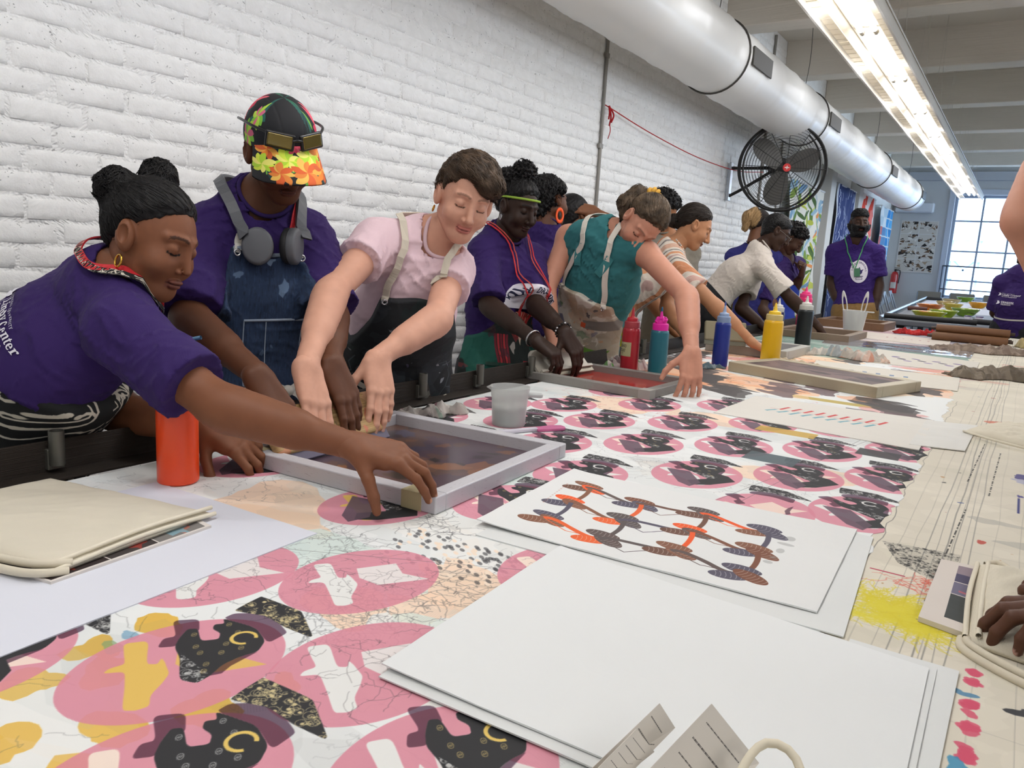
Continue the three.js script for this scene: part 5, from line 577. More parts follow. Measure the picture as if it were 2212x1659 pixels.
// ---------------------------------------------------------------- 1: reaching across the screen, two hair buns
{
  const A = buildPerson('p1', { label: 'person in purple shirt with two black hair buns reaching across the screen', skin: '#7d4f36', lip: '#6f3f36', brow: '#120c0a', hump: 0.045, detail: 1.2, arm: 0.93, face: { nose: 0.62, jaw: 0.93, lip: 1.25 }, headScale: 0.88, shirt: { mat: purpleCloth, sleeve: 0.72, hem: 0.205, cuff: 0.078, neck: 0.062, fold: 0.9, slant: 0.0 }, pants: { mat: texCloth(coralTex, 2.6, 2.6), hi: 0.55 }, nail: '#b98a72',
    handR: { mirror: true, k: 0.95, flex: [[26, 22, 10], [20, 34, 16], [24, 42, 20], [28, 46, 22]], thumb: [[0.55, 0.6, -0.4], [0.35, 0.3, -0.75]], spread: 0.9 }, handL: { k: 0.95, flex: [[25, 35, 15], [28, 38, 20], [30, 45, 25], [34, 50, 25]], thumb: [[0.55, 0.7, -0.4], [0.8, 0.35, -0.35]], spread: 1.2 } });
  const b1 = V(-0.03, 0.075, -0.098), b2 = V(0.035, 0.128, -0.062), cap = scalp(0.009, 0.082, 0.066, -0.05, -0.07, (ax, y, z) => (y < 0.03 ? 0.0 : 0)), s1 = sph(b1.x, b1.y, b1.z, 0.045), s2 = sph(b2.x, b2.y, b2.z, 0.04);
  const f = (x, y, z) => { let q = cap(x, y, z); const w = 0.003 * N3(x * 30, y * 30, z * 30) + 0.0016 * N3(x * 90, y * 40, z * 90); return Math.min(smin(q, s1(x, y, z) + w, 0.012), smin(q, s2(x, y, z) + w, 0.012)); };
  addHair(A, 'hair', f, HB, { color: BLK, cell: 0.0038, strands: [{ n: 2000, len: 0.09, r: 0.0008, seg: 8, jitter: 0.1, flow: (p) => (p.x < 0.0 ? b1 : b2).clone().sub(p).normalize(), ok: (p) => p.distanceTo(b1) > 0.043 && p.distanceTo(b2) > 0.04 }, { n: 520, len: 0.08, r: 0.001, seg: 8, seed: 8, jitter: 0.2, centre: b1, start: (R) => b1.clone().add(V(R() - 0.5, R() - 0.5, R() - 0.5).normalize().multiplyScalar(0.06)), flow: (p) => cross(p.clone().sub(b1), V(0.4, 0.8, 0.3)) }, { n: 460, len: 0.08, r: 0.001, seg: 8, seed: 9, jitter: 0.2, centre: b2, start: (R) => b2.clone().add(V(R() - 0.5, R() - 0.5, R() - 0.5).normalize().multiplyScalar(0.055)), flow: (p) => cross(p.clone().sub(b2), V(-0.4, 0.7, 0.5)) }] });
  headMesh(A, 'hair_tie', new THREE.TorusGeometry(0.024, 0.0065, 8, 20).rotateX(1.1).translate(0.03, 0.098, -0.058), mat('#d6d3cf', 0.8));
  hoop(A, -1, 0.013, gold, -0.05, 0.0022); hoop(A, 1, 0.013, gold, -0.05, 0.0022);
  A.decal('back_print', 0.1, -0.19, 0.38 * A.F.L, 0.84 * A.F.L, backPrint, 'back', 0.003, 22, 18);
  for (const s of [1, -1]) { A.band('lanyard', neckPath(A, s, 0.05, 0.84 * A.F.L, 0.062), 0.016, redCord, 0.006); A.band('apron_strap', neckPath(A, s, 0.075, 0.86 * A.F.L, 0.078), 0.014, texCloth(coralTex, 0.3, 1), 0.006); }
  const sk = torsoField(A.F, { lo: -1.6, hi: 0.62, build: 1.02 }); const g = net((x, y, z) => { const [a, s2, b] = A.loc(x, y, z); return Math.max(sk(x, y, z) - 0.022 + 0.006 * N3(a * 7, s2 * 5, b * 7), 0.66 - y); }, [A.J.pel.x - 0.35, 0.64, A.J.pel.z - 0.35], [A.J.pel.x + 0.4, 1.2, A.J.pel.z + 0.35], 0.011); planarUV(g, (x, y, z) => (x + z) * 2.2, (x, y, z) => y * 2.2); obj('apron', A.put(g), mat('#ffffff', 0.88, { map: coralTex }), A.g);
}
// ---------------------------------------------------------------- 2: floral cap, headphones, denim apron
{
  const A = buildPerson('p2', { label: 'person in floral cap with grey headphones and denim apron', skin: '#5f3b28', lip: '#5a3228', brow: '#120c0a', detail: 1.15, arm: 0.98, face: { nose: 1.05, lip: 1.15 }, shirt: { mat: purpleCloth, sleeve: 0.92, cuff: 0.078, hem: -0.16, fold: 1.2 }, apron: { mat: mat('#ffffff', 0.9, { map: denimTex }), top: 0.9, wTop: 0.085, wMid: 0.175, waist: 0.32, scoop: -0.6, wrap: 0.02 }, nail: '#b08a78',
    handR: { flex: [[10, 16, 10], [12, 16, 10], [12, 18, 10], [14, 18, 12]], thumb: [[0.6, 0.6, -0.5], [0.9, 0.2, -0.4]], spread: 0.5 }, handL: { flex: [[10, 14, 8], [10, 14, 8], [11, 15, 8], [13, 16, 10]], thumb: [[0.7, 0.5, -0.5], [0.9, 0.1, -0.4]], spread: 0.45 } });
  const F = A.F, L = F.L, field = A.apronF;
  // cap
  const crown = (x, y, z) => { const e = ell([0, 0.036, -0.012], [0.089, 0.1, 0.106])(x, y, z), i = ell([0, 0.03, -0.012], [0.084, 0.095, 0.101])(x, y, z), rim = 0.016 + 0.26 * z - y; const seam = 0.0012 * Math.exp(-((Math.abs(x) - 0.034 + z * 0.1) ** 2) / 0.000004); return Math.max(e + seam, rim, -Math.max(i, rim - 0.02)); };
  const cg = net(crown, [-0.11, -0.06, -0.14], [0.11, 0.15, 0.12], 0.0036), capM = mat('#ffffff', 0.75, { map: floralTex });
  planarUV(cg, (x, y, z) => { const a = Math.atan2(x, z + 0.012) / Math.PI; return Math.abs(a) < 0.15 && z > 0 ? 0.5 + a * 0.02 : 0.5 + a * 0.85; }, (x, y, z) => (Math.abs(Math.atan2(x, z + 0.012)) < 0.471 && z > 0 ? 0.985 : 0.6 + y * 2.4)); headMesh(A, 'cap', cg, capM);
  const pos = [], uv = [], idx = [], nu = 28, nv = 10; for (const top of [1, 0]) for (let j = 0; j <= nv; j++) for (let i = 0; i <= nu; i++) { const t = i / nu * 2 - 1, a = t * 1.18, r = j / nv, ext = 0.1 * Math.pow(Math.cos(t * 1.45), 0.45), x = Math.sin(a) * (0.088 + r * ext * 0.22), z = -0.012 + Math.cos(a) * 0.104 + r * ext, y = 0.04 + 0.02 * Math.cos(a) - r * 0.046 - 0.05 * (1 - Math.cos(a)) * (0.55 + r * 0.6) + (top ? 0.0028 : -0.0018); pos.push(x, y, z); uv.push(0.5 + t * 0.42, 0.42 - r * 0.4); }
  const M0 = (nu + 1) * (nv + 1); for (let j = 0; j < nv; j++) for (let i = 0; i < nu; i++) { const a = j * (nu + 1) + i; idx.push(a, a + nu + 1, a + 1, a + 1, a + nu + 1, a + nu + 2); const b = a + M0; idx.push(b, b + 1, b + nu + 1, b + 1, b + nu + 2, b + nu + 1); } for (let i = 0; i < nu; i++) { const a = nv * (nu + 1) + i; idx.push(a, a + M0, a + 1, a + 1, a + M0, a + M0 + 1); } for (let j = 0; j < nv; j++) for (const c of [0, nu]) { const a = j * (nu + 1) + c, b = a + nu + 1; idx.push(a, b, a + M0, b, b + M0, a + M0); }
  const bg = new THREE.BufferGeometry(); bg.setAttribute('position', new THREE.Float32BufferAttribute(pos, 3)); bg.setAttribute('uv', new THREE.Float32BufferAttribute(uv, 2)); bg.setIndex(idx); bg.computeVertexNormals(); headMesh(A, 'cap_brim', bg, capM);
  const sw = new THREE.Shape(); sw.moveTo(0.02, 0.008); sw.quadraticCurveTo(-0.006, -0.006, -0.014, -0.002); sw.quadraticCurveTo(-0.012, 0.004, -0.009, 0.006); sw.quadraticCurveTo(-0.01, 0.001, 0.02, 0.008); headMesh(A, 'cap_emblem', new THREE.ExtrudeGeometry(sw, { depth: 0.0015, bevelEnabled: false }).rotateX(-0.25).translate(0.0, 0.052, 0.0985), mat('#e8e8e6', 0.6));
  // sunglasses pushed up on the cap
  const gl = mat('#101012', 0.3), lensM = phys('#6b5a12', 0.08, { metalness: 0.55, clearcoat: 1 }); for (const s of [1, -1]) { const m = new THREE.Matrix4().makeRotationY(s * 0.42).multiply(new THREE.Matrix4().makeRotationX(-0.35)).setPosition(s * 0.039, 0.078, 0.094); const o = headMesh(A, 'sunglasses_rim', new RoundedBoxGeometry(0.07, 0.04, 0.01, 4, 0.0049).applyMatrix4(m), gl); const m2 = m.clone().multiply(new THREE.Matrix4().makeTranslation(0, 0, 0.003)); headMesh(A, 'sunglasses_lens', new RoundedBoxGeometry(0.06, 0.031, 0.007, 4, 0.0034).applyMatrix4(m2), lensM); headTube(A, 'sunglasses_arm', [[s * 0.066, 0.09, 0.078], [s * 0.09, 0.083, 0.03], [s * 0.094, 0.066, -0.03], [s * 0.09, 0.05, -0.07]], 0.0036, gl); } headTube(A, 'sunglasses_bridge', [[-0.012, 0.083, 0.107], [0, 0.086, 0.109], [0.012, 0.083, 0.107]], 0.0035, gl);
  // short hair under the cap
  addHair(A, 'hair', scalp(0.004, 0.06, 0.06, -0.075, -0.055), HB, { color: BLK, cell: 0.005 });
  // headphones round the neck
  const hp = mat('#5d5f63', 0.5), pad = mat('#1b1b1d', 0.6), W = (a) => A.rel(vec(a)), c1 = A.front(-0.035, L * 0.93, 0.025, field), c2 = A.front(0.05, L * 0.95, 0.03, field), nk = A.J.neck;
  A.band('headphone_band', [c1.clone().addScaledVector(F.u, -0.03).addScaledVector(F.v, 0.02), nk.clone().addScaledVector(F.u, -0.085).addScaledVector(F.v, 0.035).addScaledVector(F.n, 0.025), nk.clone().addScaledVector(F.u, -0.085).addScaledVector(F.n, -0.03).addScaledVector(F.v, 0.06), nk.clone().addScaledVector(F.n, -0.085).addScaledVector(F.v, 0.06), nk.clone().addScaledVector(F.u, 0.085).addScaledVector(F.n, -0.03).addScaledVector(F.v, 0.06), nk.clone().addScaledVector(F.u, 0.085).addScaledVector(F.v, 0.035).addScaledVector(F.n, 0.025), c2.clone().addScaledVector(F.u, 0.03).addScaledVector(F.v, 0.02)], 0.026, hp, 0.012, A.coverF(), 0.01);
  for (const [c, t] of [[c1, -0.35], [c2, 0.9]]) { const m = new THREE.Matrix4().makeBasis(F.u, F.v, F.n).multiply(new THREE.Matrix4().makeRotationY(t)).setPosition(A.rel(c)); obj('ear_cup', lathe([[0, 0.016], [0.034, 0.016], [0.042, 0.01], [0.042, -0.004], [0.037, -0.008]], 28).rotateX(Math.PI / 2).scale(0.86, 1.06, 1).applyMatrix4(m), hp, A.g); obj('ear_cushion', new THREE.TorusGeometry(0.03, 0.012, 10, 28).scale(0.86, 1.06, 1).translate(0, 0, -0.012).applyMatrix4(m), pad, A.g); }
  neckStraps(A, 0.076, 0.89 * L, mat('#d9d5cb', 0.85), 0.016);
  lanyard(A, redCord, 0.88 * L, 0.012, 0.055, 0.04);
  // pocket, frayed bib hem, waist tie
  const den = mat('#ffffff', 0.9, { map: denimTex }), fr = mat('#8d97a6', 0.95);
  obj('bib_fringe', tube([-0.09, -0.06, -0.02, 0.02, 0.06, 0.09].map((a, i) => A.rel(A.front(a * 0.9, 0.9 * L - 0.012 * Math.cos(a / 0.095 * 3.1) * 0.6 + 0.003 * (i % 2), 0.002, field))), 0.0055, 7, 40), fr, A.g);
  const pk = [[-0.055, 0.52], [-0.055, 0.16], [0.085, 0.16], [0.085, 0.54]]; obj('pocket_seam', [0, 1, 2].map((i) => tube([0, 0.25, 0.5, 0.75, 1].map((t) => A.rel(A.front(lerp(pk[i][0], pk[i + 1][0], t), L * lerp(pk[i][1], pk[i + 1][1], t), 0.001, field))), 0.0016, 5)), fr, A.g).userData.kind = 'stuff';
  obj('pocket_hem', tube([0, 0.25, 0.5, 0.75, 1].map((t) => A.rel(A.front(lerp(-0.055, 0.088, t), L * lerp(0.52, 0.545, t), 0.001, field))), 0.0032, 6), fr, A.g);
  obj('pencil_slot_seam', tube([0, 0.5, 1].map((t) => A.rel(A.front(-0.005, L * lerp(0.52, 0.16, t), 0.001, field))), 0.0014, 5), fr, A.g);
  waistBand(A, 0.06, mat('#d9d5cb', 0.85), 0.014); knot(A, 0.05, 0.06, mat('#d9d5cb', 0.85), 0.012);
}
// ---------------------------------------------------------------- 3: pink shirt, short brown hair, black apron
{
  const A = buildPerson('p3', { label: 'person with short brown hair in pale pink shirt and splattered black apron', skin: '#d4a088', lip: '#b5655e', brow: '#6b4c3a', browA: 0.6, detail: 1.15, arm: 0.96, bust: 0.022, face: { nose: 0.82, jaw: 0.95 }, headScale: 0.92, smile: 0.6, shirt: { mat: clothMat('#e3c6cd'), sleeve: 0.42, cuff: 0.07, hem: -0.05, dip: 0.02, neck: 0.07, fold: 0.65 }, apron: { mat: mat('#ffffff', 0.82, { map: blackTex }), top: 0.82, wTop: 0.1, wMid: 0.19, waist: 0.3, wrap: 0.03, shift: 0.01 }, nail: '#e0b0a0',
    handR: { flex: [[12, 20, 10], [9, 14, 8], [9, 14, 8], [10, 16, 8]], thumb: [[0.7, 0.4, -0.6], [0.9, 0, -0.5]], spread: 0.5 }, handL: { flex: [[10, 16, 8], [9, 14, 8], [10, 14, 8], [12, 16, 8]], thumb: [[0.7, 0.5, -0.5], [0.9, 0.1, -0.5]], spread: 0.5 } });
  const L = A.F.L, bro = (p) => { const k = 0.8 + 0.5 * N3(p.x * 25, p.y * 25, p.z * 25); return [0.075 * k, 0.048 * k, 0.030 * k]; };
  const cap = scalp(0.012, 0.084, 0.07, -0.06, -0.075), vol = ell([0.008, 0.066, -0.008], [0.082, 0.078, 0.1]), sweep = ell([0.034, 0.074, 0.052], [0.052, 0.034, 0.05]);
  const f = (x, y, z) => { let q = cap(x, y, z); const cut = 0.05 - y + 0.3 * Math.max(0, z) - 0.35 * x; q = smin(q, smax(vol(x, y, z), cut, 0.014), 0.014); q = smin(q, sweep(x, y, z), 0.016); return q + 0.004 * N3(x * 45 + z * 20, y * 18, z * 45 - x * 40); };
  addHair(A, 'hair', f, HB, { color: bro, cell: 0.0034, vary: 0.45, strands: [{ n: 4200, len: 0.075, r: 0.001, seg: 7, jitter: 0.35, lift: 0.0018, cling: 0.75, flow: (p) => { const d = p.clone().sub(V(-0.035, 0.12, -0.045)); return V(d.x * 2.2 + 0.45, d.y * 0.8 - 0.25 - (p.y < 0.04 ? 0.7 : 0), d.z * 1.6 + (p.z < -0.05 ? -0.4 : 0.35)); } }, { n: 520, len: 0.055, r: 0.0014, seg: 6, seed: 21, jitter: 0.25, lift: 0.003, stick: 0.55, cling: 0.5, start: (R) => V(-0.01 + R() * 0.085, 0.065 + R() * 0.05, 0.15), flow: () => V(0.75, -0.62, 0.1) }] });
  hoop(A, -1, 0.009, gold, -0.045); hoop(A, 1, 0.009, gold, -0.045);
  neckStraps(A, 0.088, 0.8 * L, cream, 0.02);
  waistBand(A, 0.05, cream, 0.014, -0.15); knot(A, 0.05, 0.045, mat('#5a5750', 0.85), 0.018);
  ring(A, A.S.HR, 1); ring(A, A.S.HL, 2);
}
// ---------------------------------------------------------------- 4: lime headband, red lanyards
{
  const A = buildPerson('p4', { label: 'person with lime headband and puffed black hair pressing a metal squeegee', skin: '#33221a', lip: '#3d2420', brow: '#0a0706', arm: 0.92, face: { nose: 1.0, lip: 1.2, jaw: 0.93 }, shirt: { mat: purpleCloth, sleeve: 0.9, cuff: 0.075, hem: -0.1 }, apron: { mat: mat('#ffffff', 0.85, { map: redTex }), top: 0.5, wTop: 0.06, wMid: 0.17, waist: 0.25, wrap: 0.03 }, nail: '#b58f80',
    handR: { flex: [[40, 30, 15], [42, 32, 15], [44, 34, 15], [46, 36, 15]], spread: 0.5 }, handL: { flex: [[26, 26, 14], [28, 26, 14], [30, 28, 14], [34, 30, 16]], spread: 0.5 } });
  const cap = scalp(0.012, 0.075, 0.07, -0.05, -0.07), puff = ell([0.01, 0.145, -0.035], [0.055, 0.05, 0.055]), puff2 = ell([-0.05, 0.11, -0.06], [0.04, 0.04, 0.045]);
  const f = (x, y, z) => Math.min(cap(x, y, z), puff(x, y, z) + 0.012 * N3(x * 55, y * 55, z * 55) + 0.006 * N3(x * 120, y * 120, z * 120), puff2(x, y, z) + 0.01 * N3(x * 60, y * 60, z * 60 + 5));
  addHair(A, 'hair', f, HB, { color: BLK, cell: 0.0042, strands: [{ n: 700, len: 0.03, r: 0.0012, seg: 5, curl: 2.5, lift: 0.002, stick: 0.3, jitter: 1.4, seed: 4, centre: V(0.0, 0.12, -0.04), start: (R) => V(0.005, 0.13, -0.04).add(V(R() - 0.5, R() * 0.7 - 0.1, R() - 0.5).normalize().multiplyScalar(0.1)), flow: (p, R) => V(R() - 0.5, R() - 0.5, R() - 0.5) }, { n: 500, len: 0.07, r: 0.0012, flow: (p) => V(0, 0.13, -0.04).sub(p), jitter: 0.1 }] });
  const ring0 = []; for (let i = 0; i < 24; i++) { const a = i / 24 * 6.283; ring0.push([Math.sin(a) * 0.082, 0.058 - 0.045 * (1 - Math.cos(a)) * 0.5, -0.012 + Math.cos(a) * 0.104]); } headTube(A, 'headband', ring0, 0.005, mat('#8fae3c', 0.8), 8, true);
  hoop(A, -1, 0.011, silver); hoop(A, 1, 0.011, silver); lanyard(A, redCord, 0.34 * A.F.L, 0.006, 0.055, 0.012); lanyard(A, mat('#b9453f', 0.7), 0.42 * A.F.L, 0.005, 0.04, 0.02);
  A.decal('shirt_print', -0.085, 0.085, 0.54 * A.F.L, 0.8 * A.F.L, cut(cutTex(512, 256, (c) => { c.fillStyle = '#e6e2ea'; c.beginPath(); c.ellipse(256, 190, 246, 160, 0, 0, 7); c.fill(); c.fillStyle = '#1f2340'; c.font = 'bold 72px sans-serif'; c.textAlign = 'center'; [...'YOUNG DRAGONS'].forEach((ch, i) => { const a = -2.9 + i * 0.222; c.save(); c.translate(256 + Math.cos(a) * 200, 200 + Math.sin(a) * 118); c.rotate((a + 1.57) * 0.75); c.fillText(ch, 0, 24); c.restore(); }); })), 'front', 0.003);
  bracelet(A, 'R', 0.06, silver); bracelet(A, 'L', 0.05, mat('#17120f', 0.4), true); waistBand(A, 0.02, mat('#2a4a40', 0.85), 0.014); knot(A, 0.05, 0.02, mat('#9a3036', 0.85));
}
// ---------------------------------------------------------------- 5: orange earring, seen from behind
{
  const A = buildPerson('p5', { label: 'person seen from behind in purple shirt with big orange earring', skin: '#5f3b28', brow: '#0a0706', detail: 0.85, shirt: { mat: purpleCloth, sleeve: 0.9, cuff: 0.075, hem: -0.2 }, pants: { color: '#243a6a' } });
  const cap = scalp(0.018, 0.07, 0.07, -0.075, -0.06); const f = (x, y, z) => cap(x, y, z) + 0.007 * N3(x * 45, y * 45, z * 45);
  addHair(A, 'hair', f, HB, { color: BLK, cell: 0.005, strands: [{ n: 420, len: 0.05, r: 0.0034, seg: 6, lift: 0.004, stick: 0.75, jitter: 0.35, flow: (p) => V(p.x * 4, -0.5 - 2 * Math.max(0, 0.06 - p.y), p.z * 3) }] });
  for (const s of [1, -1]) { const g = new THREE.TorusGeometry(0.024, 0.007, 10, 28).scale(0.75, 1.35, 0.6).rotateY(Math.PI / 2 * 0.8).translate(s * 0.09, -0.085, 0.0); headMesh(A, 'earring', g, mat('#ff5a14', 0.5)); headMesh(A, 'earring_figure', new THREE.SphereGeometry(0.009, 10, 8).scale(0.5, 1.7, 0.8).translate(s * 0.09, -0.085, 0), black); }
  A.loop('collar_cord', A.F.L * 1.08, 0.004, greenCord, 0.002, undefined, 0, A.bodyF); A.decal('back_print', 0.13, -0.14, 0.5 * A.F.L, 0.84 * A.F.L, backPrint, 'back');
}
// ---------------------------------------------------------------- 6: hand on head, mostly hidden
{
  const A = buildPerson('p6', { label: 'person against the wall with a hand raised to dark hair', skin: '#7d5239', detail: 0.8, headCell: 0.005, shirt: { mat: clothMat('#4a5a78'), sleeve: 0.5, hem: -0.1 } }); addHair(A, 'hair', scalp(0.014, 0.075, 0.07, -0.07, -0.06), HB, { color: BLK, cell: 0.006 });
}
// ---------------------------------------------------------------- 7: teal shirt, ponytail, leaning over
{
  const A = buildPerson('p7', { label: 'person with brown ponytail and sleeveless teal shirt leaning on a screen', skin: '#c99078', lip: '#a8605a', brow: '#5f4536', browA: 0.6, arm: 0.98, bust: 0.018, hump: 0.03, face: { nose: 0.9, jaw: 0.95 }, shirt: { mat: clothMat('#2f7276'), sleeve: 0.0, hem: -0.1, dip: 0.04, neck: 0.07 }, apron: { mat: mat('#ffffff', 0.88, { map: paintTex }), top: 0.62, wTop: 0.13, wMid: 0.19, waist: 0.3, wrap: 0.02 }, nail: '#d8a898',
    handL: { k: 1.04, flex: [[22, 24, 10], [26, 26, 12], [24, 26, 12], [20, 24, 12]], thumb: [[0.55, 0.75, -0.3], [0.85, 0.35, -0.3]], spread: 1.5 }, handR: { flex: [[20, 30, 15], [24, 34, 16], [26, 36, 16], [28, 36, 16]] } });
  const L = A.F.L, br = (p) => { const k = 0.8 + 0.45 * N3(p.x * 20, p.y * 20, p.z * 20); return [0.105 * k, 0.072 * k, 0.045 * k]; }, tie = V(0, 0.045, -0.112), dl = (r, u, t) => { const w = camDir(r, u, t); return V(w.dot(A.hx), w.dot(A.hu), w.dot(A.hf)); }, k1 = tie.clone().addScaledVector(dl(-0.75, 0.35, -0.1).normalize(), 0.06), k2 = k1.clone().addScaledVector(dl(-0.7, -0.6, 0.1).normalize(), 0.07), k3 = k2.clone().addScaledVector(dl(-0.2, -1, 0).normalize(), 0.07);
  const cap = scalp(0.011, 0.078, 0.068, -0.05, -0.07), tail0 = cone(tie, k1, 0.02, 0.032), tail2 = cone(k1, k2, 0.032, 0.034), tail3 = cone(k2, k3, 0.034, 0.014), tail1 = (x, y, z) => smin(tail0(x, y, z), tail3(x, y, z), 0.02);
  const f = (x, y, z) => Math.min(cap(x, y, z) + 0.0015 * N3(x * 80, y * 20, z * 80), smin(tail1(x, y, z), tail2(x, y, z), 0.02) + 0.004 * N3(x * 60, y * 15, z * 25));
  addHair(A, 'hair', f, [[-0.26, -0.24, -0.32], [0.26, 0.26, 0.16]], { color: br, cell: 0.0042, strands: [{ n: 2200, len: 0.11, r: 0.001, seg: 8, jitter: 0.08, flow: (p) => tie.clone().sub(p).normalize(), ok: (p) => p.distanceTo(tie) > 0.03 && skullF(p.x, p.y, p.z) < 0.03 }, { n: 420, len: 0.09, r: 0.0017, seg: 7, seed: 31, jitter: 0.25, lift: 0.002, centre: k2, start: (R) => k1.clone().lerp(k2, R()).add(V(R() - 0.5, R() - 0.5, R() - 0.5).normalize().multiplyScalar(0.09)), ok: (p) => skullF(p.x, p.y, p.z) > 0.02, flow: () => k3.clone().sub(k1) }] });
  headMesh(A, 'scrunchie', new THREE.TorusKnotGeometry(0.022, 0.0095, 90, 8, 2, 9).rotateX(-0.3).translate(tie.x, tie.y + 0.006, tie.z - 0.012), mat('#d2a03c', 0.8));
  for (const s of [1, -1]) { const P = [A.front(s * 0.05, L * 0.84, 0.004), A.front(s * 0.066, L * 0.92, 0.004), A.front(s * 0.078, L * 1.0, 0.006)]; A.band('collar', P, 0.034, clothMat('#3a8285'), 0.004, A.coverF(), 0.004, 16); }
  neckStraps(A, 0.115, 0.6 * L, mat('#d6d0c4', 0.85), 0.024); waistBand(A, -0.02, cream, 0.02); knot(A, -0.02, -0.02, mat('#8d8798', 0.85), 0.022);
}
// ---------------------------------------------------------------- 8: curly hair behind
{
  const A = buildPerson('p8', { label: 'person with black curly hair behind the ponytail, hands on a wooden squeegee', skin: '#a06c48', detail: 0.8, headCell: 0.005, handCell: 0.004, shirt: { mat: clothMat('#7d766a'), sleeve: 0.5, hem: -0.1 }, apron: { mat: clothMat('#8f8778'), top: 0.8 }, handR: { flex: [[40, 40, 20], [40, 40, 20], [42, 42, 20], [44, 44, 20]] } });
  const cap = scalp(0.028, 0.07, 0.075, -0.06, -0.07); addHair(A, 'hair', (x, y, z) => cap(x, y, z) + 0.012 * N3(x * 42, y * 42, z * 42), HB, { color: BLK, cell: 0.0055, strands: [{ n: 500, len: 0.04, r: 0.0025, seg: 6, curl: 3, lift: 0.004, stick: 0.4, flow: (p, R) => V(R() - 0.5, R() - 0.5, R() - 0.5) }] });
}
// ---------------------------------------------------------------- 9: striped shirt
{
  const A = buildPerson('p9', { label: 'person in orange striped shirt with dark low bun reaching past the bottles', skin: '#b98460', lip: '#96604e', brow: '#2a1c14', detail: 0.95, hump: 0.035, arm: 0.95, headCell: 0.004, shirt: { mat: texCloth(stripeTex, 2.0, 2.0), sleeve: 0.55, cuff: 0.072, hem: -0.06, fold: 0.9 }, pants: { mat: texCloth(canvas(256, 256, (c, w, h) => { const R = mulberry(77); c.fillStyle = '#a6a015'; c.fillRect(0, 0, w, h); splat(c, w, h, R, 130, ['#c9c22e', '#6f6a12', '#dcd8b8', '#3a3a1a', '#b3482e'], 4, 22); }), 3, 3) }, handR: { flex: [[18, 20, 10], [20, 22, 10], [22, 24, 12], [24, 24, 12]], spread: 1.1 } });
  const br = dark(0.022, 0.015, 0.011), bun = V(0, -0.03, -0.115), cap = scalp(0.011, 0.08, 0.066, -0.05, -0.07), b = ell([0, -0.03, -0.12], [0.036, 0.042, 0.04]);
  addHair(A, 'hair', (x, y, z) => smin(cap(x, y, z), b(x, y, z) + 0.003 * N3(x * 60, y * 30, z * 60), 0.012), HB, { color: br, cell: 0.0045, strands: [{ n: 800, len: 0.1, r: 0.0013, jitter: 0.08, flow: (p) => bun.clone().sub(p).normalize(), ok: (p) => p.distanceTo(bun) > 0.045 }] });
  A.loop('apron_tie', 0.05, 0, mat('#a82c26', 0.8), 0.006, 0.05, 0.0);
}
// ---------------------------------------------------------------- 10: white shirt, glasses
{
  const A = buildPerson('p10', { label: 'person in white shirt and glasses bending far over the table', skin: '#3f2a1f', lip: '#4a2a24', brow: '#080606', hump: 0.05, arm: 0.98, detail: 0.95, headCell: 0.004, handCell: 0.0036, shirt: { mat: clothMat('#d8cdc2'), sleeve: 0.75, cuff: 0.078, hem: -0.06, fold: 0.8 }, pants: { color: '#191a1c' }, handR: { flex: [[30, 30, 15], [34, 34, 16], [36, 38, 18], [40, 40, 20]], thumb: [[0.7, 0.5, -0.5], [0.9, 0.1, -0.4]] } });
  const cap = scalp(0.013, 0.07, 0.078, -0.07, -0.065); addHair(A, 'hair', (x, y, z) => cap(x, y, z) + 0.002 * N3(x * 150, y * 150, z * 150), HB, { color: BLK, cell: 0.0045 });
  const wire = mat('#8d8a84', 0.3, { metalness: 0.8 }); for (const s of [1, -1]) { headMesh(A, 'glasses_rim', new THREE.TorusGeometry(0.021, 0.0013, 6, 24).scale(1, 0.82, 1).translate(s * 0.031, -0.004, 0.112), wire); headTube(A, 'glasses_arm', [[s * 0.052, 0.0, 0.108], [s * 0.072, 0.006, 0.05], [s * 0.08, 0.01, 0.0]], 0.0013, wire, 6); } headTube(A, 'glasses_bridge', [[-0.01, 0, 0.113], [0, 0.004, 0.116], [0.01, 0, 0.113]], 0.0013, wire, 6);
  A.loop('apron_band', 0.06, 0, mat('#232427', 0.85), 0.004, 0.06, 0.0);
}
// ---------------------------------------------------------------- 11: blond ponytail
{
  const A = buildPerson('p11', { label: 'person in navy shirt with blond and dark ponytail standing at the wall', skin: '#6b452f', detail: 0.8, headCell: 0.005, shirt: { mat: clothMat('#2a2a72'), sleeve: 0.85, hem: -0.1 }, apron: { mat: clothMat('#6f6248'), top: 0.7 } });
  const two = (p) => p.x > 0.005 || p.z < -0.09 ? [0.32, 0.2, 0.09] : [0.018, 0.013, 0.011], cap = scalp(0.012, 0.07, 0.07, -0.05, -0.07), t1 = cone(V(0.01, 0.1, -0.09), V(0.035, 0.03, -0.13), 0.03, 0.045), t2 = cone(V(0.035, 0.03, -0.13), V(0.045, -0.07, -0.12), 0.045, 0.026);
  addHair(A, 'hair', (x, y, z) => Math.min(cap(x, y, z), smin(t1(x, y, z), t2(x, y, z), 0.02) + 0.005 * N3(x * 70, y * 12, z * 70)), [[-0.14, -0.16, -0.22], [0.16, 0.2, 0.16]], { color: two, cell: 0.005, strands: [{ n: 500, len: 0.12, r: 0.002, jitter: 0.1, flow: (p) => V(0.1, p.z > -0.07 ? 0.3 : -1, -0.6) }] });
}
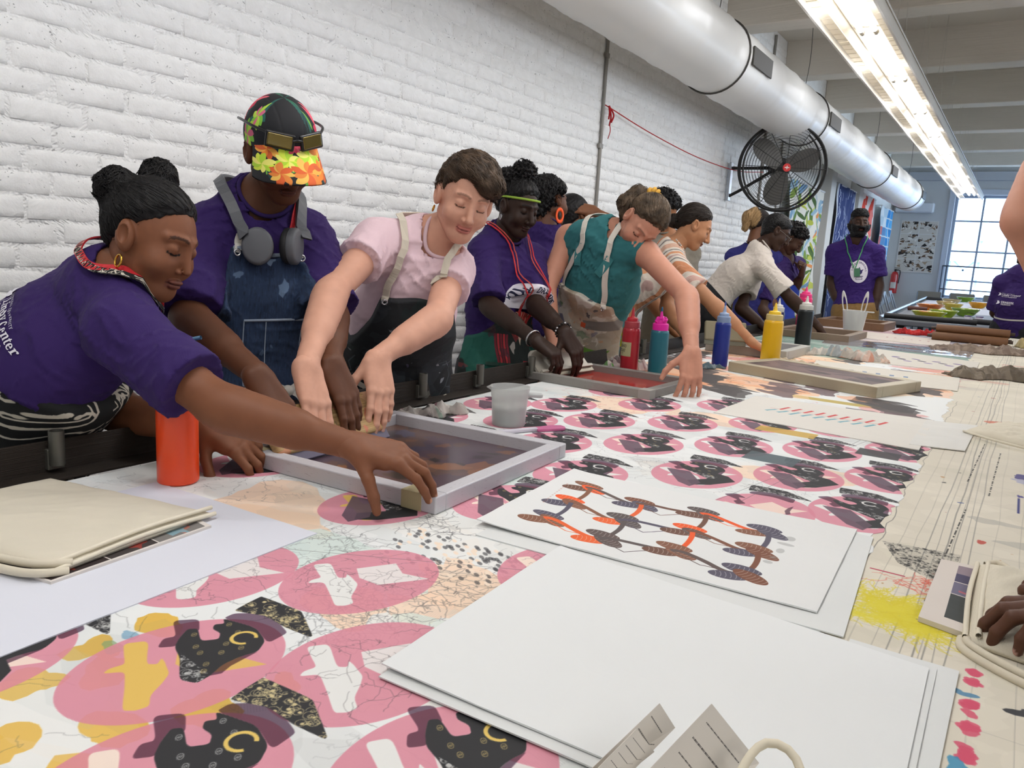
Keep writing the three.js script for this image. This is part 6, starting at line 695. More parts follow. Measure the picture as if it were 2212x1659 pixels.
// ---------------------------------------------------------------- 12: curly hair, fist raised
{
  const A = buildPerson('p12', { label: 'person in purple shirt and blue apron with curly hair and raised fist', skin: '#4a3022', brow: '#080606', detail: 0.85, headCell: 0.0045, handCell: 0.004, shirt: { mat: purpleCloth, sleeve: 0.75, hem: -0.1 }, apron: { mat: clothMat('#1c3596'), top: 0.7 }, handL: { flex: [[70, 90, 50], [72, 92, 50], [74, 92, 50], [76, 92, 50]], thumb: [[0.7, 0.3, -0.7], [0.6, -0.5, -0.6]] } });
  const cap = scalp(0.026, 0.068, 0.08, -0.06, -0.07); addHair(A, 'hair', (x, y, z) => cap(x, y, z) + 0.012 * N3(x * 45, y * 45, z * 45), HB, { color: BLK, cell: 0.0055, strands: [{ n: 400, len: 0.03, r: 0.0025, seg: 5, curl: 3, lift: 0.004, stick: 0.3, flow: (p, R) => V(R() - 0.5, R() - 0.5, R() - 0.5) }] });
}
// ---------------------------------------------------------------- 13: standing man, hands in pockets
{
  const A = buildPerson('p13', { label: 'bearded person standing with hands in khaki pockets beside the banners', skin: '#3f291e', lip: '#5a3630', brow: '#080606', build: 1.1, arm: 1.18, neck: 1.2, eyes: false, headScale: 0.95, headCell: 0.004, noHands: '', shirt: { mat: clothMat('#2f1262'), sleeve: 0.72, cuff: 0.066, hem: 0.04, fold: 1.0 }, pants: { mat: clothMat('#8a6a3c'), hi: 0.2 }, face: { neck: 1.2, jaw: 1.05, nose: 1.1 } });
  const H = headField({ neck: 1.2, jaw: 1.05 }), top = (x, y, z) => { const e = Math.max(ell([0, 0.075, -0.005], [0.08, 0.075, 0.092])(x, y, z), y - 0.142, 0.062 - y + 0.5 * (z < 0 ? 0 : 0)); return e + 0.006 * N3(x * 90, y * 90, z * 90); }, fade = scalp(0.004, 0.07, 0.072, -0.05, -0.06), beard = (x, y, z) => { const m = ell([0, -0.066, 0.1], [0.028, 0.016, 0.04])(x, y, z); return smax(smax(H(x, y, z) - 0.014, y + 0.032 - 0.35 * (Math.abs(x) - 0.02), 0.01), -m, 0.005) + 0.003 * N3(x * 120, y * 120, z * 120); }, bl = (x, y, z) => Math.max(beard(x, y, z), -0.135 - y, -0.015 - z);
  addHair(A, 'hair', (x, y, z) => Math.min(top(x, y, z), fade(x, y, z)), HB, { color: BLK, cell: 0.004 }); addHair(A, 'beard', bl, HB, { color: BLK, cell: 0.004 });
  A.decal('shirt_emblem', -0.045, 0.115, 0.42 * A.F.L, 0.86 * A.F.L, emblem); lanyard(A, greenCord, 0.7 * A.F.L, 0.009, 0.06, 0.006);
  const c = A.front(0.02, 0.62 * A.F.L, 0.008); obj('badge', rbox(0.05, 0.075, 0.003, 0.001).applyMatrix4(new THREE.Matrix4().makeBasis(A.F.u, A.F.v, A.F.n)).translate(...A.rel(c).toArray()), mat('#2f6f4a', 0.4), A.g);
}
// ---------------------------------------------------------------- 14: seen from behind at the right
{
  const A = buildPerson('p14', { label: 'person in purple shirt seen from behind at the right edge', skin: '#4a3022', detail: 0.85, headCell: 0.005, shirt: { mat: purpleCloth, sleeve: 0.9, hem: -0.06, cuff: 0.075 }, pants: { color: '#1b1c20' } });
  addHair(A, 'hair', scalp(0.014, 0.07, 0.07, -0.07, -0.06), HB, { color: BLK, cell: 0.006 }); A.decal('back_print', 0.13, -0.13, 0.5 * A.F.L, 0.9 * A.F.L, backPrint, 'back'); A.loop('apron_tie', 0.08, 0, mat('#c9c4bc', 0.85), 0.004, 0.012, 0);
}
// ---------------------------------------------------------------- 15, 16: the two people at the right side of the table, almost out of view
{
  buildPerson('p15', { label: 'bare forearm and elbow of person at the right border', skin: '#c08a72', detail: 0.85, headCell: 0.006, shirt: { mat: clothMat('#8f9499'), sleeve: 0.45, hem: -0.1 } });
  buildPerson('p16', { label: 'dark hands of person resting on cream tote at right', skin: '#5a3a2a', detail: 0.9, headCell: 0.006, handCell: 0.0026, shirt: { mat: purpleCloth, sleeve: 0.8, hem: -0.1 }, nail: '#b98f80', handL: { flex: [[14, 34, 20], [14, 36, 20], [16, 36, 20], [20, 38, 20]], spread: 0.6 }, handR: { flex: [[30, 60, 30], [30, 62, 30], [32, 64, 30], [34, 64, 30]], spread: 0.4 } });
}
const LEAFLETS = [[[-0.244, 0.943, -0.482], [-0.222, 0.931, -0.517], [-0.208, 0.941, -0.625], [-0.223, 0.962, -0.62]], [[-0.199, 0.96, -0.466], [-0.143, 0.936, -0.546], [-0.132, 0.939, -0.626], [-0.173, 0.987, -0.609]], [[-0.224, 0.968, -0.476], [-0.211, 0.956, -0.506], [-0.202, 0.956, -0.56], [-0.217, 0.974, -0.554]]];
const BAGC = [[-0.109, 0.974, -0.599]];
const FAN = [-1.914, 2.21, -7.1];
// ---------------------------------------------------------------- sheets, cloths and bags on the table
// a slab over a quad (corners in order, x/z in metres) with thickness, small waves and optional puff
function slab(quad, y, th, o = {}) {
  const nu = o.nu ?? 16, nv = o.nv ?? 16, pos = [], uv = [], idx = [], N = (nu + 1) * (nv + 1), wav = o.wave ?? 0, puff = o.puff ?? 0, seed = o.seed ?? 0, curl = o.curl;
  const at = (u, v) => { const [a, b, c, d] = quad, x = lerp(lerp(a[0], b[0], u), lerp(d[0], c[0], u), v), z = lerp(lerp(a[1], b[1], u), lerp(d[1], c[1], u), v), e = (1 - (2 * u - 1) ** 6) * (1 - (2 * v - 1) ** 6), k = o.ragged ? (u > 0.97 || u < 0.03 || v > 0.97 || v < 0.03) ? o.ragged : 0 : 0; let h = wav * (0.5 + 0.5 * N2(x * (o.freq ?? 9) + seed, z * (o.freq ?? 9) - seed)) * (o.flatEdge ? e : 1) + puff * Math.sqrt(Math.max(0, e)); if (o.crease) h += o.crease * Math.abs(N2(x * 22 + z * 9 + seed, z * 7 - seed)) * e; if (curl) h += curl(u, v); return [x + k * N2(z * 60, x * 60 + seed), h, z + k * N2(x * 60, z * 60 - seed)]; };
  for (const top of [1, 0]) for (let j = 0; j <= nv; j++) for (let i = 0; i <= nu; i++) { const p = at(i / nu, j / nv), lift = curl ? curl(i / nu, j / nv) : 0; pos.push(p[0], y + (top ? th + p[1] : (puff ? 0 : Math.min(p[1], wav) * 0.0 + lift)), p[2]); uv.push(i / nu, j / nv); }
  for (let j = 0; j < nv; j++) for (let i = 0; i < nu; i++) { const a = j * (nu + 1) + i; idx.push(a, a + 1, a + nu + 1, a + 1, a + nu + 2, a + nu + 1); idx.push(a + N, a + N + nu + 1, a + N + 1, a + N + 1, a + N + nu + 1, a + N + nu + 2); }
  const edge = []; for (let i = 0; i < nu; i++) edge.push([i, i + 1], [nv * (nu + 1) + i + 1, nv * (nu + 1) + i]); for (let j = 0; j < nv; j++) edge.push([(j + 1) * (nu + 1), j * (nu + 1)], [j * (nu + 1) + nu, (j + 1) * (nu + 1) + nu]);
  for (const [a, b] of edge) idx.push(a, b + N, b, a, a + N, b + N);
  const g = new THREE.BufferGeometry(); g.setAttribute('position', new THREE.Float32BufferAttribute(pos, 3)); g.setAttribute('uv', new THREE.Float32BufferAttribute(uv, 2)); g.setIndex(idx); const f = g.toNonIndexed(); const t = mergeVertices(g); t.computeVertexNormals(); return o.soft ? t : creased(g);
}
function creased(g) { const f = g.toNonIndexed(); f.computeVertexNormals(); return f; }
const SY = TY + 0.0014;                                              // top of the printed fabric
const paper = mat('#e3e5e4', 0.75), paper2 = mat('#dcdedc', 0.75), cardM = mat('#d9d8d2', 0.7);
const printMat = (t) => new THREE.MeshStandardMaterial({ map: t, roughness: 0.75 });
function sheet(name, quad, y, m, label, cat, o = {}, group) { const c = quad.reduce((a, p) => [a[0] + p[0] / 4, a[1] + p[1] / 4], [0, 0]); const g = slab(quad.map(([x, z]) => [x - c[0], z - c[1]]), 0, o.th ?? 0.0012, { ...o }); const me = obj(name, g, m); me.position.set(c[0], y, c[1]); return tag(me, label, cat, group); }
// big blank sheets in the near right
sheet('paper_sheet', [[-0.12, -0.545], [-0.005, -0.62], [0.0, -1.0], [-0.12, -1.0]].map(([x, z]) => [x, z]), SY, paper2, 'lowest blank white sheet showing at the right of the near stack', 'paper', { wave: 0.0008 });
sheet('paper_sheet', [[-0.515, -0.565], [-0.02, -0.585], [-0.022, -0.985], [-0.535, -0.995]], SY + 0.002, paper2, 'second blank white sheet of the stack, just under the top one', 'paper', { wave: 0.001 });
sheet('paper_sheet', [[-0.523, -0.578], [-0.026, -0.6], [-0.03, -0.975], [-0.546, -1.006]], SY + 0.0045, paper, 'large blank white sheet on top of the near stack', 'paper', { wave: 0.0012, curl: (u, v) => 0.004 * (1 - u) ** 4 });
sheet('paper_sheet', [[-0.685, -0.972], [-0.128, -1.0], [-0.158, -1.43], [-0.70, -1.39]], SY, paper2, 'blank white sheet lying under the orange and brown print', 'paper', { wave: 0.001 });
const knotTex = canvas(1024, 760, (c, w, h) => {
  c.fillStyle = '#e2e3e1'; c.fillRect(0, 0, w, h); const R = mulberry(3), P = (u, v) => [130 + u * 640, 190 + v * 400]; const cols = ['#5f4f4b', '#6d4a3a', '#ee5a1e', '#84563f', '#555060', '#7a4a34', '#e8622a', '#5a504e'];
  const pod = (x, y, a, r, col) => { c.save(); c.translate(x, y); c.rotate(a); c.fillStyle = col; c.beginPath(); c.ellipse(0, 0, r, r * 0.5, 0, 0, 7); c.fill(); c.strokeStyle = 'rgba(226,226,224,.55)'; c.lineWidth = 1.6; for (let i = -3; i < 4; i++) { c.beginPath(); c.ellipse(i * r * 0.24, 0, r * 0.1, r * 0.34, 0, -1.4, 1.4); c.stroke(); } c.restore(); };
  let n = 0; for (let i = 0; i < 4; i++) for (let j = 0; j < 3; j++) { const [x, y] = P(i / 3 + 0.02 * j, j / 2 + (i % 2) * 0.12), col = cols[(n++ * 3) % cols.length]; for (const [a, dx, dy] of [[0.1, 0, -34], [-0.25, -18, 30], [0.5, 34, 6]]) pod(x + dx, y + dy, a, 58, cols[(n + Math.floor(R() * 3)) % cols.length]); if (i < 3) { const [x2, y2] = P((i + 1) / 3 + 0.02 * j, j / 2 + ((i + 1) % 2) * 0.12); c.strokeStyle = col; c.lineWidth = 20; c.beginPath(); c.moveTo(x, y); c.bezierCurveTo(x + 50, y - 46, x2 - 50, y2 + 46, x2, y2); c.stroke(); c.lineWidth = 4; c.beginPath(); c.moveTo(x, y); c.lineTo((x + x2) / 2, y + 60); c.lineTo(x2, y2); c.stroke(); } if (j < 2) { const [x2, y2] = P(i / 3 + 0.02 * (j + 1), (j + 1) / 2 + (i % 2) * 0.12); c.strokeStyle = cols[(n + 2) % cols.length]; c.lineWidth = 17; c.beginPath(); c.moveTo(x + 20, y); c.quadraticCurveTo(x + 50, (y + y2) / 2, x2 + 14, y2); c.stroke(); } }
  c.fillStyle = 'rgba(150,150,150,.45)'; for (const [x, y, a, b] of [[860, 250, 16, 22], [858, 310, 26, 12], [856, 380, 12, 22], [850, 450, 10, 12], [845, 500, 14, 12]]) { c.beginPath(); c.ellipse(x, y, a, b, 0, 0, 7); c.fill(); } c.fillStyle = 'rgba(190,120,110,.35)'; for (let i = 0; i < 12; i++) c.fillRect(60 + i * 2, 200 + i * 22, 6, 12);
});
sheet('art_print', [[-0.712, -1.012], [-0.17, -1.044], [-0.187, -1.443], [-0.74, -1.4]], SY + 0.003, printMat(knotTex), 'white sheet printed with linked orange and brown pods', 'print', { wave: 0.0022, curl: (u, v) => 0.008 * (1 - v) ** 5 * (1 - Math.abs(2 * u - 0.7)) * 0 + 0.006 * (1 - u) ** 6 });
const zigTex = canvas(768, 700, (c, w, h) => { c.fillStyle = '#dcd8cf'; c.fillRect(0, 0, w, h); for (let i = 0; i < 9; i++) { const x = 170 + i * 50, y = 330 - i * 0; c.strokeStyle = '#cc4a48'; c.lineWidth = 15; c.beginPath(); c.moveTo(x + 40, y - 100); c.lineTo(x + 18, y - 12); c.stroke(); c.lineWidth = 4; c.beginPath(); c.moveTo(x - 24, y - 6); c.quadraticCurveTo(x + 10, y - 34, x + 24, y - 2); c.stroke(); c.strokeStyle = '#6fa7b4'; c.lineWidth = 15; if (i < 9) { c.beginPath(); c.moveTo(x + 6, y + 6); c.lineTo(x - 22, y + 84); c.stroke(); } } });
sheet('art_print', [[-0.745, -2.30], [-0.17, -2.246], [-0.182, -2.754], [-0.735, -2.72]], SY, printMat(zigTex), 'cream sheet printed with a row of red and blue strokes', 'print', { wave: 0.002 });
sheet('tracing_paper', [[-0.2, -2.30], [-0.07, -2.338], [-0.06, -2.78], [-0.2, -2.74]], SY + 0.0004, mat('#d8d6cf', 0.6), 'small blank flap of paper beside the red and blue print', 'paper', { wave: 0.002 });
const sqTex = canvas(768, 512, (c, w, h) => { c.fillStyle = '#d9d3c6'; c.fillRect(0, 0, w, h); c.strokeStyle = '#d6c43c'; c.lineWidth = 10; c.beginPath(); c.moveTo(60, 270); c.lineTo(520, 290); c.stroke(); for (let i = 0; i < 7; i++) { c.fillStyle = i < 3 ? '#3f4f6a' : '#6f86a6'; c.fillRect(60 + i * 72, 205, 24, 44); c.fillRect(60 + i * 76, 300, 24, 44); } });
sheet('art_print', [[-0.73, -3.47], [-0.165, -3.56], [-0.185, -4.02], [-0.82, -4.06]], SY, printMat(sqTex), 'cream sheet printed with a yellow line between small blue squares', 'print', { wave: 0.002 });
const dotTex = canvas(768, 512, (c, w, h) => { c.fillStyle = '#d6d0c4'; c.fillRect(0, 0, w, h); for (let i = 0; i < 10; i++) { c.fillStyle = ['#6a5588', '#3c3a4a', '#8a78a0'][i % 3]; c.beginPath(); c.ellipse(180 + i * 50, 230 + (i % 3) * 50, 34, 16, 0, 0, 7); c.fill(); } });
sheet('art_print', [[-0.62, -4.25], [-0.14, -4.3], [-0.145, -4.9], [-0.68, -5.05]], SY, printMat(dotTex), 'cream sheet printed with scattered purple dots', 'print', { wave: 0.002 });
sheet('art_print', [[-0.92, -5.75], [-0.36, -5.7], [-0.38, -6.3], [-0.95, -6.4]], SY, printMat(canvas(512, 400, (c, w, h) => { c.fillStyle = '#d3c8bc'; c.fillRect(0, 0, w, h); c.fillStyle = '#b9908c'; for (let i = 0; i < 6; i++) c.fillRect(150 + i * 48, 190, 12, 34); })), 'farthest cream sheet with faint pink marks', 'print', { wave: 0.003 });
sheet('plastic_film', [[-1.0, -5.05], [-0.2, -5.1], [-0.2, -5.6], [-1.05, -5.5]], SY, phys('#b9b7bc', 0.08, { clearcoat: 1, clearcoatRoughness: 0.03 }), 'shiny plastic film lying across the far fabric', 'film', { wave: 0.004, freq: 5 });
// left: white sheet, tote bag and picture folder
sheet('paper_sheet', [[-0.852, -0.30], [-1.25, -0.20], [-1.282, -0.79], [-0.876, -0.809]].reverse(), SY, mat('#dddfe8', 0.6), 'blank bluish white sheet under the cream tote bag', 'paper', { wave: 0.0008 });
const photoTex = (seed, cells) => canvas(1024, 256, (c, w, h) => { const R = mulberry(seed); c.fillStyle = '#ddd6cf'; c.fillRect(0, 0, w, h); let x = 14; for (const [wd, bg, fg, k] of cells) { c.fillStyle = bg; c.fillRect(x, 10, wd, h - 20); c.save(); c.beginPath(); c.rect(x, 10, wd, h - 20); c.clip(); for (let i = 0; i < k; i++) { c.fillStyle = fg[i % fg.length]; c.globalAlpha = 0.85; c.beginPath(); const cx = x + wd * (0.35 + R() * 0.4), cy = 60 + R() * 120; for (let q = 0; q < 10; q++) { const a = q / 10 * 6.3, r = 20 + R() * 50; c.lineTo(cx + Math.cos(a) * r * 1.4, cy + Math.sin(a) * r); } c.fill(); } c.restore(); c.globalAlpha = 1; x += wd + 8; } });
sheet('picture_folder', [[-0.989, -0.462], [-1.11, -0.44], [-1.14, -0.73], [-1.013, -0.715]].map(([x, z]) => [x, z]), SY + 0.0016, printMat(((t) => { t.center.set(0.5, 0.5); t.rotation = Math.PI / 2; return t; })(photoTex(61, [[330, '#2b1d1a', ['#c8541e', '#e07a2a', '#8a2c16'], 6], [300, '#3a3230', ['#c4402e', '#d9614a', '#9a3428'], 7], [330, '#7a7672', ['#7fa6b4', '#4a5a44', '#b06a5a', '#3a3a38'], 8]]))), 'photo folder with flower pictures sticking out of the cream tote', 'folder', { th: 0.004 });
const canvasCloth = (col) => mat(col, 0.92, { bumpMap: repeat(clothBump, 60, 60), bumpScale: 0.0006 });
function tote(pos, quad, label, o) {
  const c = quad.reduce((a, p) => [a[0] + p[0] / 4, a[1] + p[1] / 4], [0, 0]), t = thing('tote_bag', label, 'bag', [c[0], pos, c[1]]), q = quad.map(([x, z]) => [x - c[0], z - c[1]]), m = canvasCloth(o.col ?? '#e2dac6');
  planarTote(obj('bag_body', slab(q, 0, 0.004, { nu: 34, nv: 34, puff: o.puff ?? 0.012, crease: o.crease ?? 0.007, wave: 0.004, soft: true, seed: o.seed ?? 1 }), m, t).geometry);
  const cordM = mat('#d6cdb8', 0.9);
  for (const [pts, r] of o.straps ?? []) obj('cord', tube(pts.map(([x, y, z]) => [x - c[0], y, z - c[1]]), r, 8, 40), cordM, t);
  for (const pts of o.hems ?? []) obj('hem', tube(pts.map(([x, y, z]) => [x - c[0], y, z - c[1]]), 0.0036, 7, 40), mat(o.col ?? '#e2dac6', 0.92), t);
  return t;
}
function planarTote(g) { planarUV(g, (x, y, z) => x, (x, y, z) => z); }
tote(SY + 0.006, [[-1.048, -0.74], [-1.005, -0.475], [-1.39, -0.40], [-1.395, -0.66]].reverse(), 'flat cream tote bag on white sheet beside the orange bottle', { puff: 0.007, crease: 0.004, seed: 3, hems: [[[-1.045, 0.004, -0.745], [-1.028, 0.01, -0.62], [-1.005, 0.006, -0.475]], [[-1.055, 0.012, -0.745], [-1.038, 0.016, -0.62], [-1.015, 0.012, -0.475]]], straps: [[[[-1.0, 0.002, -0.49], [-1.01, 0.006, -0.46], [-1.05, 0.004, -0.442], [-1.15, 0.002, -0.42]], 0.006], [[[-1.01, 0.008, -0.5], [-1.022, 0.012, -0.47], [-1.06, 0.01, -0.455], [-1.15, 0.006, -0.435]], 0.006]] });
tote(SY, [[0.0, -1.09], [0.0, -1.395], [0.32, -1.42], [0.32, -1.02]].reverse(), 'cream drawstring tote under the dark hands at the right', { puff: 0.016, crease: 0.01, seed: 9, col: '#e2dac6', hems: [[[0.0, 0.008, -1.09], [-0.004, 0.012, -1.24], [0.0, 0.01, -1.39]], [[0.014, 0.014, -1.09], [0.012, 0.018, -1.24], [0.014, 0.014, -1.39]]], straps: [[[[0.002, 0.003, -1.1], [0.006, 0.006, -1.075], [0.04, 0.006, -1.045], [0.12, 0.005, -1.0]], 0.0055], [[[-0.004, -0.0, -1.1], [0.0, 0.002, -1.065], [0.04, 0.002, -1.03], [0.12, 0.003, -0.985]], 0.0055], [[[0.01, 0.01, -1.392], [0.03, 0.014, -1.402], [0.06, 0.012, -1.36]], 0.005]] });
sheet('picture_folder', [[-0.056, -1.12], [0.02, -1.10], [0.02, -1.385], [-0.05, -1.385]], SY - 0.001, printMat(canvas(512, 1024, (c, w, h) => { c.fillStyle = '#d8cfc6'; c.fillRect(0, 0, w, h); c.fillStyle = '#8f7f88'; c.fillRect(190, 60, 322, 150); c.fillStyle = '#4a4560'; c.fillRect(190, 210, 322, 130); c.fillStyle = '#6f6a80'; c.fillRect(190, 350, 322, 200); c.fillStyle = '#b0606e'; c.beginPath(); c.moveTo(250, 470); c.lineTo(512, 510); c.lineTo(512, 530); c.lineTo(250, 500); c.fill(); c.fillStyle = '#3c403e'; c.fillRect(190, 560, 322, 360); c.fillStyle = '#ded6ce'; c.fillRect(190, 340, 322, 8); c.fillRect(190, 552, 322, 8); })), 'photo folder with three dark pictures tucked in the right tote', 'folder', { th: 0.006, wave: 0.002 });
tote(SY, [[-0.09, -2.62], [-0.02, -2.83], [0.3, -2.95], [0.3, -2.4]].reverse(), 'cream tote bag lying at the right beyond the ruled canvas', { puff: 0.012, crease: 0.012, seed: 14, hems: [[[-0.09, 0.006, -2.62], [-0.01, 0.01, -2.52], [0.1, 0.008, -2.46]]] });
// folded leaflets and cord of a bag at the bottom edge
{
  const text = canvas(512, 512, (c, w, h) => { c.fillStyle = '#d3cdc3'; c.fillRect(0, 0, w, h); c.fillStyle = 'rgba(40,38,36,.8)'; for (let i = 0; i < 6; i++) { for (let x = 60; x < 400 + (i % 2) * 50; x += 9) c.fillRect(x, 60 + i * 74, 5 + (x * 7 + i) % 4, i % 3 === 1 ? 7 : 5); } });
  const leaf = (pts, label) => { const t = thing('leaflet', label, 'leaflet', pts[0]); const o = vec(pts[0]), P = pts.map((p) => vec(p).sub(o)), g = new THREE.BufferGeometry(), n = cross(P[1].clone().sub(P[0]), P[3].clone().sub(P[0])).normalize().multiplyScalar(0.0006), pos = [], uv = []; const quad = (a, b, c, d, f) => { for (const [v, u] of [[a, [0, 0]], [b, [1, 0]], [c, [1, 1]], [a, [0, 0]], [c, [1, 1]], [d, [0, 1]]]) { pos.push(v.x, v.y, v.z); uv.push(...(f ? u : [0.01, 0.01])); } }; const A = P.map((p) => p.clone().add(n)), B = P.map((p) => p.clone().sub(n)); quad(...A, true); quad(B[0], B[3], B[2], B[1], true); for (let i = 0; i < 4; i++) { const j = (i + 1) % 4; quad(B[i], B[j], A[j], A[i], false); } g.setAttribute('position', new THREE.Float32BufferAttribute(pos, 3)); g.setAttribute('uv', new THREE.Float32BufferAttribute(uv, 2)); g.computeVertexNormals(); obj('page', g, printMat(text), t); return t; };
  LEAFLETS.forEach((p, i) => leaf(p, ['folded grey leaflet at the bottom border, behind the wider one', 'wide grey leaflet with printed lines at the bottom border', 'narrow folded leaflet flap leaning against the grey leaflets'][i]));
  const t = thing('tote_bag', 'cream bag with a cord loop and leaflets at the bottom border', 'bag', [-0.13, SY, -0.405]); const m = canvasCloth('#d9d0ba');
  const f = (x, y, z) => smax(ell([0.0, 0.005, 0.0], [0.15, 0.055, 0.12])(x, y, z) + 0.008 * N3(x * 22, y * 22, z * 22) + 0.004 * Math.abs(N3(x * 50, y * 50, z * 50)), -y, 0.004); obj('bag_body', uvXZ(net(f, [-0.2, -0.004, -0.18], [0.2, 0.1, 0.18], 0.006)), m, t);
  obj('cord', tube([[0.005, 0.04, -0.08], [0.0, 0.07, -0.15], [0.01, 0.082, -0.185], [0.035, 0.075, -0.185], [0.055, 0.045, -0.14], [0.06, 0.03, -0.08]], 0.0036, 8, 30), mat('#ded5bf', 0.9), t);
}
function uvXZ(g) { return planarUV(g, (x, y, z) => x * 1 + y * 0.5, (x, y, z) => z + y * 0.5); }
// ---------------------------------------------------------------- screens
function screen(name, label, near, e1, e2, w, h, y, o) {             // near corner and its two edge directions
  const t = thing(name, label, 'screen', [near[0], y, near[1]]), a = V(e1[0], 0, e1[1]).normalize(), b = V(e2[0], 0, e2[1]).normalize(), H = o.h ?? 0.038, T = o.t ?? 0.036;
  const M = new THREE.Matrix4().makeBasis(a, V(0, 1, 0), cross(a, V(0, 1, 0))); const flip = cross(a, V(0, 1, 0)).dot(b) < 0 ? -1 : 1;
  const bar = (x0, x1, z0, z1) => rbox(x1 - x0, H, z1 - z0, 0.003, (x0 + x1) / 2, H / 2, (z0 + z1) / 2);
  const put = (n, g, m) => { if (flip < 0) { const p = g.attributes.position; for (let i = 0; i < p.count; i++) p.setZ(i, -p.getZ(i)); const q = g.attributes.normal; for (let i = 0; i < q.count; i++) q.setZ(i, -q.getZ(i)); const ix = g.index; if (ix) for (let i = 0; i < ix.count; i += 3) { const s = ix.getX(i); ix.setX(i, ix.getX(i + 1)); ix.setX(i + 1, s); } } g.applyMatrix4(M); return obj(n, g, m, t); };
  const fm = o.frame; put('frame_bar', bar(0, w, 0, T), fm); put('frame_bar', bar(0, w, h - T, h), fm); put('frame_bar', bar(0, T, T, h - T), fm); put('frame_bar', bar(w - T, w, T, h - T), fm);
  put('screen_mesh', planarUV(box(w - T * 1.4, 0.0016, h - T * 1.4, w / 2, o.meshY ?? 0.004, h / 2), (x) => x / w, (x, yy, z) => z / h), o.mesh);
  for (const [x0, x1, z0, z1, m] of o.tape ?? []) put('tape', rbox(x1 - x0, H + 0.0012, z1 - z0, 0.001, (x0 + x1) / 2, H / 2 + 0.0002, (z0 + z1) / 2), m);
  return { t, put };
}
const alu = (seed, col, dirt) => { const tx = canvas(512, 512, (c, w, h) => { const R = mulberry(seed); c.fillStyle = col; c.fillRect(0, 0, w, h); splat(c, w, h, R, 34, dirt, 1, 6); splat(c, w, h, R, 10, [dirt[0]], 3, 12); }); return mat('#ffffff', 0.5, { map: repeat(tx, 2, 2), metalness: 0.15 }); };
const beige = mat('#b8ac84', 0.7);
const inkTex = canvas(768, 768, (c, w, h) => { const R = mulberry(17); c.fillStyle = '#4a2a3a'; c.fillRect(0, 0, w, h); c.fillStyle = '#4a3a44'; c.fillRect(70, 70, w - 140, h - 140); splat(c, w, h, R, 70, ['#5a4238', '#6b4a36', '#3a2f2a', '#7d5236', '#3f3a48'], 20, 70); splat(c, w, h, R, 40, ['#2b2620', '#8a5a3a', '#4d4a5c'], 14, 50); });
const inkMat = phys('#ffffff', 0.32, { map: inkTex, clearcoat: 0.5, clearcoatRoughness: 0.2 });
screen('print_screen', 'silk screen with white metal frame held by three people', [-0.793, -1.001], [-0.5, 0.028], [-0.077, -0.502], 0.5, 0.508, SY, { frame: alu(71, '#c9c8cc', ['#8d848c', '#6a5f66', '#a59aa2']), mesh: inkMat, h: 0.032, t: 0.033, tape: [[0.03, 0.075, -0.0006, 0.037, beige], [0.44, 0.487, -0.0006, 0.037, beige]] });
const redInk = phys('#b3261a', 0.22, { clearcoat: 0.7, clearcoatRoughness: 0.1 });
screen('print_screen', 'silk screen with paint stained frame and wet red ink', [-0.975, -2.335], [-0.56, -0.02], [0.07, -0.15], 0.58, 0.4, SY, { frame: alu(72, '#8d8a84', ['#5a554e', '#3a3632', '#a8a49c']), mesh: redInk, h: 0.03, t: 0.036, tape: [[-0.001, 0.042, -0.001, 0.042, mat('#a3a19a', 0.5)]] });
screen('print_screen', 'silk screen with taped wooden frame and mauve mesh', [-0.395, -3.06], [-0.62, -0.2], [0.03, -0.36], 0.65, 0.36, SY, { frame: alu(73, '#b3a88f', ['#9a8f76', '#7d7460', '#c9bfa8']), mesh: mat('#a08a86', 0.6, { map: canvas(256, 256, (c, w, h) => { const R = mulberry(4); c.fillStyle = '#b9a9a6'; c.fillRect(0, 0, w, h); splat(c, w, h, R, 40, ['#8a7a78', '#a3908c', '#5a4a4c'], 10, 40); }) }), h: 0.042, t: 0.045, meshY: 0.0385 });
screen('print_screen', 'pale framed screen with blue ink behind the blue bottle', [-0.93, -3.9], [-0.5, -0.02], [0.03, -0.5], 0.42, 0.44, SY, { frame: mat('#b9b7ae', 0.5), mesh: phys('#2b3f7a', 0.3), h: 0.045, t: 0.04 });
screen('print_screen', 'wooden screen under the hand of the white shirted person', [-0.88, -5.25], [-0.55, -0.02], [0.05, -0.5], 0.5, 0.55, SY, { frame: alu(74, '#8d7a66', ['#6a4f44', '#a39284', '#7d3f3f']), mesh: mat('#5a3a3c', 0.5), h: 0.045, t: 0.045 });
screen('print_screen', 'brown wooden screen in front of the standing bearded person', [-0.86, -6.55], [-0.5, -0.02], [0.05, -0.5], 0.5, 0.5, SY, { frame: alu(75, '#7d5f44', ['#5a3f2c', '#a34a4a', '#a3886a']), mesh: mat('#6a3f34', 0.5), h: 0.06, t: 0.045 });
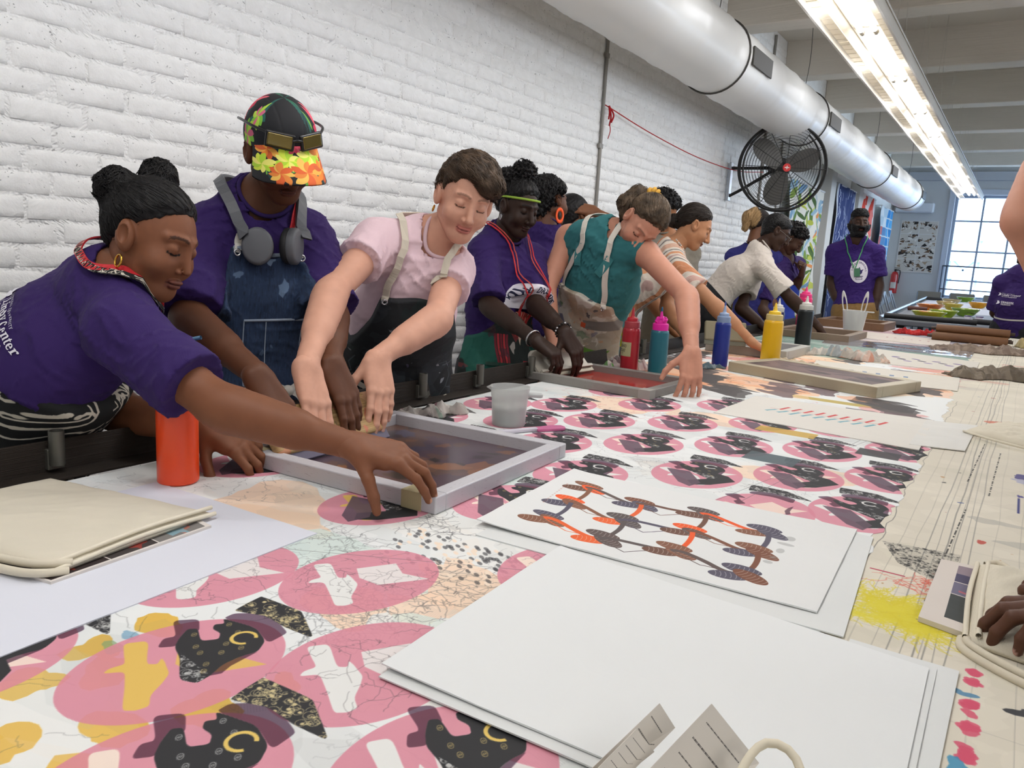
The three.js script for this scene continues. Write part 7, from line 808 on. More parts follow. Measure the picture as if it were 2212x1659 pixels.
// ---------------------------------------------------------------- squeegees
function squeegee(label, a, b, lean, hh, o) {                        // blade foot from a to b, board rising along lean
  const A = vec(a), B = vec(b), d = B.clone().sub(A), L = d.length(); d.normalize(); const up = vec(lean).normalize(); up.addScaledVector(d, -up.dot(d)).normalize(); const n = cross(d, up), M = new THREE.Matrix4().makeBasis(d, up, n), t = thing('squeegee', label, 'squeegee', A.clone().add(B).multiplyScalar(0.5).toArray());
  obj('rubber_blade', rbox(L, 0.03, 0.008, 0.002, 0, 0.015, 0).applyMatrix4(M), o.rubber, t); obj('handle', (o.shape ? o.shape(L, hh) : rbox(L, hh, 0.024, 0.009, 0, 0.022 + hh / 2, 0, 4)).applyMatrix4(M), o.wood, t); return t;
}
const woodTex = canvas(512, 256, (c, w, h) => { const R = mulberry(19); c.fillStyle = '#b08f5f'; c.fillRect(0, 0, w, h); for (let i = 0; i < 120; i++) { c.strokeStyle = R() < 0.5 ? 'rgba(120,88,48,.25)' : 'rgba(214,184,132,.3)'; c.lineWidth = 1 + R() * 3; const y = R() * h; c.beginPath(); c.moveTo(0, y); c.bezierCurveTo(w * 0.3, y + R() * 12, w * 0.6, y - R() * 12, w, y + 4); c.stroke(); } splat(c, w, h, R, 60, ['#d88a6a', '#c9745a', '#7d6a4a', '#d9a98a'], 4, 30); });
const woodM = mat('#ffffff', 0.6, { map: repeat(woodTex, 3, 5) });
const plank = (L, hh) => planarUV(rbox(L, hh, 0.026, 0.01, 0, 0.02 + hh / 2, 0, 4), (x) => x, (x, y) => y);
squeegee('wide wooden squeegee gripped by two people on the silk screen', [-1.185, SY + 0.007, -1.0], [-1.2, SY + 0.007, -1.33], [-0.62, 0.8, 0], 0.105, { rubber: mat('#5a5468', 0.45), wood: woodM, shape: plank });
squeegee('bent metal squeegee with pale face pressed on red ink', [-1.395, SY + 0.012, -2.36], [-1.36, SY + 0.012, -2.68], [-0.72, 0.69, 0], 0.1, { rubber: mat('#8a8272', 0.3, { metalness: 0.5 }), wood: mat('#b9b3a6', 0.45, { metalness: 0.2 }), shape: (L, hh) => { const g = []; const s = new THREE.Shape(); s.moveTo(-0.012, 0.02); s.lineTo(0.014, 0.02); s.lineTo(0.014, 0.075); s.bezierCurveTo(0.016, 0.115, -0.012, 0.122, -0.03, 0.105); s.lineTo(-0.034, 0.1); s.bezierCurveTo(-0.014, 0.108, 0.004, 0.1, 0.004, 0.072); s.lineTo(0.004, 0.03); s.lineTo(-0.012, 0.03); return new THREE.ExtrudeGeometry(s, { depth: L, bevelEnabled: false }).rotateY(Math.PI / 2).translate(-L / 2, 0, 0); } });
squeegee('small wooden squeegee in the hands behind the teal bottle', [-1.3, SY + 0.05, -3.75], [-1.12, SY + 0.05, -3.85], [-0.3, 0.9, -0.2], 0.1, { rubber: mat('#6a6a5a', 0.5), wood: mat('#8a8268', 0.65) });
// ---------------------------------------------------------------- ink bottles
function inkBottle(x, z, r, h, col, capCol, label, o = {}) {
  const t = thing('ink_bottle', label, 'bottle', [x, SY, z], o.turn ?? 0, 'squeeze bottles of printing ink'), body = phys(col, 0.32, { clearcoat: 0.3, clearcoatRoughness: 0.3 }), capM = phys(capCol, 0.35), neckM = phys(o.neck ?? capCol, 0.4);
  obj('ink_body', lathe([[0, 0.002], [r * 0.9, 0.0], [r, 0.006], [r * 1.01, h * 0.5], [r, h * 0.93], [r * 0.93, h * 0.985], [r * 0.8, h]], 36), body, t);
  obj('neck', lathe([[r * 0.84, h * 0.985], [r * 0.86, h + 0.002], [r * 0.86, h + 0.022], [r * 0.8, h + 0.026], [r * 0.5, h + 0.027]], 32), neckM, t);
  obj('cap', lathe([[r * 0.62, h + 0.025], [r * 0.62, h + 0.036], [r * 0.55, h + 0.04], [r * 0.24, h + 0.043], [r * 0.2, h + 0.05], [r * 0.08, h + 0.078], [0, h + 0.079]], 28), capM, t);
  if (o.tip) obj('nozzle_tip', lathe([[r * 0.1, h + 0.07], [r * 0.12, h + 0.08], [r * 0.06, h + 0.09], [0, h + 0.091]], 12), mat(o.tip, 0.4), t);
  if (o.blob) obj('dried_ink', net((x2, y2, z2) => ell([0, h + 0.036, 0], [r * 0.66, 0.018, r * 0.66])(x2, y2, z2) + 0.005 * N3(x2 * 60, y2 * 60, z2 * 60), [-r, h, -r], [r, h + 0.07, r], 0.003), phys(o.blob, 0.3), t);
  if (o.label) { const g = new THREE.CylinderGeometry(r * 1.018, r * 1.018, h * 0.3, 40, 1, true, -1.0, 2.0).translate(0, h * 0.55, 0); obj('paper_label', g, mat('#ffffff', 0.7, { map: o.label, side: THREE.DoubleSide }), t); }
  return t;
}
const labTex = canvas(512, 256, (c, w, h) => { c.fillStyle = '#a9ad84'; c.fillRect(0, 0, w, h); c.fillStyle = '#23261c'; c.font = 'bold 74px monospace'; c.fillText('TRENARD', 70, 96); c.fillText('MUTANT', 90, 178); c.fillText('1', 250, 240); c.fillStyle = '#b9584a'; c.fillRect(40, 200, 120, 34); });
inkBottle(-1.268, -2.80, 0.0355, 0.185, '#a5192a', '#b3202c', 'red ink bottle with a handwritten paper label', { label: labTex, neck: '#a03a42', turn: -0.5 });
inkBottle(-1.165, -2.84, 0.036, 0.185, '#17697a', '#e81fa8', 'teal ink bottle with dried magenta ink on its cap', { blob: '#e81fa8', tip: '#1d5f86' });
inkBottle(-1.085, -3.36, 0.0345, 0.2, '#152c86', '#8fa3c4', 'dark blue ink bottle standing alone beside the bare forearm', { neck: '#7f93b4', tip: '#4a5a9a' });
inkBottle(-0.945, -3.66, 0.044, 0.21, '#e6b307', '#efc62c', 'yellow ink bottle in front of the taped screen', { neck: '#cdb878' });
inkBottle(-1.2, -4.72, 0.038, 0.19, '#2a1f4a', '#d9d5cc', 'dark purple ink bottle with white cap behind the yellow one', { neck: '#cfcbc2' });
inkBottle(-1.05, -4.75, 0.045, 0.215, '#0d1719', '#d6d3cb', 'black ink bottle with a white cap', { neck: '#c2bfb6' });
inkBottle(-1.34, -6.0, 0.05, 0.24, '#ef1f6e', '#f23a86', 'hot pink ink bottle at the far side of the table', {});
// ---------------------------------------------------------------- orange water bottle with straw
{
  const t = thing('water_bottle', 'orange cylindrical water bottle with a straw beside the purple sleeve', 'bottle', [-1.262, SY, -0.822]), org = phys('#f24a14', 0.34, { clearcoat: 0.35, clearcoatRoughness: 0.25 });
  obj('bottle_body', lathe([[0, 0.003], [0.0335, 0], [0.0365, 0.004], [0.0365, 0.165], [0.035, 0.175], [0.029, 0.184]], 48), org, t); obj('lid', lathe([[0.03, 0.182], [0.032, 0.184], [0.032, 0.202], [0.028, 0.207], [0, 0.208]], 40), mat('#3a3f4a', 0.5), t);
  obj('carry_strap', ribbon([[-0.034, 0.19, 0.01], [-0.042, 0.16, 0.012], [-0.04, 0.11, 0.012], [-0.038, 0.085, 0.01]], 0.01, 0.003, V(0, 0, 1)), mat('#454c5c', 0.6), t);
  const s = obj('straw', tube([[0.018, 0.2, 0.0], [0.03, 0.235, -0.005], [0.036, 0.262, -0.01], [0.034, 0.27, -0.012], [0.042, 0.272, -0.016]], 0.0022, 8, 30), phys('#c3cdd6', 0.3), t); obj('straw_tip', tube([[0.034, 0.27, -0.012], [0.048, 0.274, -0.018]], 0.0036, 8), mat('#5a7f9c', 0.5), s);
}
// ---------------------------------------------------------------- clear measuring jug, spatula
{
  const pl = phys('#eef0ee', 0.42, { transmission: 0.72, thickness: 0, ior: 1.4 }), jug = (pos, r, h, label, lab2) => { const t = thing('plastic_jug', label, 'jug', pos); obj('jug_wall', lathe([[0, 0.003], [r * 0.82, 0.0], [r * 0.85, 0.004], [r * 0.93, h * 0.72], [r * 0.96, h * 0.75], [r, h * 0.97], [r * 1.03, h], [r * 0.985, h * 0.985], [r * 0.93, h * 0.76], [r * 0.9, h * 0.7], [r * 0.83, 0.007], [0, 0.006]], 48), pl, t); obj('jug_handle', rbox(0.042, 0.012, 0.02, 0.005, r + 0.014, h * 0.8, 0), phys('#d3d6d4', 0.4, { transmission: 0.3, thickness: 0 }), t); return t; };
  const t = jug([-1.095, SY, -1.68], 0.052, 0.105, 'translucent plastic jug with a side handle in front of red screen'); t.rotation.y = 0.6; obj('spout', new THREE.ConeGeometry(0.009, 0.016, 10).rotateZ(1.57).translate(-0.056, 0.1, 0), pl, t); obj('grey_residue', lathe([[0, 0.008], [0.041, 0.008], [0.0435, 0.05], [0.04, 0.052], [0, 0.05]], 32), mat('#a9aaa6', 0.6), t);
  const j2 = thing('plastic_jug', 'translucent jug holding two white spoons near the khaki trousers', 'jug', [-0.98, SY, -5.95]); obj('jug_wall', lathe([[0, 0.003], [0.06, 0], [0.082, 0.17], [0.086, 0.175], [0.08, 0.17], [0.058, 0.006]], 36), pl, j2); obj('spout', rbox(0.05, 0.008, 0.03, 0.003, 0.1, 0.172, 0), pl, j2);
  for (const [x, z, a, l] of [[-0.03, 0.01, 0.22, 'left leaning white spoon in the translucent jug'], [0.03, -0.01, -0.12, 'upright white spoon in the translucent jug']]) { const s = thing('mixing_spoon', l, 'spoon', [-0.98 + x, SY + 0.02, -5.95 + z]); s.rotation.z = a; obj('spoon_handle', new THREE.TorusGeometry(0.014, 0.004, 8, 20).scale(1, 5.5, 1).translate(0, 0.2, 0), mat('#d9d8d2', 0.4), s); obj('spoon_stem', cyl(0.006, 0.006, 0.15, 0, 0, 0, 8), mat('#d9d8d2', 0.4), s); }
  const sp = thing('spatula', 'pink stained spatula lying beside the translucent jug', 'spatula', [-1.01, SY, -1.66]); const aD = Math.atan2(0.19, 0.09); sp.rotation.y = aD;
  obj('spatula_handle', rbox(0.125, 0.01, 0.015, 0.004, -0.045, 0.0055, 0), mat('#c9c6d0', 0.5), sp); const sh = new THREE.Shape(); sh.moveTo(0, -0.012); sh.lineTo(0.07, -0.021); sh.quadraticCurveTo(0.09, -0.02, 0.085, 0.01); sh.lineTo(0.06, 0.019); sh.lineTo(0, 0.012); obj('spatula_blade', new THREE.ExtrudeGeometry(sh, { depth: 0.005, bevelEnabled: true, bevelSize: 0.001, bevelThickness: 0.001, bevelSegments: 1 }).rotateX(-Math.PI / 2).translate(0.014, 0.002, 0), mat('#c46a94', 0.5), sp);
}
// ---------------------------------------------------------------- rags
function rag(c, ax, len, wid, hgt, col, label, seed, o = {}) {
  const t = thing('rag', label, 'rag', [c[0], SY, c[1]], ax), f = (x, y, z) => { const u = x / (len / 2), w = wid / 2 * (0.75 + 0.3 * N2(u * 1.7 + seed, seed)), zc = (o.bend ?? 0.03) * N2(u * 1.3 + seed, 4 + seed), h = hgt * (0.45 + 0.55 * Math.abs(N2(u * 2.2 - seed, 9))) * Math.max(0, 1 - Math.abs(u) ** 4), d = Math.abs(z - zc) / w, top = h * (1 - d * d) + 0.012 * N3(x * 28 + seed, z * 28, seed) + 0.006 * Math.abs(N3(x * 60, z * 60, seed + 3)); return Math.max((y - Math.max(top, -0.001)) * 0.55, -y - 0.0005, (Math.abs(u) - 1 - 0.06 * N2(z * 40, seed)) * len * 0.4, (d - 1 - 0.15 * N2(x * 30, seed)) * w * 0.8); };
  const g = net(f, [-len / 2 - 0.02, -0.002, -wid * 0.75 - 0.02], [len / 2 + 0.02, hgt + 0.03, wid * 0.75 + 0.02], o.cell ?? 0.006); obj('cloth_heap', planarUV(g, (x) => x * 3, (x, y, z) => z * 3 + y * 2), mat('#ffffff', 0.95, { map: canvas(256, 256, (q, w, h) => { const R = mulberry(seed * 7 + 1); q.fillStyle = col[0]; q.fillRect(0, 0, w, h); splat(q, w, h, R, 60, col.slice(1), 6, 34); }) }), t); return t;
}
rag([-1.31, -1.62], 1.3, 0.26, 0.1, 0.035, ['#a9a39c', '#5f5a58', '#8d5a64', '#7f9a8a', '#c2bdb6', '#4a4846'], 'stained grey rag by the steel rail behind the translucent jug', 3);
rag([-1.33, -2.9], 1.2, 0.26, 0.13, 0.07, ['#c4bbb4', '#4f8a3f', '#8a6a6c', '#5a4f50', '#d3cbc4'], 'bunched white rag with green stripes beside the red ink', 5);
rag([-0.72, -4.3], -0.25, 0.4, 0.14, 0.075, ['#b9b1a6', '#8a9aa2', '#c98f78', '#6f7f88', '#d6cec2'], 'long twisted rag with orange and blue stains beyond the yellow bottle', 8, { cell: 0.008, bend: 0.08 });
rag([-0.06, -4.2], 0.5, 0.42, 0.22, 0.07, ['#7d7264', '#5f564a', '#8f8474', '#6a6052'], 'dark taupe rag at the right side of the table', 11, { cell: 0.008 });
rag([-0.1, -5.6], 0.2, 0.7, 0.24, 0.06, ['#8d7d6f', '#7a6a5e', '#a08f80'], 'long brown rag farther along the right side', 13, { cell: 0.009 });
rag([-0.62, -6.62], 0.2, 0.36, 0.2, 0.06, ['#a31a1c', '#8a1214', '#bd2a28'], 'bright red cloth heaped at the far table end', 15, { cell: 0.009 });
rag([-1.1, -3.28], 0.8, 0.14, 0.06, 0.02, ['#5f7076', '#8a9294', '#3a4a50'], 'small blue grey rag behind the teal bottle', 17);
rag([-0.87, -3.85], -0.4, 0.34, 0.06, 0.02, ['#c9b89c', '#d6c8ae', '#b39a7a'], 'strip of cream cloth beyond the yellow bottle', 18);
rag([0.16, -6.35], 0.3, 0.3, 0.26, 0.14, ['#c2b288', '#a8986c', '#d3c49c'], 'cream cloth bundle beside the wooden roller', 20, { cell: 0.009 });
rag([0.24, -6.75], 0.1, 0.3, 0.22, 0.15, ['#3f6f56', '#2f5a46', '#5a8a70'], 'green cloth bag bundled at the right end', 22, { cell: 0.009 });
rag([0.25, -5.0], 0.1, 0.3, 0.26, 0.09, ['#bdb8b0', '#a9a49c'], 'pale grey cloth hump at the right border', 24, { cell: 0.009 });
// wooden rollers at the far end
for (const [x, y, z, l, i] of [[-0.27, 0.031, -6.25, 0.46, 'front wooden roller at the far end of the table'], [-0.27, 0.031, -6.34, 0.44, 'rear wooden roller at the far end of the table'], [-0.26, 0.083, -6.295, 0.45, 'upper wooden roller lying on the two others']]) { const t = thing('wooden_roller', i, 'roller', [x, SY + y, z], 0.06, 'wooden rollers'); obj('roller_body', new THREE.CylinderGeometry(0.03, 0.03, l, 28).rotateZ(Math.PI / 2), mat('#6f4a2c', 0.5), t); for (const s of [1, -1]) obj('roller_end', new THREE.CylinderGeometry(0.012, 0.012, 0.03, 14).rotateZ(Math.PI / 2).translate(s * (l / 2 + 0.015), 0, 0), mat('#3a2a1e', 0.5), t); }
// ---------------------------------------------------------------- wall fan
{
  const blk = mat('#2b2a28', 0.45, { metalness: 0.4 }), t = thing('wall_fan', 'large round black wall fan with a red hub', 'fan', FAN); t.lookAt(FAN[0] + 0.62, FAN[1] - 0.12, FAN[2] + 1.0);
  const R = 0.36; for (const z of [0.07, -0.09]) obj('guard_rim', new THREE.TorusGeometry(R, 0.009, 8, 56).translate(0, 0, z), blk, t); obj('guard_rim', new THREE.TorusGeometry(R + 0.012, 0.012, 8, 56), blk, t);
  const wires = []; for (let i = 1; i < 13; i++) wires.push(new THREE.TorusGeometry(0.05 + i * 0.024, 0.0018, 5, 44).translate(0, 0, 0.07 + 0.05 * Math.cos(i / 13 * 1.5))); const o = obj('guard_ring', wires, blk, t); o.userData.kind = 'stuff';
  const w2 = wires.map((g) => g.clone().translate(0, 0, -0.19)); obj('guard_ring', w2, blk, t).userData.kind = 'stuff';
  for (let i = 0; i < 12; i++) { const a = i / 12 * 6.283; obj('guard_spoke', tube([[Math.cos(a) * 0.04, Math.sin(a) * 0.04, 0.118], [Math.cos(a) * 0.22, Math.sin(a) * 0.22, 0.1], [Math.cos(a) * R, Math.sin(a) * R, 0.07], [Math.cos(a) * R, Math.sin(a) * R, -0.09]], 0.003, 5), blk, t); }
  const bl = mat('#5a5854', 0.5, { metalness: 0.3 }); for (let i = 0; i < 3; i++) { const s = new THREE.Shape(); s.moveTo(0.03, -0.04); s.bezierCurveTo(0.14, -0.16, 0.32, -0.16, 0.33, -0.03); s.bezierCurveTo(0.33, 0.08, 0.16, 0.09, 0.04, 0.05); obj('fan_blade', new THREE.ExtrudeGeometry(s, { depth: 0.004, bevelEnabled: false, curveSegments: 14 }).rotateX(0.3).rotateZ(i * 2.094 + 0.5), bl, t); }
  obj('motor', lathe([[0, -0.2], [0.07, -0.2], [0.085, -0.17], [0.085, -0.04], [0.05, -0.02], [0, -0.02]], 28).rotateX(Math.PI / 2), blk, t); const hub = obj('hub_badge', new THREE.CylinderGeometry(0.034, 0.034, 0.012, 28).rotateX(Math.PI / 2).translate(0, 0, 0.124), mat('#c4201c', 0.4), t); obj('hub_mark', rbox(0.04, 0.008, 0.003, 0.001, 0, 0, 0.131), mat('#e6dcd6', 0.5), hub); obj('hub_mark', rbox(0.008, 0.03, 0.003, 0.001, 0, 0, 0.131), mat('#e6dcd6', 0.5), hub);
  const b = thing('fan_bracket', 'steel wall bracket carrying the round fan', 'bracket', [WX + 0.03, FAN[1], FAN[2] - 0.1]); obj('wall_plate', rbox(0.02, 0.34, 0.06, 0.004, 0, -0.12, 0.1), mat('#b9bdc4', 0.3, { metalness: 0.8 }), b); obj('bracket_arm', tube([[0, -0.25, 0.1], [0.12, -0.18, 0.08], [FAN[0] - WX - 0.12, -0.02, 0.06]], 0.014, 8), blk, b); obj('bracket_arm', tube([[0, 0.0, 0.1], [0.1, 0.0, 0.08], [FAN[0] - WX - 0.12, 0.0, 0.06]], 0.014, 8), blk, b);
}
// ---------------------------------------------------------------- hanging fabric banners
{
  const ban = (z0, z1, y0, y1, x, tx, label, o = {}) => { const t = thing('fabric_banner', label, 'banner', [x, y1, (z0 + z1) / 2]); const w = Math.abs(z1 - z0), h = y1 - y0, nu = 30, nv = 24, pos = [], uv = [], idx = []; const N = (nu + 1) * (nv + 1); for (const s of [0.004, 0]) for (let j = 0; j <= nv; j++) for (let i = 0; i <= nu; i++) { const u = i / nu, v = j / nv; pos.push(s + 0.025 * Math.sin(u * 17 + v * 2) * (0.4 + v * 0.6) + 0.02 * N2(u * 4 + x * 9, v * 3), -v * h, (0.5 - u) * w); uv.push(u, 1 - v); } for (let j = 0; j < nv; j++) for (let i = 0; i < nu; i++) { const a = j * (nu + 1) + i; idx.push(a, a + nu + 1, a + 1, a + 1, a + nu + 1, a + nu + 2, a + N, a + N + 1, a + N + nu + 1, a + N + 1, a + N + nu + 2, a + N + nu + 1); } const g = new THREE.BufferGeometry(); g.setAttribute('position', new THREE.Float32BufferAttribute(pos, 3)); g.setAttribute('uv', new THREE.Float32BufferAttribute(uv, 2)); g.setIndex(idx); g.computeVertexNormals(); obj('printed_cloth', g, mat('#ffffff', 0.9, { map: tx }), t); obj('hanging_rod', new THREE.CylinderGeometry(0.012, 0.012, w + 0.06, 10).rotateX(Math.PI / 2), mat('#c9c9c9', 0.5), t); for (const s of [1, -1]) obj('rod_hook', rbox(Math.abs(x - WX), 0.012, 0.012, 0.003, -(x - WX) / 2, 0.014, s * w * 0.45), mat('#9a9a9a', 0.5), t); return t; };
  const leafy = canvas(512, 1024, (c, w, h) => { const R = mulberry(41); c.fillStyle = '#d9d8d0'; c.fillRect(0, 0, w, h); for (let i = 0; i < 190; i++) { c.save(); c.translate(R() * w, R() * h); c.rotate(R() * 6); c.fillStyle = ['#a9b23a', '#7d9a3a', '#56762f', '#8fb0c4', '#6f94b4', '#c3c95a', '#3f5f2a', '#d98a4a', '#b9c2c4'][Math.floor(R() * 9)]; c.beginPath(); c.ellipse(0, 0, 34 + R() * 36, 8 + R() * 14, 0, 0, 7); c.fill(); c.restore(); } });
  const navy = canvas(512, 1024, (c, w, h) => { const R = mulberry(42); c.fillStyle = '#26386e'; c.fillRect(0, 0, w, h); c.fillStyle = '#c9d0dc'; c.fillRect(0, 0, 20, h); c.fillRect(w - 26, 0, 26, h); c.strokeStyle = '#b9c4dc'; for (let i = 0; i < 150; i++) { c.lineWidth = 3 + R() * 4; const x = 30 + R() * (w - 80), y = R() * h; c.beginPath(); c.moveTo(x, y); c.quadraticCurveTo(x + 24, y + 24, x + (R() - 0.5) * 40, y + 50 + R() * 30); c.stroke(); } });
  const redw = canvas(512, 1024, (c, w, h) => { const R = mulberry(43); c.fillStyle = '#e2dcd8'; c.fillRect(0, 0, w, h); for (let i = 0; i < 26; i++) { c.fillStyle = R() < 0.7 ? '#d9452e' : '#e2756a'; c.beginPath(); const x = R() * w, y = R() * h; for (let k = 0; k < 9; k++) c.lineTo(x + Math.cos(k / 9 * 6.3) * (40 + R() * 50), y + Math.sin(k / 9 * 6.3) * (50 + R() * 70)); c.fill(); } });
  const blue = canvas(512, 1024, (c, w, h) => { const R = mulberry(44); c.fillStyle = '#d3dde4'; c.fillRect(0, 0, w, h); for (let j = 0; j < 12; j++) for (let i = 0; i < 4; i++) { c.fillStyle = i > 1 ? ['#3f9ad9', '#58aee4', '#2f86c9'][(i + j) % 3] : ['#b9cdd9', '#5f8fbf', '#c46a6a', '#dfe6ea'][Math.floor(R() * 4)]; c.fillRect(i * 128 + 6, j * 86 + 6, 116, 74); } });
  ban(-8.95, -10.6, 0.5, 2.32, WX + 0.1, leafy, 'white banner printed with green and blue leaves beside the fan'); ban(-11.3, -12.6, 0.5, 2.5, WX + 0.12, navy, 'navy banner with white brush strokes left of the bearded person'); ban(-13.3, -14.5, 0.5, 2.55, WX + 0.1, redw, 'white banner with red shapes behind the bearded person'); ban(-15.1, -16.5, 0.5, 2.5, WX + 0.12, blue, 'light blue checkered banner next to the far wall');
  const col = mat('#c9c8c4', 0.7); for (const [z, l] of [[-10.95, 'pale square pillar between the leaf banner and navy banner'], [-12.95, 'pale square pillar between the navy and red banners']]) { const o = single('wall_pillar', rbox(0.14, 3.3, 0.3, 0.01, WX + 0.07, 1.65, z), col, l, 'pillar'); o.userData.kind = 'structure'; }
}
// ---------------------------------------------------------------- far wall: photo poster, extinguisher, air unit
{
  const t = thing('photo_poster', 'poster of eight brown workshop photographs on the far wall', 'poster', [-1.87, 1.88, ZB + 0.012]);
  obj('poster_sheet', rbox(0.66, 1.0, 0.012, 0.002), printMat(canvas(512, 768, (c, w, h) => { const R = mulberry(51); c.fillStyle = '#d9d6d2'; c.fillRect(0, 0, w, h); for (let j = 0; j < 4; j++) for (let i = 0; i < 2; i++) { const x = 14 + i * 246, y = 12 + j * 188; c.fillStyle = '#cfc8be'; c.fillRect(x, y, 238, 178); c.save(); c.beginPath(); c.rect(x, y, 238, 178); c.clip(); for (let k = 0; k < 15; k++) { c.fillStyle = ['#3a2c22', '#6a4f3a', '#8d7258', '#e6e0d8', '#241c18', '#a88f74'][Math.floor(R() * 6)]; c.beginPath(); const cx = x + R() * 238, cy = y + R() * 178; for (let q = 0; q < 6; q++) c.lineTo(cx + (R() - 0.5) * 110, cy + (R() - 0.5) * 70); c.fill(); } c.restore(); } })), t);
  const e = thing('fire_extinguisher', 'red fire extinguisher hanging in the far left corner', 'extinguisher', [-2.18, 0.95, ZB + 0.09]); obj('cylinder_body', lathe([[0, 0], [0.065, 0.0], [0.07, 0.01], [0.07, 0.36], [0.05, 0.41], [0.022, 0.43], [0, 0.43]], 28), phys('#c01d1f', 0.3, { clearcoat: 0.5 }), e); obj('valve', lathe([[0.018, 0.42], [0.018, 0.47], [0.026, 0.475], [0, 0.48]], 14), black, e); obj('lever', rbox(0.1, 0.012, 0.02, 0.003, 0.03, 0.5, 0), black, e); obj('hose', tube([[0.02, 0.46, 0.02], [0.09, 0.44, 0.03], [0.085, 0.2, 0.05]], 0.01, 8), black, e); obj('label_plate', new THREE.CylinderGeometry(0.0715, 0.0715, 0.12, 24, 1, true, -0.8, 1.6).translate(0, 0.16, 0), mat('#d9d5cf', 0.6, { side: THREE.DoubleSide }), e);
  const a = thing('air_unit', 'white air conditioner under the end of the duct', 'air conditioner', [-1.98, 2.62, ZB + 0.14]); obj('unit_case', rbox(0.66, 0.2, 0.24, 0.04, 0, 0, 0, 4), mat('#d3d6dc', 0.5), a); obj('vent_flap', rbox(0.58, 0.012, 0.06, 0.004, 0, -0.09, 0.1), mat('#b9bdc6', 0.5), a);
}
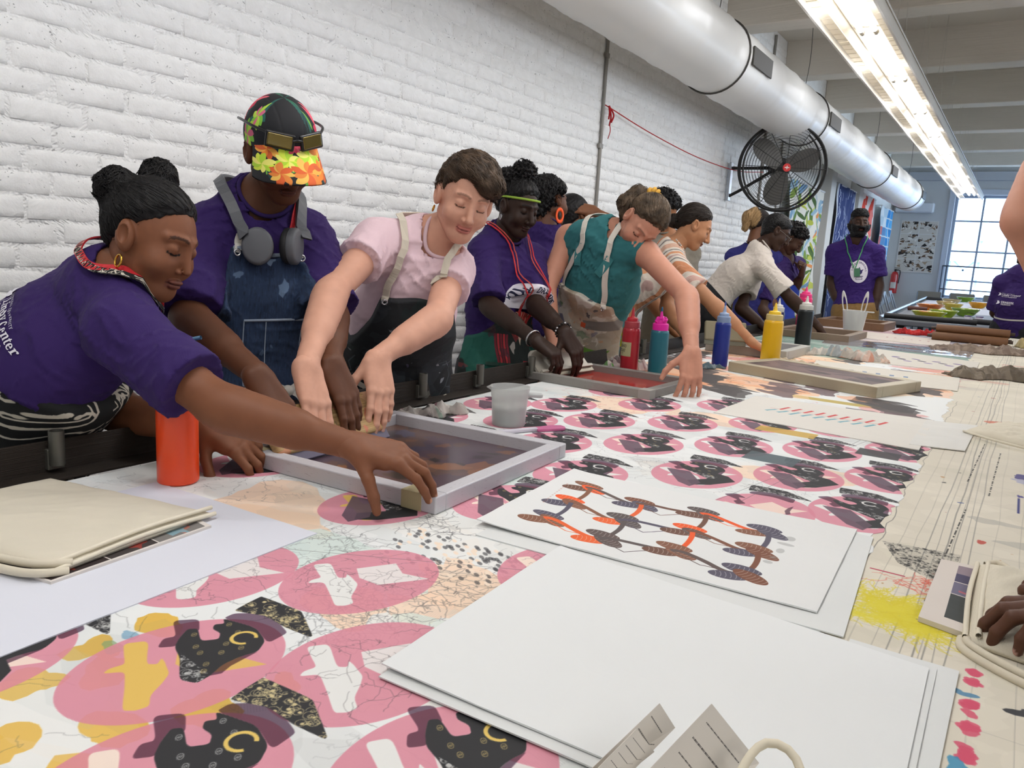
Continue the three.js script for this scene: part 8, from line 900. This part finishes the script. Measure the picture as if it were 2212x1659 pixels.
// ---------------------------------------------------------------- second table with bowls and folding chairs
{
  const TT = 0.93, rot = 0.048, CX = -0.62, CZ = -12.05, on = (x, z) => [CX + x * Math.cos(rot) + z * Math.sin(rot), CZ - x * Math.sin(rot) + z * Math.cos(rot)];
  const t = thing('far_table', 'long grey table beyond the print table under the window', 'table', [CX, 0, CZ], rot), top = mat('#6f727a', 0.55);
  obj('table_top', rbox(1.22, 0.05, 8.2, 0.01, 0, TT - 0.025, 0), top, t); for (const [x, z] of [[-0.5, 3.8], [0.5, 3.8], [-0.5, -3.8], [0.5, -3.8], [-0.5, 0], [0.5, 0]]) obj('leg', box(0.07, TT - 0.05, 0.07, x, (TT - 0.05) / 2, z), mat('#4a4a4c', 0.6), t); obj('edge_rail', new THREE.CylinderGeometry(0.02, 0.02, 8.3, 10).rotateX(Math.PI / 2).translate(-0.66, TT + 0.01, 0), mat('#a9b2c2', 0.3, { metalness: 0.6 }), t);
  sheet('table_cover', [on(-0.58, 1.8), on(0.6, 1.6), on(0.6, -4.05), on(-0.58, -4.05)], TT + 0.0005, mat('#ffffff', 0.7, { map: canvas(256, 512, (c, w, h) => { const R = mulberry(62); c.fillStyle = '#c9c9d2'; c.fillRect(0, 0, w, h); splat(c, w, h, R, 30, ['#c9a6ac', '#bfb8c6', '#c9b0ac'], 6, 30); }) }), 'pale cloth with pink stains covering the far table', 'cloth', { wave: 0.0, th: 0.002 });
  const TB = TT + 0.004, bowl = (x, z, r, glass, food, label) => { const b = thing('glass_bowl', label, 'bowl', [x, TB, z], 0, 'bowls on the far table'); obj('bowl_shell', lathe([[0, 0.004], [r * 0.45, 0], [r * 0.62, 0.012], [r, 0.075], [r * 1.02, 0.08], [r * 0.96, 0.074], [r * 0.58, 0.016], [0, 0.01]], 28), glass, b); const list = []; for (let i = 0; i < 9; i++) list.push(new THREE.SphereGeometry(r * 0.26, 8, 6).scale(1, 0.5, 1).translate((rnd() - 0.5) * r * 1.0, 0.045 + rnd() * 0.02, (rnd() - 0.5) * r * 1.0)); obj('food', list, mat(food, 0.6), b).userData.kind = 'stuff'; };
  const G = (c) => phys(c, 0.1, { transmission: 0.6, thickness: 0 });
  const B = [[-0.72, -8.3, 0.15, '#d6d84a', '#c2762e', 'amber bowl nearest on the dark board'], [-0.64, -8.9, 0.13, '#c9d84a', '#9aa83a', 'lime bowl of greens near the dark board'], [-0.5, -9.8, 0.14, '#b9d06a', '#7d9a3a', 'green bowl beside the small white jars'], [-0.9, -10.4, 0.15, '#e0a24a', '#d9822e', 'wide orange bowl on the pale cloth'], [-0.72, -11.2, 0.12, '#d6c84a', '#a8a03a', 'yellow green bowl right of the orange bowl'], [-0.86, -12.0, 0.12, '#d9c88a', '#b98a4a', 'small tan bowl behind the yellow green bowl'], [-0.5, -12.6, 0.13, '#e6c02e', '#e0a81e', 'bright yellow bowl on the right of the pale cloth'], [-0.88, -13.3, 0.13, '#d3c89a', '#b9904a', 'tan bowl beside the black tube'], [-0.8, -15.2, 0.14, '#a8c83a', '#6f9a2e', 'farthest green bowl by the window']];
  B.forEach(([x, z, r, g, f, l]) => bowl(x, z, r, G(g), f, l));
  for (const [x, z, l, a, lab, c] of [[-1.1, -14.8, 0.5, 0.1, 'short black tube lying near the far end of the cloth', '#17181a'], [-0.68, -7.98, 0.75, 0.05, 'long dark roll along the near edge of the far table', '#2a2a2c'], [-0.2, -8.2, 0.3, -0.1, 'short dark roll right of the long dark roll', '#1d1d20'], [-1.0, -10.1, 0.2, 0.1, 'small brown stick beside the orange bowl', '#5a2e22']]) { const o = thing('dark_roll', lab, 'roll', [x, TB + 0.026, z], a, 'rolls on the far table'); obj('roll_body', new THREE.CylinderGeometry(0.025, 0.025, l, 16).rotateZ(Math.PI / 2), mat(c, 0.6), o); obj('roll_core', new THREE.CylinderGeometry(0.014, 0.014, l + 0.006, 12).rotateZ(Math.PI / 2), mat('#0d0d0d', 0.8), o); }
  for (const [x, lab] of [[-0.42, 'small white jar with purple lid on the dark board'], [-0.32, 'second small white jar at the right of the first']]) { const o = thing('small_jar', lab, 'jar', [x, TB, -8.8], 0, 'small white jars'); obj('jar_body', lathe([[0, 0], [0.034, 0], [0.036, 0.004], [0.036, 0.036], [0.03, 0.042]], 20), mat('#d9d4de', 0.4), o); obj('jar_lid', lathe([[0.033, 0.04], [0.033, 0.05], [0, 0.052]], 20), mat('#4a3a6a', 0.4), o); }
  { const o = thing('hand_tool', 'dark hand tool lying on the pale cloth near the window', 'tool', [-0.46, TB, -13.6], 0.2); obj('tool_bar', rbox(0.28, 0.03, 0.05, 0.01, 0, 0.015, 0), mat('#2a1f2a', 0.5), o); obj('tool_grip', rbox(0.14, 0.035, 0.06, 0.012, 0.2, 0.02, 0.06), mat('#3a2a3a', 0.5), o); }
  // folding chairs along the left side of the far table
  const cm = mat('#aeb9c6', 0.35, { metalness: 0.35 }), tan = mat('#8f877a', 0.6), tb = mat('#8d939c', 0.35, { metalness: 0.6 });
  const chair = (x, z, turn, m, label, group) => { const c = thing('folding_chair', label, 'chair', [x, 0, z], turn, group); obj('seat', rbox(0.4, 0.03, 0.38, 0.014, 0, 0.46, 0.02), m, c); obj('backrest', rbox(0.4, 0.22, 0.024, 0.01, 0, 0.93, -0.22), m, c); for (const s of [1, -1]) { obj('frame_tube', tube([[s * 0.2, 0.0, 0.26], [s * 0.2, 0.46, 0.0], [s * 0.2, 1.02, -0.22]], 0.011, 8), tb, c); obj('leg', tube([[s * 0.18, 0.0, -0.26], [s * 0.18, 0.46, 0.12]], 0.011, 8), tb, c); } return c; };
  const ord = ['nearest', 'second', 'third', 'fourth', 'fifth', 'sixth']; for (let i = 0; i < 6; i++) { const [x, z] = on(-0.98, 2.3 - i * 1.1); chair(x, z, Math.PI / 2 + rot, cm, ord[i] + ' grey folding chair along the left side of the far table', 'folding chairs along the far table'); }
  chair(-1.5, -16.6, 0, tan, 'tan folding chair at the head of the far table, left one', 'tan chairs by the window'); chair(-0.95, -16.6, 0, tan, 'tan folding chair at the head of the far table, middle one', 'tan chairs by the window'); chair(-0.4, -16.6, 0, tan, 'tan folding chair at the head of the far table, right one', 'tan chairs by the window');
}
scene.traverse((o) => { if (o.isMesh) { o.castShadow = true; o.receiveShadow = true; } });
renderer.render(scene, camera);
